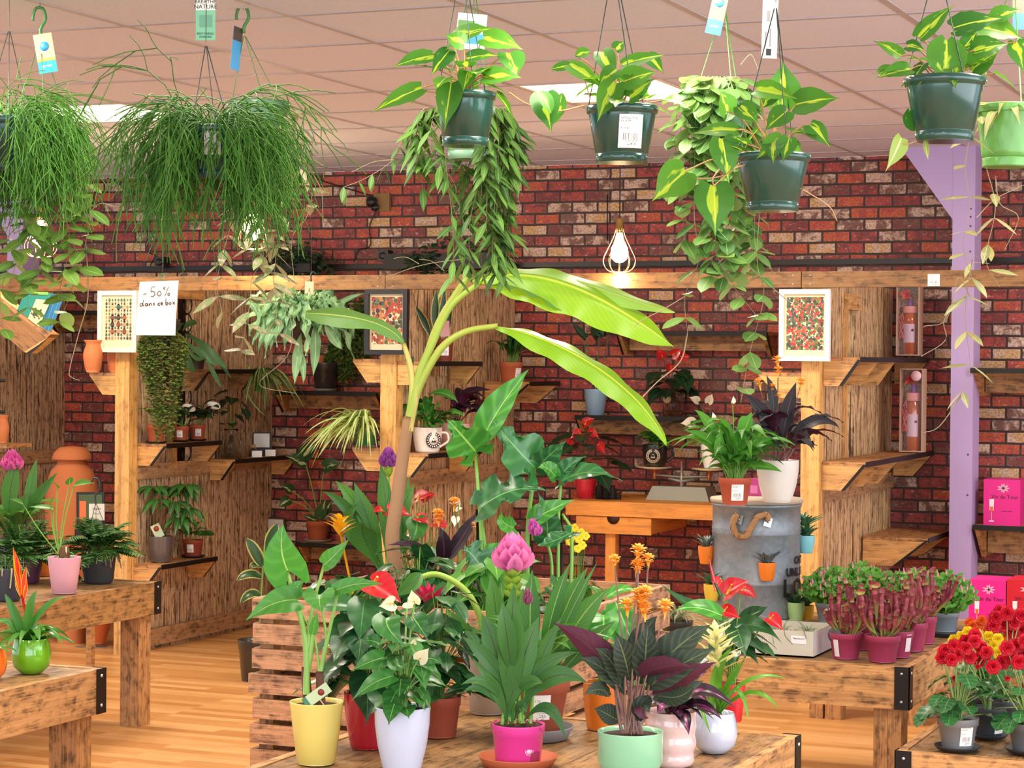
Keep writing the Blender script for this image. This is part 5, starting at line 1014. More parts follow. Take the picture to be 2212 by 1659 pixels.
wire([(640, 368), (700, 392), (775, 415), (812, 425)], 'black cable sagging to the round black junction box'); wire([(815, 450), (798, 490), (800, 530), (775, 540), (765, 565)], 'black cable hanging below the round junction box'); wire([(1398, 322), (1425, 330), (1445, 356)], 'short black cable on the ceiling edge right of the second pot')
wire([(1312, 420), (1312, 520)], 'thin grey cord hanging left of the bare caged bulb')
p = onY(815, 437, YW-.02); a = MB(); a.obox(p+RT*.03, V((.1, 0, 0)), V((0, .03, 0)), V((0, 0, .1)), 0); a.lathe([(.03, 0), (.03, .03), (.015, .045), (0, .045)], p+V((-.02, -.015, .0)), 16, 1, V((0, -1, 0))); a.lathe([(.022, 0), (.022, .02), (0, .02)], p+V((.0, -.02, -.03)), 12, 1, V((0, -1, 0))); solo('junction_box', a, [plain('8a6a3c', .6), plain('17130f', .4)], 'tan junction box with a round black plug high on the brick wall', 'junction box')
for (x, y, lab) in ((350, 567, 'small black box lamp on the rail above the paper sign'), (832, 553, 'small black box lamp on the rail above the fruit print')):
    p = onY(x, y, YW-.05); a = MB(); a.obox(p, V((.065, 0, 0)), V((0, .06, 0)), V((0, 0, .065))); a.lathe([(.02, 0), (.02, .008), (.012, .01), (0, .01)], p+V((0, -.03, 0)), 16, 0, V((0, -1, 0))); solo('black_spotlight', a, plain('17140f', .35), lab, 'spotlight')
a = MB(); p, q = onY(846, 562, YW-.16), onY(1075, 562, YW-.16); a.box((p.x, YW-.26, p.z-.055), (q.x, YW-.06, p.z+.03)); solo('black_planter_box', a, plain('100e0d', .5), 'long black planter box above the beam, behind the trailing narrow leaves', 'planter'); bz = p.z+.03
for k, (xa_, xb_, ya_) in enumerate(((880, 1085, 575), (590, 690, 570))):
    P = Plant('ivy_plant', ('dark ivy spilling from the black planter behind the trailing leaves', 'dark ivy tuft above the beam near the blue-green fern')[k], 0, 0, pos=onY((xa_+xb_)/2, ya_, YW-.2)); s = P.s
    if k: a = MB(); a.box((P.c.x-.12, YW-.26, P.c.z-.05), (P.c.x+.12, YW-.12, P.c.z)); P.part('trough', a, plain('100e0d', .5))
    for i in range(46): x = R_.uniform(xa_, xb_); b = P.k(x, R_.uniform(560, 580)); vine(P, [b, b+rv(.06)+V((0, 0, .05)), b+rv(.12)+V((0, 0, R_.uniform(-.12, .06)))], 13*s, 16*s, shape='heart', asp=1.1)
    P.done(leafm('3a5a3c', c2='28442e', rib='6a8468', rough=.4), plain('5a4a34'))
# ---- wine gift boxes and cartons on the right
def giftbox(label, x0, y0, x1, y1, Y):
    A, B = onY(x0, y1, Y), onY(x1, y1, Y); z0, z1 = A.z, onY(x0, y0, Y).z; w = B.x-A.x; c = V(((A.x+B.x)/2, Y, z0)); t = Thing('wine_gift_box', label, 'gift box', c); th = .006; dp = .09
    a = MB()
    for lo, hi in (((A.x, Y, z0), (A.x+th, Y+dp, z1)), ((B.x-th, Y, z0), (B.x, Y+dp, z1)), ((A.x+th, Y, z0), (B.x-th, Y+dp, z0+th)), ((A.x+th, Y, z1-th), (B.x-th, Y+dp, z1)), ((A.x+th, Y+dp-.004, z0+th), (B.x-th, Y+dp, z1-th))): a.box(lo, hi)
    t.part('tray', a, plain('c8a088', .6)); a = MB(); hh = z1-z0
    for i in range(260):
        p = V((R_.uniform(A.x+th, B.x-th), Y+R_.uniform(.05, .08), R_.uniform(z0+th, z1-th))); a.tube([p, p+rv(.018), p+rv(.022)], .0012, n=3)
    t.part('shredded_paper', a, plain('cfc4cc', .7)); bc = V((c.x+.003, Y+.045, z0+th)); r = w*.30; a = MB()
    bp = [(r*.8, 0), (r, .006), (r, hh*.48), (r*.85, hh*.56), (r*.36, hh*.66), (r*.33, hh*.80), (r*.38, hh*.80), (r*.38, hh*.83), (0, hh*.83)]
    a.lathe(bp, bc, 28); b_ = t.part('bottle', a, plain('b8552f', .12, 0, 1)); a = MB(); a.lathe([(r*.35, hh*.68), (r*.36, hh*.69), (r*.34, hh*.84), (0, hh*.845)], bc, 20); t.part('purple_capsule', a, plain('7a3a9c', .3), b_)
    a = MB(); rows = [[bc+V((math.sin(q)*r*1.03, -math.cos(q)*r*1.03, z*hh)) for q in [-.9+1.8*i/8 for i in range(9)]] for z in (.17, .44)]; a.grid(rows, [[(i/8, v) for i in range(9)] for v in (0, 1)]); lb = t.part('bottle_label', a, plain('d8b8d0', .4), b_); a = MB(); a.lathe([(.007, 0), (.007, .001), (0, .001)], bc+V((r*.55, -r*.92, hh*.35)), 12, 0, V((.5, -1, 0)).normalized()); t.part('round_seal', a, plain('4a3a5a'), b_)
    a = MB(); a.lathe([(r*1.05, hh*.60), (r*1.05, hh*.69), (r*.9, hh*.70), (r*.9, hh*.60)], bc, 24); t.part('pink_ribbon', a, plain('e89aa0', .4)); a = MB()
    for k in range(10): a.tube(smooth([bc+V((-r*1.0, -r*.4, hh*.6))]+[bc+V((-r*1.1+.012*math.sin(k+q), -r*.6+.01*math.cos(k*2+q), hh*(.58-.07*q))) for q in range(1, 6)], 3), .002, n=4)
    t.part('curled_ribbon', a, plain('d8606a', .4)); a = MB()
    for k in range(9): a.leaf([V((c.x-r*.4, Y+.03, z1-hh*.12))]*1+[V((c.x-r*.4, Y+.02, z1-hh*.12))+rv(.012), V((c.x-r*.4, Y+.015, z1-hh*.12))+rv(.03)], .03, 'petal', V((0, -1, 0)))
    t.part('red_bow', a, plain('c8303a', .5)); a = MB(); a.quad(V((A.x, Y-.001, z0)), V((B.x, Y-.001, z0)), V((B.x, Y-.001, z1)), V((A.x, Y-.001, z1))); t.part('clear_film', a, filmm()); return t
def filmm():
    if 'film' in MC: return MC['film']
    n = N('clear_film'); t = n.n.new('ShaderNodeBsdfTransparent'); g = n.n.new('ShaderNodeBsdfGlossy'); g.inputs['Roughness'].default_value = .12; m = n.n.new('ShaderNodeMixShader'); m.inputs[0].default_value = .14
    n.l.new(t.outputs[0], m.inputs[1]); n.l.new(g.outputs[0], m.inputs[2]); n.l.new(m.outputs[0], n.n['Material Output'].inputs[0]); MC['film'] = n.m; return n.m
g = giftbox('pink-ribboned rosé bottle box on the upper shelf right of the flower print', 1935, 618, 1985, 768, 10.72)
g = giftbox('pink-ribboned rosé bottle box with a round tag on the shelf below', 1942, 796, 1992, 976, 10.62); a = MB(); a.lathe([(.026, 0), (.026, .001), (0, .001)], onY(1979, 812, 10.6), 20, 0, V((0, -1, 0))); g.part('round_tag', a, plain('e8b8c4'))
def carton(label, x0, y0, x1, y1, Y, c, dp=.22, cut=False):
    A, B = onY(x0, y1, Y), onY(x1, y1, Y); z0 = A.z; z1 = onY(x0, y0, Y).z; t = Thing('wine_carton', label, 'carton', ((A.x+B.x)/2, Y, z0)); a = MB(); a.box((A.x, Y, z0), (B.x, Y+dp, z1)); t.part('box', a, plain(c, .35)); w = B.x-A.x; h = z1-z0; cx = (A.x+B.x)/2-w*.02
    X_, Z_ = V((1, 0, 0)), V((0, 0, 1)); text('Vin du Tour', w*.15, V((cx+w*.1, Y-.001, z0+h*.63)), X_, Z_, plain('4a1030'), t.o, t.b); text('cuvée rosée', w*.06, V((cx+w*.16, Y-.001, z0+h*.33)), X_, Z_, plain('8a1a4a'), t.o, t.b)
    a = MB(); gx = A.x+w*.22
    a.quad(*[V((gx+q[0]*w, Y-.002, z0+q[1]*h)) for q in ((-.05, .34), (.06, .34), (.07, .58), (-.06, .58))], 0); a.quad(*[V((gx+q[0]*w, Y-.0025, z0+q[1]*h)) for q in ((-.015, .30), (.025, .30), (.055, .42), (-.045, .42))], 1)
    a.quad(*[V((gx+q[0]*w, Y-.002, z0+q[1]*h)) for q in ((0, .12), (.01, .12), (.01, .31), (0, .31))], 0); a.quad(*[V((gx+q[0]*w, Y-.002, z0+q[1]*h)) for q in ((-.06, .10), (.07, .10), (.07, .125), (-.06, .125))], 0); t.part('wine_glass_print', a, [plain('f0e4e8'), plain('e0603a')])
    a = MB(); c0 = V((cx+w*.06, Y-.002, z0+h*.82))
    for k in range(9):
        an = k*6.283/9; a.leaf([c0, c0+V((math.cos(an)*w*.07, 0, math.sin(an)*h*.05)), c0+V((math.cos(an)*w*(.19 if abs(math.cos(an)) > .6 else .1), 0, math.sin(an)*h*.11))], w*.05, 'petal', V((0, -1, 0)), fold=0, nv=4, nu=2)
    t.part('crest_print', a, plain('e8a8c4')); return t
carton('pink wine carton on the shelf right of the purple column', 2124, 1035, 2203, 1136, 10.66, 'e0218a')
t = carton('pink wine carton on the counter at the foot of the purple column', 2092, 1252, 2172, 1360, 9.15, 'e0218a'); t = carton('red wine carton at the right picture edge behind the begonias', 2174, 1252, 2254, 1360, 9.15, 'c81c2c')
zb_ = t.b.z
a = MB(); a.box((-2.47, 9.1, zb_-.03), (t.b.x+.3, 9.42, zb_-.001), 0, 0); a.box((-2.43, 9.11, .0), (-2.37, 9.2, zb_-.031), 0, 2); a.box((-2.36, 9.11, .0), (-2.29, 9.2, zb_-.031), 0, 2)
for xx in (t.b.x-.48, t.b.x+.22):
    for yy in (9.12, 9.35): a.box((xx, yy, 0), (xx+.06, yy+.06, zb_-.031), 0, 2)
solo('low_counter', a, WM, 'low wooden counter under the pink and red wine cartons', 'counter')
# ---- desk with scale
zd = .825; yd = 10.32; A = onY(1222, 1085, yd); x0, x1 = A.x, -2.72; t = Thing('wooden_desk', 'orange pine desk with one drawer against the brick wall', 'desk', ((x0+x1)/2, (yd+YW)/2, 0)); OD = wood('dc8f3a', 'b8702a', .12, .5)
a = MB(); a.box((x0, yd, zd-.075), (x1, yd+.03, zd), 0, 0); a.box((x0, yd+.031, zd-.03), (x1, YW-.02, zd), 0, 0); t.part('desk_top', a, OD)
B = onY(1243, 1100, yd); Cc = onY(1405, 1100, yd); a = MB(); a.box((B.x, yd+.012, zd-.165), (Cc.x, yd+.032, zd-.079), 0, 0); a.box((B.x, yd+.033, zd-.16), (Cc.x, YW-.1, zd-.08), 0, 0); d_ = t.part('drawer', a, OD); a = MB(); cc = (B.x+Cc.x)/2; a.lathe([(.034, 0), (.034, .002), (0, .002)], V((cc, yd+.0115, zd-.082)), 20, 0, V((0, -1, 0))); t.part('finger_notch', a, plain('3a1c0c'), d_)
for xx in (onY(1302, 1150, yd).x, x1-.1): a = MB(); a.box((xx, yd+.04, 0), (xx+.055, yd+.09, zd-.08), 0, 2); t.part('leg', a, OD)
t = Thing('balance_scale', 'old two-pan balance scale on the pine desk', 'scale', sy(1465, 10.55, zd+.001)); b = t.b; s = dep(b)/FPX; X_ = V((1, 0, 0)); Z_ = V((0, 0, 1)); a = MB()
P_ = [b+X_*((-1 if not i & 1 else 1)*(72 if not i & 4 else 60))*s+V((0, (.16 if i & 2 else 0)+(.02 if i & 4 else 0), 30*s if i & 4 else 0)) for i in range(8)]; a.hexa(P_); t.part('base', a, plain('8a8878', .45, .3))
a = MB(); c0 = b+V((0, .07, 0)); a.tube([c0+Z_*30*s, c0+Z_*84*s], 4*s, 2.5*s, n=8); t.part('column', a, plain('9a9688', .4, .5)); a = MB()
pts = [c0+X_*q*s+Z_*(50+abs(q)*.05)*s for q in (-62, -30, 0, 30, 62)]; a.tube(smooth(pts, 4), 3*s, n=6); a.tube([c0-X_*30*s+Z_*46*s, c0+Z_*40*s, c0+X_*30*s+Z_*46*s], 4*s, n=6); t.part('beam_arm', a, plain('8a8678', .4, .5))
for q in (-62, 62):
    a = MB(); a.tube([c0+X_*q*s+Z_*44*s, c0+X_*q*s+Z_*66*s], 4.5*s, n=8); t.part('brass_pivot', a, plain('c0703a', .35, .6)); a = MB(); a.lathe([(20*s, 0), (38*s, 3*s), (38*s, 5*s), (0, 4*s)], c0+X_*q*s+Z_*66*s, 28); t.part('pan', a, plain('d8c090', .4, .3))
PANZ = (c0+Z_*71.5*s).z; PL = c0-X_*62*s; PR = c0+X_*62*s
P = mug('coffee_mug_plant', 'small plant in a black mug with a cream emblem on the scale', V((PL.x, PL.y, PANZ)), 56, 48, '1c1a1a', 'cdbfa0', '1c1a1a', None, -12); s = P.s; clump(P, P.top, 30, (22*s, 62*s), (14*s, 22*s), 'oval', el=(25, 88), droop=.35, petiole=.4, pw=.0012); P.done(COF)
P = small('potted_peace_lily', 'peace lily in a small white pot on the right scale pan', V((PR.x+.02, PR.y, PANZ)), 54, 38, 62, 'efece6', 'cup', rough=.3); s = P.s
hearts(P, P.top, 9, (10*s, 70*s), (20*s, 50*s), (22*s, 40*s), shape='lance', asp=2, tilt=(0, .6)); LILM = plain('efe9d0', .5)
for (xa_, ya_, xb_, yb_) in ((1508, 868, 1466, 846), (1530, 870, 1545, 838), (1500, 915, 1442, 914)): b_, e_ = P.k(xa_, ya_, -.05), P.k(xb_, yb_, -.06); P.S.tube(smooth([P.top, P.top.lerp(b_, .6)+V((0, 0, .03)), b_], 4), .0018, n=5); spathe(P, b_, (e_-b_).normalized(), 20*s*(1 if ya_ < 900 else 1.4), 1, cm=LILM, sm=plain('e8e0a0'), up=(TOCAM+V((0, 0, .5))).normalized())
P.done(VDK)
P = small('potted_anthurium', 'red anthurium in a red pot on the pine desk', sy(1267, 10.5, zd+.002), 47, 36, 42, 'c81e30', 'tapered', rough=.3, coat=.4); s = P.s; hearts(P, P.top, 16, (15*s, 105*s), (20*s, 60*s), (30*s, 48*s), tilt=(-.1, .8), sw=.0014, asp=1.6)
for (x, y, x2, y2) in ((1255, 935, 1225, 952), (1262, 918, 1282, 905), (1270, 935, 1292, 945), (1240, 955, 1228, 968), (1290, 960, 1302, 975)): b_, e_ = P.k(x, y, -.03), P.k(x2, y2, -.05); P.S.tube([P.top, b_], .0016, n=5); spathe(P, b_, (e_-b_).normalized(), 26*s, 1, cm=REDM, sm=YEL, up=(TOCAM+V((0, 0, .7))).normalized())
P.done(VDK, plain('4a6a38'))
for i, (x, r_, h_, lab) in enumerate(((1297, 9, 38, 'tall black weight on the desk next to the red pot'), (1312, 9, 24, 'middle black weight on the desk'), (1325, 9, 30, 'squat black weight on the desk, right of the others'), (1338, 6, 14, 'smallest black weight on the desk'))):
    b_ = sy(x, 10.5, zd+.001); a = MB(); a.lathe([(r_*s, 0), (r_*s, h_*s*.7), (r_*.5*s, h_*s*.8), (r_*.6*s, h_*s), (0, h_*s)], b_, 14); solo('iron_weight', a, plain('2c2622', .5, .4), lab, 'weight', b_)
# ================================================================ barrel and right table
fr = onZ(1643, 1345, TZ); sb = dep(fr)/FPX; BR = 98*sb; BC = fr+HF*BR; BH = .445
zincn = N('galvanised_zinc'); tc_ = zincn.coord('Object'); v_ = zincn.node('ShaderNodeTexVoronoi'); v_.inputs['Scale'].default_value = 60; zincn.l.new(tc_, v_.inputs[0])
zincn.col(zincn.mix(zincn.math('MULTIPLY_ADD', zincn.noise(tc_, 7, 4), .7, zincn.math('MULTIPLY', zincn.sep(v_.outputs['Color'])[0], .25)), hexc('6a7076'), hexc('a3a9ae'))); zincn.rough(.5); zincn.b.inputs['Metallic'].default_value = .55
T = Thing('zinc_barrel', 'galvanised zinc barrel with a wooden lid and rope handle on the right table', 'barrel', BC)
a = MB(); pr = [(BR*.97, 0), (BR, .004), (BR*.985, .02), (BR*.985, BH*.30), (BR*1.0, BH*.31), (BR*.985, BH*.32), (BR*.985, BH*.72), (BR*1.003, BH*.73), (BR*.985, BH*.745), (BR*1.003, BH*.76), (BR*.985, BH*.775), (BR*.985, BH*.95), (BR*1.01, BH*.955), (BR*1.01, BH*.975), (BR*.98, BH*.98), (0, BH*.98)]; a.lathe(pr, BC, 64); T.part('body', a, zincn.m)
a = MB(); a.lathe([(BR*1.0, BH*.981), (BR*1.04, BH*.985), (BR*1.045, BH*1.01), (BR*1.03, BH*1.02), (0, BH*1.02)], BC, 64); n_ = wood('b09a80', '6a5644', .4, .5); T.part('lid', a, plain('b8a690', .6, spk=.4))
HX = V((math.cos(TH), math.sin(TH), 0))
def bsurf(x, y, off=0.0):
    """point on the barrel side seen at picture x,y"""
    k = max(-1, min(1, (x-1643)*sb/(BR))); ph = math.asin(k); d = -HF*math.cos(ph)+HX*math.sin(ph); p = BC+d*(BR+off); z = EYE-(y-781)*(dep(p)/FPX)*1.0; return V((p.x, p.y, z)), d
a = MB(); rp = [(1594, 1112), (1588, 1135), (1596, 1156), (1612, 1158), (1622, 1140), (1634, 1118), (1650, 1112), (1656, 1122)]; pts = smooth([bsurf(x, y, .018)[0] for x, y in rp], 8); a.tube(pts, .0105, n=10)
for i in range(len(pts)*3):
    f = i/3; i0 = min(int(f), len(pts)-2); p = pts[i0].lerp(pts[i0+1], f-i0); d = (pts[i0+1]-pts[i0]).normalized(); o = d.orthogonal().normalized()
    if i % 2: a.tube([p+(Matrix.Rotation(q*.785+i*.2, 3, d) @ o)*.0108+d*.006*(q/4-1) for q in range(9)], .0022, n=4, cap=False)
T.part('rope_handle', a, plain('b98a5c', .9, spk=.4))
for x, y in ((1596, 1122), (1656, 1128)): p, d = bsurf(x, y, .004); a = MB(); sd = d.cross(V((0, 0, 1))); a.obox(p, sd*.028+V((0, 0, .008)), d*.003, V((0, 0, .034))-sd*.008); a.lathe([(.004, .002), (.004, .004), (0, .004)], p, 10, 0, d); T.part('rivet_plate', a, plain('b8bcc0', .3, .8))
for tx, x, y, sz in (('CAT', 1724, 1210, .036), ('UNLIM', 1706, 1237, .040), ('LOV', 1702, 1272, .090)):
    ph0 = math.asin((x-1643)*sb/BR); zz_ = bsurf(x, y)[0].z
    for i, c_ in enumerate(tx):
        ph = ph0+i*sz*.74/BR; d = -HF*math.cos(ph)+HX*math.sin(ph); p = BC+d*(BR+.0008); p.z = zz_; sd = V((0, 0, 1)).cross(d).normalized(); text(c_, sz, p, sd, V((0, 0, 1)), plain('17181a', .6), T.o, T.b, ext=.0006, bold=.002)
LIDZ = BC.z+BH*1.02
P = Plant('magenta_box', 'small magenta box behind the two pots on the barrel lid', 0, 0, pos=V((onY(1632, 1080, BC.y+.1).x, BC.y+.1, LIDZ+.001)), cat='box'); a = MB(); a.box(P.c+V((-.025, -.02, 0)), P.c+V((.025, .02, .065))); P.part('box', a, plain('c83a8a', .4)); a = MB(); a.box(P.c+V((-.014, -.022, .01)), P.c+V((.014, -.0201, .04))); P.part('print', a, plain('e07ab4', .4))
PSP = leafm('62aa3e', c2='3a7f30', rib='8cc85a', ribw=.03, trans=.35, rough=.5, vein=0, coat=0)
P = plantpot('potted_peace_lily', 'peace lily in a terracotta pot on the zinc barrel lid', 1590, 1092, LIDZ, 72, 52, 60, 'nursery', 'b8553c', rough=.6, coat=0); s = P.s; potlabel(P, 5, .045, .18, .78)
clump(P, P.top, 85, (50*s, 165*s), (18*s, 32*s), 'lance', el=(40, 89), droop=.35, petiole=.45, pw=.0014, jit=.03, nv=8, nu=4)
for q, w in (([(1600, 1000, -.03), (1640, 930, -.06), (1690, 965, -.08)], 34), ([(1570, 1000, -.03), (1535, 940, -.05), (1480, 930, -.06)], 34), ([(1590, 990, -.04), (1610, 920, -.06), (1625, 890, -.06)], 36), ([(1560, 980, -.03), (1530, 900, 0), (1500, 885, 0)], 26), ([(1600, 1010, -.05), (1650, 1000, -.08), (1690, 1020, -.09)], 26), ([(1570, 1010, -.05), (1545, 970, -.08), (1560, 930, -.09)], 30)): P.lf(q, w, 'lance')
for (x, y, x2, y2) in ((1582, 870, 1587, 830), (1540, 905, 1538, 868), (1618, 935, 1632, 892)): b_, e_ = P.k(x, y, -.06), P.k(x2, y2, -.07); P.S.tube(smooth([P.top, P.top.lerp(b_, .6)+V((0, 0, .03)), b_], 4), .0018, n=5); spathe(P, b_, (e_-b_).normalized(), 14*s, 0, cm=LILM, up=(TOCAM+RT*.8).normalized())
P.done(PSP, plain('7ab04a'))
CALF = leafm('3a4a38', c2='2a3430', rib='6a7a50', ribw=.03, back='5c2340', rough=.5, trans=.15, vein=9, stripe='50604a', coat=0)
CALK = leafm('33363a', c2='2a2228', rib='5a4a50', ribw=.03, back='4c1f34', rough=.5, trans=.15, coat=0)
ORG = plain('ffb03c', .5); CST = plain('8a5a5a', .5)
P = plantpot('potted_calathea', 'dark calathea with small orange flowers in a cream pot on the barrel lid', 1683, 1086, LIDZ, 92, 62, 92, 'cup', 'e8e2d8', rough=.35); s = P.s
clump(P, P.top, 30, (70*s, 150*s), (30*s, 46*s), 'lance', el=(30, 85), droop=.3, petiole=.5, pw=.003, jit=.03, wave=.06, nv=10, nu=4)
for q, w in (([(1700, 960, -.02), (1760, 880, -.05), (1815, 925, -.05)], 34), ([(1700, 960, -.02), (1740, 940, -.05), (1760, 970, -.06)], 24), ([(1675, 960, -.04), (1650, 880, -.05), (1605, 850, -.05)], 40), ([(1690, 950, -.04), (1700, 880, -.06), (1720, 825, -.05)], 34), ([(1670, 900, -.05), (1675, 850, -.06), (1655, 810, -.05)], 24)): P.lf(q, w, 'lance', wave=.04, nv=10)
for (x, y, sz) in ((1680, 785, 22), (1681, 805, 20), (1641, 832, 22), (1668, 842, 20), (1681, 862, 18), (1730, 830, 20)): p_ = P.k(x, y, -.05); P.S.tube(smooth([P.top, P.top.lerp(p_, .6), p_], 4), .0015, n=5); calathea_flower(P, p_, V((R_.uniform(-.2, .2), -.1, 1)).normalized(), sz*s, ORG)
P.done(CALK, CST)
# little magnet pots on the barrel
HAW = leafm('4f7f52', c2='35624a', rough=.4, trans=.1); HAWZ = leafm('50605c', c2='3e504c', vein=5, stripe='c8d0c8', rough=.5, trans=.1)
for (x, y0, y1, w, c, hx, lab) in ((1527, 1180, 1219, 36, 'f07f1c', 1, 'orange mini pot of grey succulent on the left edge of the barrel'), (1653, 1215, 1254, 38, 'f07f1c', 1, 'orange mini pot of striped succulent on the front of the barrel'), (1750, 1155, 1194, 38, '7fc4cc', 0, 'turquoise mini pot of succulent on the right edge of the barrel'), (1760, 1136, 1166, 32, 'b8d87a', 0, 'lime mini pot half behind the turquoise one'),
    (1713, 1300, 1342, 38, 'a9d08a', 0, 'pale green mini pot of succulent low on the barrel under the big letters'), (1759, 1306, 1348, 38, 'e0a81c', 0, 'mustard mini pot of succulent at the lower right edge of the barrel'), (1553, 1262, 1299, 36, 'e8c23c', 0, 'yellow mini pot behind the tall red flower, low left on the barrel')):
    p, d = bsurf(x, y1, .021); s_ = sb; p = p+HF*(.06 if w == 32 else 0); P = Plant('mini_magnet_pot', lab, 0, 0, pos=p, cat='mini pot', group='mini magnet pots on the barrel'); P.s = s_; pot(P, w*s_/2, w*s_*.36, (y1-y0)*s_, 'cup', c, .4, .3, n=24)
    clump(P, P.top, 16, (34*s_, 54*s_), (8*s_, 12*s_), 'fat', el=(35, 85), droop=-.15, jit=.008, nv=5, fold=.5); P.done(HAWZ if hx else HAW); a = MB(); a.lathe([(.008, 0), (.008, .006), (0, .006)], p+V((0, 0, .02))-d*.019, 12, 0, -d); P.part('magnet', a, BLK)
# cardboard tray of air plants
c1 = onZ(1757, 1421, TZ); s = dep(c1)/FPX; L1 = onZ(1545, 1402, TZ); T = Thing('cardboard_tray', 'pale grey cardboard tray full of air plants in front of the barrel', 'tray', c1); w_ = c1.x-L1.x; hh = 56*s; x0, x1, y0, y1 = c1.x-w_, c1.x, c1.y, c1.y+.26; a = MB()
for lo, hi in (((x0, y0, TZ+.001), (x1, y0+.004, TZ+hh)), ((x0, y1-.004, TZ+.001), (x1, y1, TZ+hh)), ((x0, y0+.004, TZ+.001), (x0+.004, y1-.004, TZ+hh)), ((x1-.004, y0+.004, TZ+.001), (x1, y1-.004, TZ+hh)), ((x0, y0, TZ+.001), (x1, y1, TZ+.004))): a.box(lo, hi)
T.part('box', a, plain('c8c6b6', .6)); a = MB(); a.quad(V((x1+.0006, y0+.002, TZ+.004)), V((x1+.0006, y1-.002, TZ+.004)), V((x1+.0006, y1-.002, TZ+hh-.002)), V((x1+.0006, y0+.002, TZ+hh-.002))); T.part('white_side', a, plain('e6e4e6', .5))
a = MB(); p = V((x1-.05, y0-.001, TZ+hh*.66)); a.obox(p, V((34*s, 0, 0)), V((0, .0008, 0)), V((0, 0, 17*s))); T.part('price_label', a, plain('eeeef2')); text('Tillandsia prix', 4.5*s, p+V((0, -.001, .004)), V((1, 0, 0)), V((0, 0, 1)), plain('5a5a66'), T.o, T.b)
for tx, dz in (('with', .62), ('green', .28)): text(tx, 16*s, V((x1-.175, y0-.001, TZ+hh*dz)), V((1, 0, 0)), V((0, 0, 1)), plain('e8e8e0'), T.o, T.b)
TIL = leafm('9aa890', c2='7f8f78', rough=.7, trans=.1, coat=0)
for k in range(16):
    c_ = V((R_.uniform(x0+.05, x1-.035), R_.uniform(y0+.035, y1-.04), TZ+hh*.62)); a = MB()
    for i in range(16): d = az(R_.uniform(0, 6.28))*.8+V((0, 0, R_.uniform(.1, .9))); l_ = R_.uniform(.03, .055); a.leaf([c_, c_+d*l_*.7+V((0, 0, .01)), c_+d*l_-V((0, 0, .012))+rv(.01)], .005, 'blade', V((0, 0, 1)), nv=5, nu=2, fold=.5)
    o = solo('air_plant', a, TIL, 'small silvery air plant lying in the pale cardboard tray', 'air plant', c_, 'air plants in the cardboard tray')
for (x, y, pts) in ((1620, 1345, [(1614, 1402), (1598, 1370), (1625, 1332), (1660, 1340), (1672, 1392)]), (1700, 1340, [(1712, 1392), (1695, 1370), (1700, 1342), (1728, 1344), (1742, 1380)])):
    a = MB(); a.tube(smooth([K(px_, py_, dep(c1)-.0) for px_, py_ in pts], 6), .0018, n=4); solo('air_plant', a, TIL, 'long curled air plant strand hanging %s the cardboard tray' % ('over the left front of' if x < 1650 else 'over the middle front of'), 'air plant')
# pitcher plants
PIT = leafm('7c2f42', c2='a04a50', back='8c4450', spot='b8605c', base='a8b45a', trans=.2, rough=.4); MAG = 'a53a60'
def pitcher(P, n, H, R_o=.05):
    for i in range(n):
        an = i*2.399; l_ = R_.uniform(*H)*P.s; le = R_.uniform(.05, .8)*(1 if R_.random() < .8 else 1.6); d = (az(an+R_.uniform(-.5, .5))*le+V((0, 0, 1))).normalized(); b_ = P.top+az(an)*R_.uniform(.004, R_o*.6); e_ = b_+d*l_; m_ = b_+d*l_*.5+az(an)*l_*.12; pts = smooth([b_, m_, e_], 6)
        P.L.tube(pts, .0085, n=7, prof_=[.18, .3, .5, .75, 1, .9, 1.1]); q = (pts[-1]-pts[-2]).normalized(); P.L.leaf([e_-q*.004, e_+q*.012, e_+q*.018+az(an+1)*.014], .020, 'round', az(an+3.14), fold=.3, nv=5, nu=4, wave=.12)
SG = 'pitcher plants in plum pots'
for (x, yb, w, h_, lab) in ((2002, 1392, 50, 60, 'pitcher plant in a plum pot at the back right of the pitcher plant group'), (1975, 1408, 66, 62, 'pitcher plant in a plum pot, second from the table corner at the back'), (1945, 1422, 66, 58, 'pitcher plant in a plum pot with a white label, just right of the front one'), (1872, 1405, 66, 56, 'pitcher plant in a plum pot hidden between the two front pots'), (1831, 1425, 74, 56, 'pitcher plant in a plum pot with a round dark tag, next to the cardboard tray'), (1911, 1432, 78, 58, 'pitcher plant in a plum pot at the very front edge of the right table')):
    P = plantpot('potted_pitcher_plant', lab, x, yb, TZ, w, w*.74, h_, 'nursery', MAG, rough=.45, coat=.1, group=None); pitcher(P, 24 if x != 1872 else 10, (26, 108))
    P.done(PIT)
    if x == 1945: potlabel(P, 35, .022, .25, .9, mat=plain('e4e0e4'))
    if x == 1831: potlabel(P, -48, .02, .1, .8, mat=plain('e4e0e4')); a = MB(); a.lathe([(.026, 0), (.026, .001), (0, .001)], P.k(1803, 1372, -.02), 24, 0, (TOCAM-RT*.9).normalized()); P.part('round_tag', a, plain('4a464c'))
    if x == 1911:
        for q in ([(1890, 1370), (1880, 1330), (1862, 1300), (1858, 1285)], [(1895, 1370), (1893, 1320), (1892, 1290), (1891, 1270)]): P.L.tube(smooth([P.k(*z) for z in q], 4), .012, n=8, prof_=[.2, .4, .8, 1.1, 1]); e_ = P.k(*q[-1]); P.L.leaf([e_, e_+UP*.015, e_+UP*.022+TOCAM*.01], .034, 'round', TOCAM)
        P.done(PIT, ln='tall_pitchers'); a = MB(); a.lathe([(.018, 0), (.018, .001), (0, .001)], P.k(1904, 1357, -.02), 24, 0, TOCAM); P.part('round_tag', a, plain('2a262c'))
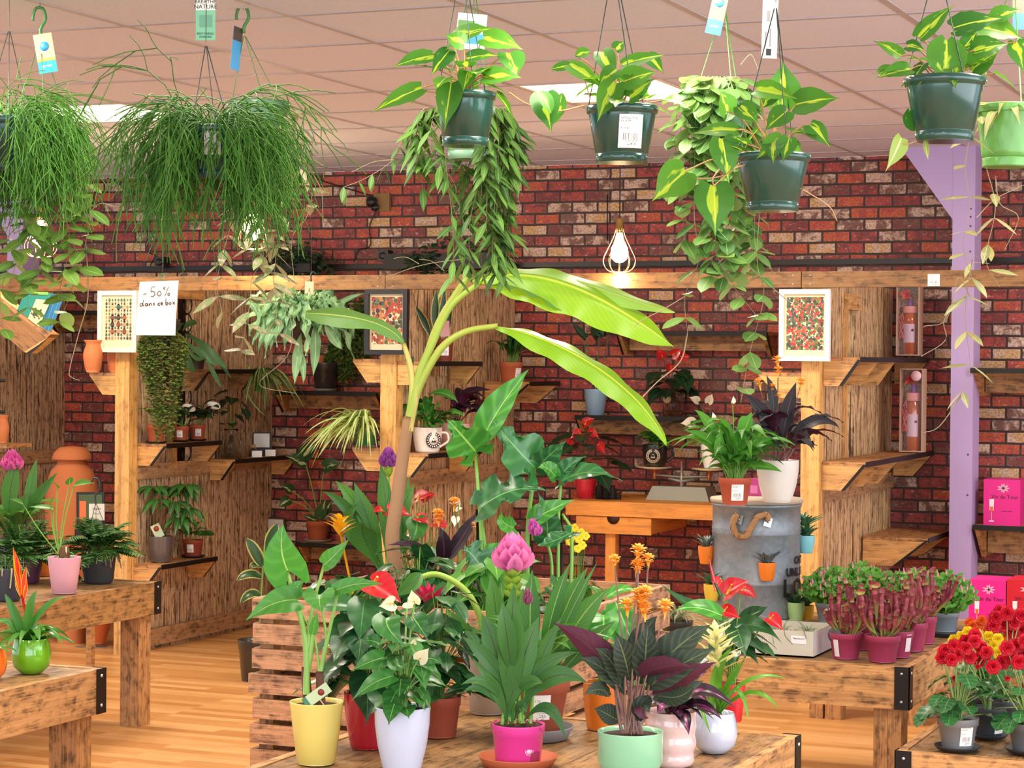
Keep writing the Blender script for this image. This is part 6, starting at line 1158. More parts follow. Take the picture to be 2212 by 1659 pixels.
# schlumbergera row
CACT = leafm('80bc50', c2='529a3c', rough=.4, trans=.25, var=.5); BUD = plain('e08a9c', .5)
for (x, yb, w, hw, top_, lab) in ((1792, 1345, 56, 52, 1222, 'budding leafy cactus just right of the barrel'), (1862, 1340, 56, 50, 1216, 'budding leafy cactus behind the left pitcher plants'), (1925, 1338, 56, 44, 1235, 'budding leafy cactus in the middle behind the pitcher plants'), (1975, 1345, 56, 50, 1226, 'budding leafy cactus behind the right pitcher plants'), (2046, 1366, 62, 58, 1230, 'budding leafy cactus in a grey pot on the black tray, farthest right')):
    P = plantpot('potted_christmas_cactus', lab, x, yb, TZ+.012, w, w*.75, 42, 'nursery', '7a868e', rough=.4); s = P.s; H_ = (yb-40-top_)*s; bu = MB()
    for i in range(260):
        an = R_.uniform(0, 6.28); rr = hw*1.15*s*math.sqrt(R_.random()); hz = H_*(1-.35*(rr/(hw*s))**2)*R_.uniform(.35, 1.0); e_ = P.top+az(an)*rr+V((0, 0, hz)); b_ = P.top+az(an)*rr*.25; d = (e_-b_); n_ = 3; pp = b_
        for k in range(n_):
            q = b_+d*((k+1)/n_)+rv(.005); 
            if k: P.L.leaf([pp, pp.lerp(q, .5), q], .021, 'round', rv(1).normalized()*.7-HF*.5+V((0, 0, .3)), nv=4, nu=2, fold=.3)
            else: P.S.tube([pp, q], .0018, n=4, cap=False)
            pp = q
        for k in range(2): q = (az(R_.uniform(0, 6.28))+V((0, 0, R_.uniform(0, 1))))*.018; P.L.leaf([e_, e_+q*.5, e_+q], .015, 'round', -HF+V((0, 0, .6))+rv(.5), nv=4, nu=2, fold=.3)
        if R_.random() < .3 and len(bu.f) < 2500: bu.tube([e_, e_+V((0, 0, .010)), e_+V((0, 0, .022))+rv(.004)], .0042, n=6, prof_=[.5, 1, .3])
    P.done(CACT); tag(P.part('flower_buds', bu, BUD), kind='stuff')
    if x > 2000: a = MB(); a.box(P.c+V((-.09, -.08, -.0118)), P.c+V((.09, .08, -.001))); TR = a
solo('black_tray', TR, plain('17181c', .3), 'shiny black plastic tray under the grey-potted budding cactus', 'tray')
# begonias
BEGL = leafm('3a7a3e', c2='2a5c34', rib='7fa868', ribw=.02, trans=.25, vein=4, rough=.4)
def begonia(label, x, yb, w, h_, c, blooms, leafs=22, spread=75, hts=(30, 110), labelpos=None):
    P = plantpot('potted_begonia', label, x, yb, LZ+.004, w, w*.72, h_, 'nursery', c, rough=.45, coat=.1); s = P.s; saucer(P, w*.56*s, .010, '2a2a2e')
    hearts(P, P.top, leafs, (hts[0]*s*.2, hts[1]*s), (15*s, spread*s), (30*s, 50*s), shape='round', asp=1.0, lobe=.35, tilt=(-.1, .9), sw=.0022, wave=.06)
    for (bx, by, sz, cm, dd) in blooms:
        c_ = P.k(bx, by, dd); P.S.tube(smooth([P.top, P.top.lerp(c_, .5)+rv(.01)+V((0, 0, .01)), c_], 4), .0026, .0016, n=5); a = MB()
        for ring in range(4):
            for k in range(6):
                an = k*1.047+ring*.6; r_ = sz*s*.5*(1-ring*.2); side = RT*math.cos(an)+UP*math.sin(an); out = TOCAM*(.15+ring*.28); d = (side*(1-ring*.17)+out).normalized(); a.leaf([c_+out*r_*.2, c_+out*r_*.3+d*r_*.6, c_+d*r_*1.05+TOCAM*r_*.1*ring], r_*1.0, 'round', TOCAM*1-side*.3, fold=.12, nv=5, nu=4, wave=.07, cup=.1)
        P.part('flower', a, cm)
    P.done(BEGL, plain('8aa860'))
    if labelpos: potlabel(P, labelpos, .04, .18, .82)
    return P
petal = lambda c, c2: leafm(c, c2=c2, trans=.2, rough=.5, coat=0)
BR_, BO, BY_ = petal('d81830', 'b01024'), petal('f2702c', 'e04818'), petal('f0d820', 'e0b418')
bl = lambda xs_, cm, sz=30, d=-.02: [(x, y, sz, cm, d+R_.uniform(-.03, .03)) for x, y in xs_]
begonia('orange begonia at the back of the low table, behind the yellow one', 2125, 1560, 70, 56, '4a4c54', bl([(2095, 1345), (2115, 1350), (2135, 1360), (2120, 1340), (2160, 1362), (2100, 1352), (2170, 1372)], BO, 24), 14)
begonia('tall red begonia at the back of the low table', 2178, 1575, 74, 60, '4a4c54', bl([(2150, 1335), (2175, 1325), (2165, 1350), (2190, 1345), (2145, 1352), (2205, 1330), (2185, 1365), (2160, 1322), (2205, 1360)], BR_, 36), 18)
begonia('yellow begonia with a few red petals, middle of the low table', 2140, 1597, 78, 66, '3c424a', bl([(2075, 1375), (2090, 1365), (2135, 1375), (2155, 1380), (2145, 1395), (2155, 1410), (2110, 1370), (2060, 1382)], BY_, 26), 18, labelpos=40)
begonia('red begonia in a light grey pot with a price label, front of the low table', 2075, 1624, 90, 70, '83888c', bl([(2040, 1405), (2060, 1395), (2085, 1400), (2105, 1385), (2120, 1400), (2035, 1420), (2070, 1415), (2095, 1420), (2115, 1425), (2130, 1410), (2105, 1372), (2085, 1385), (2055, 1425)], BR_, 32)+bl([(2062, 1465), (2078, 1475), (2112, 1440), (2068, 1458)], BR_, 13), 26, labelpos=18)
P = begonia('red begonia cut by the right picture edge', 2226, 1630, 84, 66, '6a6e74', bl([(2195, 1395), (2212, 1410), (2180, 1415), (2200, 1430), (2165, 1430), (2145, 1440), (2215, 1385), (2225, 1425), (2175, 1400)], BR_, 36)+bl([(2176, 1466), (2210, 1480)], BR_, 14), 22)
# ================================================================ left tables
FERN = leafm('4a8038', c2='2a5c2c', rib='5a7a3a', trans=.25, rough=.5)
def fern(P, n, L, el=(10, 70), droop=.55, org=None):
    o = org or P.top
    for i in range(n):
        an = (i+R_.random())/n*6.283; e = math.radians(R_.uniform(*el)); l_ = R_.uniform(*L)*P.s; d = az(an)*math.cos(e)+V((0, 0, math.sin(e))); sp = [o+az(an)*.02, o+d*l_*.55+V((0, 0, .01)), o+d*l_-V((0, 0, droop*l_*R_.uniform(.4, 1)))]; P.S.tube([bez(sp, k/6) for k in range(7)], .0011, n=4)
        m_ = 15
        for k in range(2, m_):
            t_ = k/m_; p = bez(sp, t_); T_ = bezt(sp, t_); S_ = T_.cross(V((0, 0, 1))).normalized(); pl = l_*.24*math.sin(3.14*min(1, (1-t_)*1.05+.02))**.8*(1 if t_ > .2 else .7)*1.15
            for g in (-1, 1): q = (S_*g+T_*.45).normalized(); P.L.leaf([p, p+q*pl*.5+V((0, 0, .003)), p+q*pl-V((0, 0, pl*.15))], pl*.34, 'lance', V((0, 0, 1))+rv(.2), nv=4, nu=2, fold=.1, notch=2, wave=.08)
RZ = leafm('b0a88a', c2='8a7a58', rough=.9, trans=0, coat=0)
def rhiz(P, n, r):
    a = MB()
    for i in range(n):
        an = R_.uniform(0, 6.28); b_ = P.top+az(an)*r*.7; a.tube(smooth([b_, b_+az(an)*r*.35+V((0, 0, .012)), b_+az(an)*r*.5-V((0, 0, R_.uniform(.01, .06)))+rv(.012)], 4), .0048, .003, n=6)
    P.part('furry_rhizomes', a, RZ)
P = plantpot('potted_fern', "fern in a dark pot with furry roots and a black hanger hook", 207, 1262, .6, 74, 60, 72, 'cup', '2b3038', rough=.6); s = P.s; fern(P, 64, (75, 135), el=(5, 80)); rhiz(P, 26, P.rt); P.done(FERN)
a = MB(); 
for k in range(3): a.tube([P.c+V((0, 0, P.h))+az(1+k*2.09)*P.rt, P.k(207, 1085)], .0012, n=4)
a.tube(smooth([P.k(207, 1090), P.k(206, 1070), P.k(216, 1055), P.k(212, 1036), P.k(202, 1034), P.k(196, 1046)], 5), .004, n=8); P.part('hanger_hook', a, plain('1c2228', .4)); card(P, 209, 1106, 34, 36, d=.06, c='e8dcc8', writing=(('fougère', .5, .7, 6, '5a4a4a'), ('10 cm', .5, .4, 6, '5a4a4a')))
P = plantpot('potted_fern', "second hare's-foot fern at the left edge of the far left table", 45, 1262, .6, 78, 62, 60, 'cup', '5a2a4a', rough=.5); s = P.s; fern(P, 60, (75, 135), el=(5, 80)); P.done(FERN)
P = plantpot('potted_fern', 'dark-potted fern with furry roots cut by the left picture edge', 4, 1300, .6, 80, 64, 72, 'cup', '2c3240', rough=.5); fern(P, 16, (40, 80), el=(20, 80)); rhiz(P, 20, P.rt); P.done(FERN)
P = plantpot('potted_plant', 'orange pot half hidden between the pink pot and the ferns', 88, 1245, .6, 46, 36, 50, 'tapered', 'e07a28', rough=.4); clump(P, P.top, 10, (20*P.s, 50*P.s), (12*P.s, 16*P.s), 'oval'); P.done(DKG)
ALO = leafm('5fa03c', c2='3f8034', rib='a8cc70', ribw=.025, trans=.35, rough=.35)
P = plantpot('potted_philodendron', 'long-stalked leafy plant in a pink pot on the far left table', 133, 1284, .6, 72, 52, 80, 'tapered', 'dba3b4', rough=.5, soil=.93); s = P.s
a = MB(); a.lathe([(.02, 0), (.024, .02), (.018, .045), (.008, .055), (0, .056)], P.top, 14); P.part('bulb', a, plain('6a4a30', .9))
for (x, y, x2, y2, w) in ((124, 1052, 108, 1040, 26), (160, 1048, 205, 1044, 32), (150, 1046, 152, 1030, 20), (50, 1090, 20, 1078, 24), (115, 1100, 60, 1095, 22), (110, 1090, 118, 1068, 14)): P.st([(128, 1200), ((x+128)/2-4, (y+1200)/2, -.01), (x, y, -.02)], 3.2, 2.4); P.lf([(x, y, -.02), ((x+x2)/2, (y+y2)/2-3, -.04), (x2, y2, -.05)], w, 'heart', nh=V((0, 0, 1))-HF*.5)
clump(P, P.top, 8, (25*s, 60*s), (8*s, 12*s), 'lance', el=(40, 85)); P.done(ALO, plain('7fae4a')); stick_tag(P, 143, 1190, 3, 18, 143, 1212, 'e8d8b8')
CUR = leafm('58903e', c2='386a30', rib='3a5a34', ribw=.025, trans=.3, vein=12, vs=.15, rough=.4, var=.4)
def curc_flower(P, x, y, d, w, h, cols=('e87ac0', 'c84a9c'), green=0, lean=0):
    c_ = P.k(x, y, d); s = P.s; cm = leafm(cols[0], c2=cols[1], trans=.3, rough=.5, coat=0); a = MB(); ax = (UP+RT*lean).normalized(); H_ = h*s
    for ring in range(5):
        f = ring/4; n_ = 6 if ring < 3 else 4
        for k in range(n_):
            an = k*6.283/n_+ring*.52; q = az(an); op = lerp(1.25, .3, f); b_ = c_+ax*H_*(f*.5-.45); l_ = H_*.5; a.leaf([b_, b_+q*w*s*.38*op+ax*l_*.45, b_+q*w*s*.5*op+ax*l_*1.05], w*s*.52, 'petal', -q+ax*.5, fold=-.3, nv=6, nu=4, cup=.25)
    f_ = P.part('flower', a, cm)
    if green:
        a = MB(); g0 = P.k(x, y+h*.55, d)
        for ring in range(4):
            for k in range(5): an = k*1.257+ring*.6; q = az(an); b_ = g0-ax*green*s*(ring*.26); a.leaf([b_-ax*.01, b_+q*w*s*.24, b_+q*w*s*.30+ax*.016], w*s*.36, 'petal', ax-q*.3, fold=.2, nv=5, nu=4)
        a.tube([g0+ax*.02, g0-ax*green*s], w*s*.12, n=8); P.part('green_bracts', a, leafm('a8cc4a', c2='86b040', trans=.3), f_)
    return f_
P = plantpot('potted_curcuma', 'broad-leaved plant with one pink-purple flower at the left picture edge', 24, 1225, .6, 70, 55, 60, 'tapered', '6a7078', rough=.5); s = P.s
clump(P, P.top, 16, (120*s, 210*s), (34*s, 46*s), 'lanceb', el=(60, 86), droop=.12, jit=.02, nv=10, nu=4)
for q, w in (([(50, 1130), (70, 1080, -.03), (125, 1020, -.05)], 24), ([(20, 1140), (15, 1060, -.04), (38, 992, -.03)], 40), ([(60, 1140), (62, 1060, 0), (80, 990, 0)], 26), ([(20, 1150), (40, 1100, -.08), (60, 1065, -.08)], 34)): P.lf(q, w, 'lanceb', nh=TOCAM)
P.st([(24, 1200), (28, 1100), (26, 1010)], 5, 4); curc_flower(P, 26, 996, -.02, 40, 46); P.done(CUR)
a = MB(); c_ = onX(195, 1100, -6.3); c_ = K(196, 1104, 10.3); s = 10.3/FPX; a.obox(c_, RT*60*s, HF*.02, UP*82*s, 0); a.obox(c_-HF*.011, RT*50*s, HF*.002, UP*72*s, 1); a.obox(c_-HF*.013-RT*16*s, RT*14*s, HF*.002, UP*44*s, 2); a.obox(c_-V((0, 0, 44*s))+HF*.02, RT*60*s, HF*.14, V((0, 0, .03)), 0)
a.obox(V((c_.x-.05, c_.y+.08, (c_.z-46*s)/2)), V((.03, 0, 0)), V((0, .03, 0)), V((0, 0, c_.z-46*s)), 3); solo('framed_notice', a, [plain('1c1a18', .4), plain('3f5230', .5), plain('d8683a', .5), WM], 'black-framed notice with an orange jar picture behind the fern table', 'notice')
# near left table
GUZ = leafm('5a9e3c', c2='3c7a34', trans=.3, rough=.3, coat=.4)
P = plantpot('potted_guzmania', 'bromeliad with a red and yellow flower spike in a shiny green ball pot', 62, 1457, .6, 72, 50, 76, 'ball', '6cb81c', rough=.08, coat=1); s = P.s
clump(P, P.top+V((0, 0, .0)), 22, (80*s, 125*s), (16*s, 24*s), 'strap', el=(25, 78), droop=.4, jit=.01, nv=10, fold=.45)
for q, w in (([(55, 1385), (90, 1300, -.03), (142, 1288, -.04)], 20), ([(50, 1385), (20, 1330, -.04), (-10, 1345, -.05)], 22), ([(60, 1385), (60, 1310, -.03), (80, 1275, -.03)], 24), ([(55, 1385), (30, 1320, -.03), (10, 1282, -.03)], 22), ([(65, 1390), (90, 1350, -.05), (98, 1362, -.05)], 16)): P.lf(q, w, 'strap', fold=.4)
P.done(GUZ)
RY = leafm('e02a20', c2='e84a20', edge='f5c020', trans=.2, rough=.35)
a = MB(); P.L = a
for q, w in (([(45, 1290), (38, 1230), (28, 1180)], 15), ([(40, 1250), (38, 1220, -.01), (33, 1190, -.01)], 13), ([(48, 1290), (52, 1250), (57, 1222)], 13), ([(44, 1290), (38, 1262), (32, 1245)], 10), ([(50, 1300), (58, 1270), (58, 1250)], 10), ([(46, 1285, .01), (44, 1240, .01), (40, 1205, .01)], 12)): P.lf(q, w, 'lance', nh=TOCAM, fold=.5)
a.tube([P.top, P.k(47, 1285)], .004, n=6); P.part('flower_spike', a, RY)
P = plantpot('orange_pot', 'shiny orange pot just showing at the left picture edge on the near left table', -34, 1472, .6, 72, 50, 76, 'ball', 'f0701c', rough=.1, coat=1); clump(P, P.top, 12, (40*P.s, 80*P.s), (14*P.s, 18*P.s), 'strap', el=(30, 80)); P.done(GUZ)
# ================================================================ plants standing in the crate
def inC(x, fy): p = onY(x, 1250, CRY0+fy*(CRY1-CRY0)); return V((p.x, p.y, CRZ+.001))
BAN = leafm('9ccf2e', c2='86c028', rib='d8e86a', ribw=.035, back='b5d84a', trans=.5, rough=.35, vein=26, var=.1, coat=.3, vs=.16)
BAN2 = leafm('7fae5a', c2='6a9c50', rib='b8d070', ribw=.035, back='8a9a30', trans=.4, rough=.4, vein=26, var=.1, vs=.16)
P = small('potted_banana', 'tall banana plant arching yellow-green leaves over the middle of the shop', inC(880, .6), 98, 78, 80, 'b81a2c', 'tapered', rough=.3, coat=.4); s = P.s
P.S.tube(smooth([P.top, P.k(848, 1180), P.k(858, 1080), P.k(874, 960), P.k(884, 900)], 6), 17*s, 12*s, n=12); P.part('trunk', P.S, leafm('b08a68', c2='a07a5a', trans=0, rough=.8, coat=0, var=.3)); P.S = MB()
for pts, w0, w1 in (([(880, 930), (893, 870), (905, 810), (935, 740), (975, 660), (1040, 608)], 24, 12), ([(882, 930), (896, 860), (922, 800), (960, 745), (1010, 715), (1075, 704)], 22, 12), ([(878, 940), (890, 860), (888, 800), (872, 742)], 20, 10), ([(885, 900), (915, 790), (945, 700), (990, 625), (1010, 600)], 16, 10), ([(884, 900), (930, 745), (960, 680), (1010, 605)], 14, 8)): P.st(pts, w0, w1, n=10)
P.part('leaf_stalks', P.S, leafm('a0c048', c2='b0b850', rib='d8c070', ribw=.2, trans=.15, rough=.35)); P.S = MB()
L1 = MB(); P.lf([(1020, 606), (1170, 560, -.05), (1310, 640, -.12), (1455, 748, -.15)], 132, 'banana', mb=L1, nh=(TOCAM*.9+V((0, 0, .8))), fold=-.5, nv=36, nu=8, wave=.035, wf=4); P.part('arching_leaf', L1, BAN)
L1 = MB(); P.lf([(1090, 590, .02), (1230, 580, 0), (1340, 650, -.08), (1458, 674, -.1)], 70, 'banana', mb=L1, nh=(TOCAM*.6+V((0, 0, 1))), fold=-.2, nv=30, nu=6, wave=.03, wf=3); P.part('upper_leaf', L1, leafm('a8d468', c2='98c850', rib='c8dc70', ribw=.03, trans=.4, vein=26, var=.1, vs=.16))
L1 = MB(); P.lf([(1065, 704), (1200, 720, -.05), (1390, 830, -.12), (1440, 962, -.14)], 80, 'banana', mb=L1, nh=(TOCAM*.8+V((0, 0, .8))+RT*.3), fold=-.45, nv=36, nu=8, wave=.04, wf=5); P.part('middle_leaf', L1, BAN)
L1 = MB(); P.lf([(874, 745), (850, 700, -.03), (780, 680, -.05), (660, 676, -.02)], 60, ['0'] and [.05, .3, .55, .62, .6, .62, .75, .9, .95, .8, .35], mb=L1, nh=(TOCAM*.8+V((0, 0, .6))), fold=-.3, nv=30, nu=6, wave=.02, wf=3); P.part('left_leaf', L1, BAN2)
L1 = MB(); P.lf([(1062, 612), (1120, 610, -.04), (1180, 640, -.08), (1226, 682, -.08)], 62, 'strap', mb=L1, nh=(TOCAM*.5+V((0, 0, 1))), fold=.3, nv=30, nu=6, wave=.07, wf=4); P.part('wavy_young_leaf', L1, BAN2)
stick = MB(); stick.tube([P.k(892, 770, .02), P.k(888, 900, .02)], .003, n=5); P.part('support_stick', stick, plain('2f6a5a'))
MON = leafm('4f9a38', c2='3a7f34', rib='9cca68', ribw=.025, trans=.35, rough=.28, coat=.4, vein=5, var=.3); MOND = leafm('33713a', c2='285c34', rib='6aa05a', ribw=.02, trans=.2, rough=.28, coat=.5, vein=5)
P = small('potted_monstera', 'large split-leaved climber on black stakes behind the pink flower', inC(1120, .35), 120, 92, 110, '2c2a28', 'nursery'); s = P.s
for i, (x, y0, y1) in enumerate(((1031, 1100, 1330), (1144, 1078, 1330), (1212, 1102, 1330))): a = MB(); a.tube([P.k(x, y0, .02), P.k(x+3, y1, .02)], .0045, n=6); P.part('black_stake', a, BLK)
for pts, w in (([(1045, 1330), (1040, 1160), (1027, 978)], 11), ([(1140, 1330), (1140, 1150), (1155, 1012)], 12), ([(1060, 1330), (1048, 1180), (1037, 1100)], 9), ([(1205, 1330), (1207, 1120), (1212, 1045)], 8), ([(1190, 1330), (1190, 1200), (1155, 1130)], 8), ([(1230, 1330), (1235, 1160), (1215, 1110)], 9), ([(1085, 1330), (1080, 1250), (1040, 1230)], 8)): P.st(pts, w, w*.7, n=8)
P.part('leaf_stalks', P.S, plain('7fae48', .4)); P.S = MB()
def mleaf(nm, pts, w, mat, nh=None, notch=3, fold=.2, lobe=.3, wave=.02, shape='heart'):
    a = MB(); P.lf(pts, w, shape, mb=a, nh=nh or (TOCAM*.8+V((0, 0, .5))), notch=notch, fold=fold, lobe=lobe, wave=wave, nv=30, nu=8); return P.part(nm, a, mat)
mleaf('split_leaf', [(1027, 975, -.02), (990, 930, -.08), (965, 905, -.06)], 105, MON, nh=TOCAM+RT*-.2, notch=2, lobe=.35); mleaf('split_leaf', [(1030, 975, -.02), (1065, 890, -.05), (1142, 798, -.04)], 76, MON, nh=TOCAM-RT*.5, notch=0, fold=.5, lobe=.1, shape='lance')
mleaf('split_leaf', [(1155, 1010, -.02), (1105, 960, -.08), (1062, 905, -.05)], 118, MOND, notch=2); mleaf('split_leaf', [(1158, 1010, 0), (1190, 980, -.03), (1225, 950, -.03)], 66, MOND, notch=0, nh=TOCAM+RT*.6)
mleaf('split_leaf', [(1040, 1095, -.03), (1110, 1040, -.08), (1182, 1060, -.06)], 110, MOND, notch=3, nh=TOCAM*.8+V((0, 0, .8)), lobe=.35); mleaf('split_leaf', [(1212, 1040, -.03), (1275, 1000, -.07), (1345, 1040, -.06)], 70, MOND, notch=1.5, nh=TOCAM*.6+V((0, 0, 1)))
mleaf('split_leaf', [(1210, 1035, 0), (1225, 1000, -.02), (1268, 985, -.02)], 50, MOND, notch=0, fold=.5); mleaf('split_leaf', [(1150, 1125, -.05), (1195, 1095, -.09), (1245, 1078, -.07)], 52, MON, notch=0, fold=.4); mleaf('split_leaf', [(1200, 1030, -.02), (1180, 1000, -.05), (1160, 1012, -.05)], 40, MON, notch=0)
mleaf('split_leaf', [(1235, 1150, -.1), (1190, 1175, -.14), (1155, 1180, -.12)], 60, MOND, notch=1, nh=V((0, 0, 1))-HF*.6); mleaf('split_leaf', [(1040, 1225, -.1), (1010, 1180, -.12), (1000, 1190, -.12)], 90, MOND, notch=3, lobe=.4); mleaf('split_leaf', [(1040, 1225, -.08), (1110, 1200, -.12), (1172, 1215, -.12)], 90, MON, notch=3, lobe=.3)
mleaf('split_leaf', [(1180, 1170, -.04), (1190, 1120, -.08), (1160, 1060, -.05)], 64, MOND, notch=0); mleaf('split_leaf', [(1110, 1140, -.05), (1075, 1130, -.09), (1085, 1105, -.09)], 46, MON, notch=0)
YELF = plain('f2d41c', .5)
P = small('potted_primula', 'yellow-flowered plant behind the right-hand stakes', inC(1248, .5), 70, 52, 60, 'e07a20', 'nursery'); s = P.s
hearts(P, P.top, 22, (40*s, 120*s), (20*s, 55*s), (22*s, 38*s), shape='round', asp=1.1)
for (x, y) in ((1228, 1148), (1240, 1140), (1255, 1150), (1265, 1158), (1250, 1165), (1235, 1160), (1258, 1178), (1230, 1170), (1248, 1185)):
    c_ = P.k(x, y, -.03); P.S.tube([P.top, c_], .0014, n=4); a = MB()
    for k in range(5): q = RT*math.cos(k*1.257)+UP*math.sin(k*1.257); a.leaf([c_, c_+q*5*s+TOCAM*.004, c_+q*10*s], 10*s, 'round', TOCAM, nv=4, nu=2, fold=.1)
    P.part('flower', a, YELF)
P.done(MIDG)
P = small('potted_calathea', 'dark purple calathea with orange flowers in the crate', inC(952, .55), 70, 54, 60, 'a8282c', 'tapered'); s = P.s
clump(P, P.top, 26, (60*s, 150*s), (32*s, 46*s), 'lance', el=(20, 80), droop=.25, petiole=.5, pw=.003, wave=.05, nv=10, nu=4)
for q, w in (([(945, 1240), (910, 1160, -.05), (838, 1178, -.06)], 30), ([(950, 1230), (1010, 1150, -.04), (1028, 1108, -.04)], 36), ([(945, 1225), (930, 1180, -.06), (880, 1200, -.07)], 30), ([(955, 1230), (965, 1170, -.06), (950, 1140, -.05)], 36)): P.lf(q, w, 'lance', wave=.05, nv=12)
for (x, y) in ((945, 1117), (981, 1092), (948, 1125), (1030, 1143)): p_ = P.k(x, y, -.08); P.st([(952, 1240), (x+5, y+60), (x, y, -.04)], 2.2, 2); calathea_flower(P, p_, V((.1, -.1, 1)).normalized(), 24*s, ORG)
P.done(CALD, CST)
P = small('potted_curcuma', 'tall broad-leaved curcuma with a purple flower beside the banana trunk', inC(832, .75), 84, 66, 70, '7a2a30', 'tapered'); s = P.s
for q, w in (([(825, 1230), (790, 1090, 0), (724, 1038, -.03)], 38), ([(830, 1230), (800, 1130, -.03), (765, 1042, -.02)], 44), ([(835, 1230), (840, 1100), (822, 1000)], 36), ([(830, 1230), (760, 1080, -.03), (698, 1062, -.05)], 26), ([(840, 1240), (850, 1120, .02), (895, 1045, .02)], 40), ([(850, 1240), (860, 1130), (840, 1060)], 34), ([(850, 1240), (880, 1130, .03), (882, 1025, .03)], 20), ([(820, 1230), (770, 1140, -.06), (786, 1130, -.08)], 60), ([(830, 1230), (700, 1130, -.03), (782, 1085, -.05)], 26)): P.lf(q, w, 'lanceb', nh=TOCAM, nv=12, nu=4)
P.st([(835, 1230), (840, 1120), (840, 1005)], 5, 4); curc_flower(P, 839, 990, 0, 34, 46, ('b060b8', '9c4aa0'), 12); P.done(CUR)
ANL = leafm('4a8f3a', c2='225c2c', rib='8cba60', ribw=.025, trans=.25, rough=.3, coat=.35, vein=4, vs=.2); ANLD = leafm('2f6a34', c2='1d4627', rib='5a8c4c', ribw=.022, trans=.18, rough=.32, coat=.3, vein=4, vs=.2)
def flw(P, lst, up=None):
    for (x, y, x2, y2, w, cm, d) in lst:
        b_, e_ = P.k(x, y, d), P.k(x2, y2, d-.02); P.S.tube(smooth([P.top, P.top.lerp(b_, .6)+V((0, 0, .02)), b_], 4), .0022, n=5); spathe(P, b_, (e_-b_).normalized(), w*P.s, 1, cm=cm, sm=YEL, up=(up or (TOCAM*.7+V((0, 0, .8)))).normalized())
RSP = leafm('c41826', c2='a81020', rib='d04a44', trans=.1, rough=.25, coat=.7, vein=6, vs=.2)
P = small('potted_anthurium', 'bright red anthurium cluster in the crate right of the banana trunk', inC(905, .85), 66, 50, 60, 'b81a2c', 'tapered'); s = P.s
hearts(P, P.top, 18, (40*s, 170*s), (20*s, 70*s), (36*s, 54*s), tilt=(.1, 1.0), face=.6); flw(P, [(838, 1105, 872, 1112, 50, RSP, -.12), (826, 1102, 810, 1106, 24, RSP, -.12), (900, 1080, 925, 1072, 40, RSP, -.02), (915, 1085, 945, 1065, 34, RSP, -.02), (935, 1130, 960, 1138, 38, RSP, -.05), (900, 1118, 922, 1130, 32, RSP, -.05), (862, 1150, 850, 1160, 20, RSP, 0), (985, 1105, 1000, 1098, 20, LILM, .05)])
P.lf([(900, 1115, -.05), (905, 1150, -.07), (885, 1175, -.07)], 50, 'heart', nh=TOCAM); P.done(ANL)
P = small('potted_guzmania', 'bromeliad with a yellow star flower at the left of the crate', inC(772, .6), 66, 50, 60, 'd89a1c', 'tapered'); s = P.s
clump(P, P.top+V((0, 0, .01)), 26, (100*s, 160*s), (16*s, 22*s), 'strap', el=(30, 80), droop=.4, nv=10, fold=.4); a = MB()
for k in range(16):
    an = k*2.4; f = k/15; q = az(an); b_ = P.k(734, 1160-f*36, 0); l_ = (46-18*f)*s; a.leaf([b_, b_+q*l_*.4+UP*l_*.4, b_+q*l_*.95+UP*l_*.55], 15*s, 'lance', UP-q*.5, nv=6, nu=2)
a.tube([P.top, P.k(735, 1150)], .004, n=6); P.part('star_flower', a, leafm('f5c41c', c2='f0a81c', trans=.3)); P.done(leafm('6a9a44', c2='4a7f3c', trans=.3))
P = small('potted_lily', 'small white-flowered lily between the calathea and the stakes', inC(1000, .9), 50, 40, 50, '8a8a88', 'tapered'); s = P.s; clump(P, P.top, 18, (80*s, 150*s), (18*s, 26*s), 'lance', el=(60, 88), droop=.1); flw(P, [(985, 1118, 980, 1150, 20, LILM, 0), (990, 1090, 995, 1060, 14, LILM, 0), (1046, 1120, 1050, 1100, 12, LILM, 0)]); P.done(leafm('7aa84a', c2='5a8a3c', stripe='c8d070'))
P = small('potted_rubber_plant', 'cream-edged rubber plant standing low behind the left end of the crate', V((onY(556, 1300, 9.0).x, 9.0, .0)), 84, 66, 90, '2c2a28', 'nursery'); s = P.s
P.st([(560, 1400), (566, 1250), (575, 1150)], 5, 4)
for q, w in (([(570, 1230), (550, 1190, -.03), (532, 1162, -.03)], 30), ([(572, 1190), (590, 1160, -.03), (600, 1130, -.03)], 30), ([(568, 1250), (540, 1230, -.03), (510, 1255, -.04)], 26), ([(565, 1290), (545, 1270, -.03), (518, 1304, -.04)], 26), ([(570, 1240), (590, 1210, -.03), (580, 1190, -.03)], 26), ([(568, 1225), (548, 1215, -.04), (540, 1228, -.04)], 18)): P.lf(q, w, 'oval')
P.done(leafm('35542e', c2='2a4628', edge='a8a860', trans=.15, rough=.3))
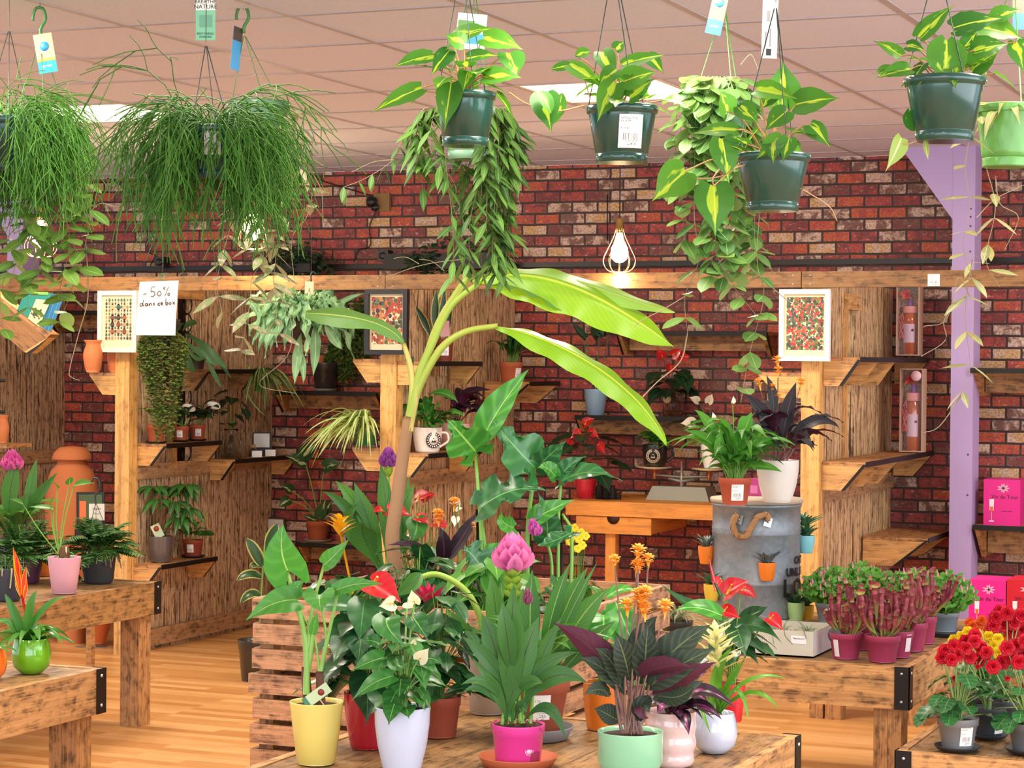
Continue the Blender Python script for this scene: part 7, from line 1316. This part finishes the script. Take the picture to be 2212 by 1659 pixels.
# white, red pots inside the front of the crate seen between leaves
P = small('potted_guzmania', 'bromeliad with a pink star flower behind the white anthurium', inC(935, .12), 60, 46, 60, 'd85a2c', 'tapered'); s = P.s; a = MB()
for k in range(16):
    an = k*2.4; f = k/15; q = az(an); b_ = P.k(930, 1330-f*30, -.02); l_ = (66-20*f)*s; a.leaf([b_, b_+q*l_*.3+UP*l_*.5, b_+q*l_*.85+UP*l_*.9], 15*s, 'lance', UP-q*.5, nv=6, nu=2)
a.tube([P.top, P.k(930, 1320)], .004, n=6); P.part('star_flower', a, leafm('cf2a60', c2='b81e50', trans=.25)); clump(P, P.top, 16, (70*s, 120*s), (14*s, 20*s), 'strap', el=(30, 75), droop=.3); P.done(GUZ)
for (x, fy, w, c, lab) in ((1000, .2, 56, 'f07f1c', 'orange pot with a leafy plant deep in the crate below the stakes'), (760, .2, 50, 'e8b81c', 'mustard pot with a leafy plant at the left front of the crate'), (855, .25, 60, 'b01c28', 'dark red pot with a leafy plant in the crate behind the red anthurium')):
    P = small('potted_foliage_plant', lab, inC(x, fy), w, w*.8, 60, c, 'tapered'); s = P.s; hearts(P, P.top, 20, (15*s, 140*s), (20*s, 75*s), (40*s, 60*s), tilt=(0, 1)); clump(P, P.top, 10, (60*s, 120*s), (20*s, 30*s), 'lance', el=(35, 85), droop=.3); P.done(ANLD)
for (x, fy, n_, hh, sz, m_, lab) in ((1060, .15, 22, 190, 60, MIDG, 'broad-leaved green filler plant in the crate right behind the pink flower'), (905, .35, 26, 190, 60, ANLD, 'glossy green plant in the crate beneath the bright red anthurium'), (1180, .25, 22, 150, 56, DKG, 'dark green leafy plant in the crate below the right-hand stakes')):
    P = small('potted_foliage_plant', lab, inC(x, fy), 70, 54, 60, '5a4a40', 'nursery'); s = P.s; hearts(P, P.top, n_, (30*s, hh*s), (20*s, 80*s), (sz*.7*s, sz*s), tilt=(.1, 1.1), asp=1.5, face=.6); clump(P, P.top, 12, (80*s, hh*s), (26*s, 36*s), 'lanceb', el=(50, 88), droop=.2); P.done(m_)
# ================================================================ front row on the middle table
P = plantpot('potted_alocasia', 'elephant-ear plant with two thick corms in a butter yellow pot', 679, 1656, TZ, 117, 84, 136, 'tapered', 'e0cc6c', rough=.3, coat=.5, soil=.93); s = P.s
for pts, w in (([(668, 1540), (662, 1480), (660, 1440)], 24), ([(694, 1540), (692, 1490), (690, 1450)], 22)):
    a = MB(); a.tube(smooth([P.k(*q) for q in pts], 5), w*s/2, w*s*.36, n=12); P.part('corm', a, plain('6a4434', .9, spk=.6))
for pts, w in (([(662, 1500, -.01), (660, 1380), (635, 1290), (621, 1236)], 12), ([(664, 1450), (672, 1330), (700, 1220)], 9), ([(664, 1450), (655, 1360), (644, 1300)], 10), ([(690, 1450), (705, 1390), (695, 1310)], 7), ([(692, 1450), (712, 1360), (730, 1282)], 8), ([(690, 1450), (680, 1380), (660, 1340), (650, 1320)], 4), ([(664, 1450), (672, 1400), (680, 1335)], 12)): P.st(pts, w*1.3, w*.7, n=8)
for q, w, lb in (([(621, 1232, -.02), (600, 1190, -.05), (612, 1130, -.04)], 96, .85), ([(700, 1220, -.02), (725, 1200, -.04), (754, 1164, -.03)], 44, .15), ([(642, 1296, -.02), (590, 1292, -.05), (530, 1341, -.04)], 66, .35), ([(690, 1285, -.04), (688, 1300, -.07), (694, 1322, -.07)], 74, .5), ([(725, 1275, -.02), (770, 1255, -.03), (828, 1262, -.04)], 38, .25), ([(640, 1290, -.01), (635, 1262, -.01), (660, 1255, -.01)], 40, .1), ([(675, 1370, -.02), (682, 1340, -.03), (684, 1322, -.03)], 22, .05)): P.lf(q, w, 'arrow', nh=TOCAM*.9+V((0, 0, .4)), lobe=lb, nv=14, nu=6, wave=.02)
P.done(leafm('5fa648', c2='4a943c', rib='a8cc78', ribw=.02, trans=.4, rough=.35, vein=5, coat=.2, vs=.18), plain('86b452', .4)); stick_tag(P, 684, 1502, 24, 64, 708, 1535, 'bcd0a4', -.95, d=-.05, spot='8a2a2a', dark='3a7a5c')
P = plantpot('potted_anthurium', 'big red-flowered anthurium in a glossy dark red pot', 792, 1621, TZ, 104, 76, 122, 'cup', 'b3172b', rough=.2, coat=.6); s = P.s
hearts(P, P.top, 36, (30*s, 225*s), (30*s, 95*s), (60*s, 84*s), tilt=(.2, 1.1), asp=1.4, face=.5)
for q, w in (([(730, 1360, 0), (760, 1390, -.03), (770, 1450, -.03)], 60), ([(790, 1330, 0), (830, 1310, -.02), (850, 1350, -.03)], 60), ([(700, 1310, 0), (750, 1300, -.03), (800, 1325, -.03)], 60), ([(760, 1460, -.02), (740, 1440, -.05), (712, 1460, -.04)], 34)): P.lf(q, w, 'heart', nh=TOCAM*.6+V((0, 0, .8)), nv=12, nu=6)
flw(P, [(800, 1262, 838, 1285, 78, RSP, -.02), (836, 1300, 848, 1330, 30, RSP, .02), (780, 1350, 770, 1362, 16, RSP, 0)]); P.done(ANLD)
WSP = leafm('f0ecd8', c2='e4e0c4', rib='d8d8b0', trans=.35, rough=.4, var=.1)
P = plantpot('potted_anthurium', 'white anthurium in a pale blue-white pot at the front edge of the middle table', 866, 1671, TZ, 121, 84, 140, 'cup', 'c8cee2', rough=.3, coat=.4, soil=.94); s = P.s
hearts(P, P.top, 42, (10*s, 150*s), (15*s, 62*s), (30*s, 52*s), tilt=(.1, 1.2), asp=1.4, face=.55)
for q, w in (([(835, 1335, -.04), (830, 1360, -.08), (880, 1400, -.07)], 66), ([(893, 1335, -.04), (905, 1350, -.07), (923, 1380, -.07)], 54), ([(850, 1460, -.06), (800, 1470, -.1), (758, 1515, -.09)], 44), ([(820, 1390, -.03), (800, 1380, -.06), (782, 1385, -.05)], 36), ([(830, 1420, -.05), (790, 1430, -.08), (758, 1450, -.07)], 46), ([(910, 1425, -.05), (940, 1415, -.07), (960, 1440, -.07)], 36), ([(850, 1425, -.06), (860, 1450, -.1), (885, 1430, -.1)], 38)): P.lf(q, w, 'heart', nh=TOCAM*.8+V((0, 0, .5)), nv=12, nu=6, lobe=.25)
flw(P, [(896, 1303, 883, 1252, 30, WSP, -.05), (905, 1425, 935, 1390, 34, WSP, -.08), (893, 1390, 900, 1365, 14, WSP, -.06), (850, 1302, 825, 1308, 36, WSP, .05), (880, 1300, 890, 1310, 30, WSP, .06)], up=TOCAM); P.done(ANL, plain('86b85a'))
P = plantpot('potted_foliage_plant', 'dense dark leafy plant in a plain terracotta pot, middle of the table', 947, 1596, TZ, 94, 74, 88, 'nursery', 'a8503a', rough=.65, coat=0); s = P.s
hearts(P, P.top, 80, (10*s, 235*s), (10*s, 80*s), (26*s, 46*s), shape='lance', asp=1.8, tilt=(-.1, 1), sw=.0016); P.lf([(960, 1500, -.05), (990, 1480, -.08), (1030, 1490, -.09)], 30, 'lance'); P.done(ANLD)
P = plantpot('potted_arum', 'calla with one thick arching stalk in a taupe pot', 1052, 1546, TZ, 96, 74, 130, 'tapered', 'a89684', rough=.5); s = P.s
P.st([(1075, 1470), (1052, 1440), (1046, 1390), (1036, 1330), (1005, 1275), (950, 1242), (910, 1248), (872, 1280)], 16, 12, n=10); P.lf([(910, 1238, -.02), (895, 1258, -.04), (850, 1290, -.04)], 46, 'lance', fold=.7, nh=TOCAM); clump(P, P.top, 18, (100*s, 210*s), (34*s, 50*s), 'lance', el=(45, 85), droop=.2)
for q, w in (([(1080, 1440), (1075, 1330, -.03), (1060, 1240, -.02)], 46), ([(1060, 1440), (1010, 1370, -.03), (960, 1310, -.03)], 30), ([(1100, 1440), (1140, 1350, -.02), (1130, 1270, -.02)], 50)): P.lf(q, w, 'lanceb', nh=TOCAM)
P.done(CUR, leafm('a8c858', c2='98bc4c', trans=.2, rough=.35))
P = plantpot('potted_foliage_plant', 'tall green-leaved plant in a terracotta pot with price label and grey saucer', 1150, 1603, TZ, 164, 116, 136, 'nursery', 'a8543a', rough=.7, coat=0, soil=.93); s = P.s; saucer(P, 90*s, .03, '8f8e94'); potlabel(P, 16, .045, .36, .88)
clump(P, P.top, 26, (150*s, 300*s), (30*s, 50*s), 'lanceb', el=(62, 88), droop=.12, jit=.03, nv=12, nu=4)
for q, w in (([(1180, 1470), (1200, 1330, -.03), (1270, 1225, -.04)], 48), ([(1190, 1470), (1230, 1340, -.03), (1315, 1270, -.04)], 54), ([(1170, 1470), (1180, 1330, -.04), (1232, 1215, -.04)], 34), ([(1180, 1470), (1200, 1370, -.05), (1290, 1215, -.05)], 26), ([(1150, 1470), (1140, 1340), (1150, 1230)], 46), ([(1200, 1470), (1250, 1400, -.02), (1330, 1340, -.02)], 40)): P.lf(q, w, 'lanceb', nh=TOCAM+UP*.2, nv=14, nu=4)
P.done(leafm('5c9444', c2='3f7438', rib='a0c070', ribw=.03, trans=.35, rough=.4, vein=14, vs=.15, var=.4), plain('86a850'))
P = plantpot('potted_curcuma', 'curcuma with one big pink flower in a hot pink pot on a terracotta saucer', 1119, 1662, TZ, 116, 96, 92, 'nursery', 'e8409c', rough=.3, coat=.4, soil=.97); s = P.s; saucer(P, 86*s, .022, 'b8603c')
a = MB(); th = math.radians(28); d_ = -HF*math.cos(th)+HX*math.sin(th); c_ = P.c+V((0, 0, P.h*.42))+d_*(P.rb*1.04); a.lathe([(.011, -.002), (.011, .0012), (0, .0012)], c_, 24, 0, d_); a.lathe([(.0085, .0012), (.0085, .0018), (0, .0018)], c_, 24, 1, d_); a.lathe([(.007, .0018), (.007, .0022), (0, .0022)], c_, 20, 0, d_); P.part('round_emblem', a, [plain('f6c8e0'), plain('e8409c')]); potlabel(P, 48, .03, .02, .38, mat=plain('a0305a'))
P.st([(1125, 1570), (1118, 1450), (1108, 1300)], 10, 8, n=8); curc_flower(P, 1108, 1196, -.02, 74, 82, ('f49ad4', 'd864b0'), 58); curc_flower(P, 1155, 1140, .12, 26, 40, ('d070c0', 'b850a0'), 0, -.3); curc_flower(P, 1140, 1290, .02, 18, 36, ('b86a90', 'a85a80'), 0)
for q, w in (([(1090, 1560), (1120, 1440, -.04), (1165, 1330, -.03)], 56), ([(1105, 1560), (1100, 1420, -.04), (1110, 1260, -.05)], 60), ([(1100, 1560), (1080, 1400, -.03), (1040, 1325, -.02)], 56), ([(1110, 1480), (1095, 1380, -.08), (1085, 1300, -.06)], 42), ([(1105, 1500), (1060, 1420, -.06), (1000, 1375, -.05)], 34), ([(1110, 1520), (1160, 1420, -.05), (1250, 1408, -.06)], 30), ([(1120, 1540), (1180, 1420, -.06), (1268, 1475, -.08)], 44), ([(1100, 1545), (1060, 1440, -.06), (995, 1480, -.08)], 22), ([(1095, 1550), (1050, 1460, -.05), (1000, 1495, -.07)], 20),
    ([(1115, 1500), (1140, 1460, -.08), (1172, 1476, -.09)], 30), ([(1130, 1560), (1190, 1480, -.08), (1222, 1598, -.1)], 26), ([(1110, 1560), (1125, 1500, -.06), (1138, 1540, -.08)], 24), ([(1095, 1560), (1085, 1500, -.04), (1020, 1420, -.04)], 26), ([(1130, 1560), (1150, 1440, -.03), (1215, 1330, -.04)], 34)): P.lf(q, w, 'lanceb', nh=TOCAM+V((0, 0, .3)), nv=14, nu=4, wave=.015)
for x in (1085, 1100, 1112, 1130, 1145): P.st([(x, 1565), (x+R_.uniform(-6, 6), 1500), (x+R_.uniform(-14, 14), 1430)], 9, 6)
P.done(leafm('4f8440', c2='3a6c3a', rib='4a3a3c', ribw=.022, trans=.3, rough=.4, back='6aa65a', vein=14, vs=.15, var=.4), plain('7fae48', .4)); a = MB()
for i in range(60): q = P.top+az(R_.uniform(0, 6.28))*P.rt*.9*math.sqrt(R_.random()); a.tube([q, q+rv(.012)+V((0, 0, .006)), q+rv(.02)], .0008, n=3)
P.part('coir_fibres', a, plain('7a5236', .9))
P = plantpot('potted_foliage_plant', 'leafy plant in an orange pot behind the calatheas', 1302, 1580, TZ, 84, 66, 104, 'cup', 'e87c24', rough=.25, coat=.5); s = P.s; hearts(P, P.top, 10, (60*s, 190*s), (20*s, 60*s), (60*s, 86*s), tilt=(.5, 1.2), face=.8)
P.lf([(1330, 1300, -.02), (1350, 1350, -.05), (1375, 1410, -.05)], 66, 'heart', nh=TOCAM); P.lf([(1310, 1290, 0), (1345, 1260, -.02), (1385, 1280, -.02)], 30, 'heart'); P.lf([(1560, 1330, 0), (1500, 1300, -.02), (1455, 1320, -.02)], 50, 'heart'); P.done(leafm('55a83c', c2='3f8a38', rib='a8d880', ribw=.03, trans=.35, rough=.2, coat=.5, vein=3))
P = plantpot('potted_calathea', 'purple-backed calathea with orange flowers in a mint green pot at the front', 1364, 1684, TZ, 142, 118, 96, 'cyl', '93cfa4', rough=.2, coat=.6, soil=.9); s = P.s
for q, w in (([(1340, 1480), (1300, 1400, -.05), (1195, 1345, -.05)], 70), ([(1345, 1490), (1330, 1420, -.05), (1285, 1400, -.05)], 50), ([(1400, 1480), (1440, 1400, -.04), (1535, 1350, -.02)], 84), ([(1395, 1490), (1450, 1440, -.07), (1545, 1400, -.06)], 70), ([(1390, 1480), (1395, 1400, -.07), (1400, 1350, -.05)], 62), ([(1410, 1500), (1460, 1470, -.08), (1548, 1430, -.08)], 60), ([(1360, 1470), (1350, 1410, -.08), (1330, 1370, -.06)], 60), ([(1370, 1470), (1420, 1430, -.1), (1490, 1440, -.1)], 56),
    ([(1320, 1500), (1295, 1480, -.06), (1262, 1500, -.07)], 40), ([(1380, 1560), (1390, 1500, -.08), (1402, 1540, -.1)], 52), ([(1350, 1500), (1320, 1440, -.04), (1250, 1420, -.03)], 50), ([(1385, 1480), (1370, 1380, 0), (1420, 1330, 0)], 70), ([(1420, 1500), (1470, 1520, -.04), (1500, 1480, -.05)], 50), ([(1340, 1560, .03), (1310, 1540, .02), (1284, 1530, .02)], 50), ([(1410, 1510), (1460, 1500, -.02), (1520, 1470, 0)], 46)): P.lf(q, w, 'lance', nh=TOCAM*R_.choice([1, -1])+V((0, 0, .5)), wave=.035, wf=6, nv=16, nu=6, fold=.35)
for i in range(15): x2 = R_.uniform(1320, 1425); P.st([(1364+R_.uniform(-25, 25), 1598), (lerp(1364, x2, .5)+R_.uniform(-12, 12), 1550), (x2, 1480, R_.uniform(-.04, .04))], 9, 6, n=8)
for (x, y, sz) in ((1355, 1318, 34), (1386, 1310, 40), (1392, 1290, 34), (1436, 1320, 34), (1380, 1292, 30), (1392, 1325, 34), (1328, 1217, 26), (1378, 1200, 34), (1376, 1232, 30), (1400, 1216, 28), (1380, 1225, 26)): p_ = P.k(x, y, -.04 if y > 1280 else .03); P.S.tube(smooth([P.top+rv(.01), P.top.lerp(p_, .5)+rv(.01), p_], 4), .0022, n=6); calathea_flower(P, p_, V((R_.uniform(-.2, .2), -.15, 1)).normalized(), sz*s, ORG)
P.done(CALF, leafm('8a6a62', c2='a07a6c', trans=.1, rough=.5))
chev = lambda th, z: .035*math.sin(z*150)+.012*(abs(((z*150+abs(((th*9/3.1416) % 2)-1)*1.2) % 2)-1)-.5)
P = plantpot('potted_calathea', 'pink-splashed dark calathea in a wavy pink ceramic pot', 1452, 1660, TZ, 108, 98, 118, 'cyl', 'e8c4c0', rough=.15, coat=.8, n=144, wav=chev); s = P.s
ROS = leafm('2c2228', c2='3a1c34', rib='4a2a40', back='5a2a4c', stripe='a03a74', trans=.12, rough=.3, coat=.4)
for q, w in (([(1450, 1545), (1430, 1490, -.05), (1395, 1530, -.06)], 40), ([(1460, 1540), (1500, 1450, -.05), (1590, 1530, -.06)], 44), ([(1455, 1540), (1480, 1530, -.08), (1488, 1588, -.1)], 34), ([(1460, 1540), (1470, 1470, -.04), (1530, 1450, -.04)], 40), ([(1450, 1540), (1440, 1500, -.07), (1420, 1540, -.08)], 46), ([(1460, 1540), (1510, 1500, -.06), (1560, 1555, -.07)], 36), ([(1450, 1530), (1500, 1480, 0), (1530, 1520, 0)], 44)): P.lf(q, w, 'lance', nv=12, nu=6, nh=TOCAM*.6+V((0, 0, .8)))
clump(P, P.top, 14, (50*s, 95*s), (26*s, 36*s), 'lance', el=(20, 75), droop=.3, petiole=.3, pw=.003); P.done(ROS, CST)
P = plantpot('potted_anthurium', 'red anthurium with several flowers in a red pot, right end of middle table', 1582, 1562, TZ, 60, 44, 84, 'tapered', 'd82434', rough=.3, coat=.4); s = P.s
hearts(P, P.top, 12, (20*s, 150*s), (20*s, 70*s), (40*s, 60*s), tilt=(.1, 1), asp=1.5)
for q, w in (([(1580, 1360, 0), (1640, 1330, -.03), (1690, 1390, -.04)], 50), ([(1590, 1410, 0), (1610, 1380, -.03), (1640, 1440, -.04)], 54), ([(1560, 1330, 0), (1490, 1320, -.02), (1420, 1255, -.02)], 36), ([(1600, 1340, .02), (1640, 1320, 0), (1660, 1310, 0)], 40)): P.lf(q, w, 'heart', nv=12, nu=6)
flw(P, [(1568, 1285, 1605, 1262, 58, RSP, -.02), (1600, 1275, 1632, 1290, 38, RSP, 0), (1560, 1320, 1612, 1342, 40, RSP, -.03), (1660, 1335, 1690, 1360, 40, RSP, -.02), (1545, 1325, 1535, 1310, 20, RSP, -.03), (1560, 1255, 1545, 1275, 34, RSP, .02)]); a = MB(); P.L.tube(smooth([P.k(1556, 1285, -.04), P.k(1543, 1255, -.04), P.k(1531, 1203, -.04)], 5), .005, .0008, n=8); P.part('furled_flower', P.L, RSP) if False else None
P.done(ANLD); a.tube(smooth([P.k(1543, 1258, -.04), P.k(1537, 1232, -.04), P.k(1531, 1203, -.04)], 5), .007, .0008, n=8); P.part('furled_flower', a, RSP)
P = plantpot('potted_guzmania', 'bromeliad with a cream star flower in a white ball pot', 1546, 1630, TZ, 84, 58, 88, 'ball', 'c8d2e6', rough=.08, coat=1); s = P.s
for q, w in (([(1550, 1540), (1610, 1440, -.03), (1700, 1466, -.04)], 18), ([(1555, 1540), (1630, 1460, -.04), (1682, 1532, -.05)], 20), ([(1550, 1530), (1600, 1440, -.05), (1618, 1560, -.06)], 14), ([(1530, 1545), (1500, 1500, -.06), (1536, 1588, -.1)], 10), ([(1545, 1540), (1540, 1450, -.03), (1580, 1400, -.03)], 30), ([(1545, 1540), (1580, 1470, -.04), (1600, 1430, -.04)], 24), ([(1540, 1540), (1520, 1490, -.05), (1500, 1470, -.05)], 20), ([(1555, 1540), (1600, 1490, -.05), (1608, 1510, -.05)], 14), ([(1550, 1540), (1540, 1480, -.05), (1550, 1440, -.05)], 30)): P.lf(q, w, 'strap', nv=14, fold=.35, nh=TOCAM*.5+V((0, 0, 1)))
P.done(leafm('76b83c', c2='5aa034', trans=.4, rough=.25, coat=.4)); a = MB()
for k in range(30):
    an = k*2.4; f = k/29; q = az(an); b_ = P.k(1552-6*f, 1450-f*92, -.02); l_ = (64-26*f)*s; a.leaf([b_, b_+q*l_*.4+UP*l_*.2, b_+q*l_*1.05+UP*l_*.55], 16*s, 'lance', UP-q*.5, nv=6, nu=2)
a.tube([P.top, P.k(1548, 1360, -.02)], .004, n=6); P.part('star_flower', a, leafm('eeeac0', c2='dce09a', trans=.35))
a = MB(); p = onZ(1310, 1430, .9); 
P = small('potted_grass', 'wispy dry-tipped grass behind the orange flowers on the right table', V((onZ(1462, 1390, TZ).x, onZ(1462, 1390, TZ).y, TZ+.001)), 70, 54, 50, '3a3a3a', 'nursery'); clump(P, P.top, 70, (60*P.s, 130*P.s), (3*P.s, 5*P.s), 'strap', el=(30, 88), droop=.3, nv=6); P.done(leafm('8aa078', c2='b0a88a', trans=.3, rough=.6))
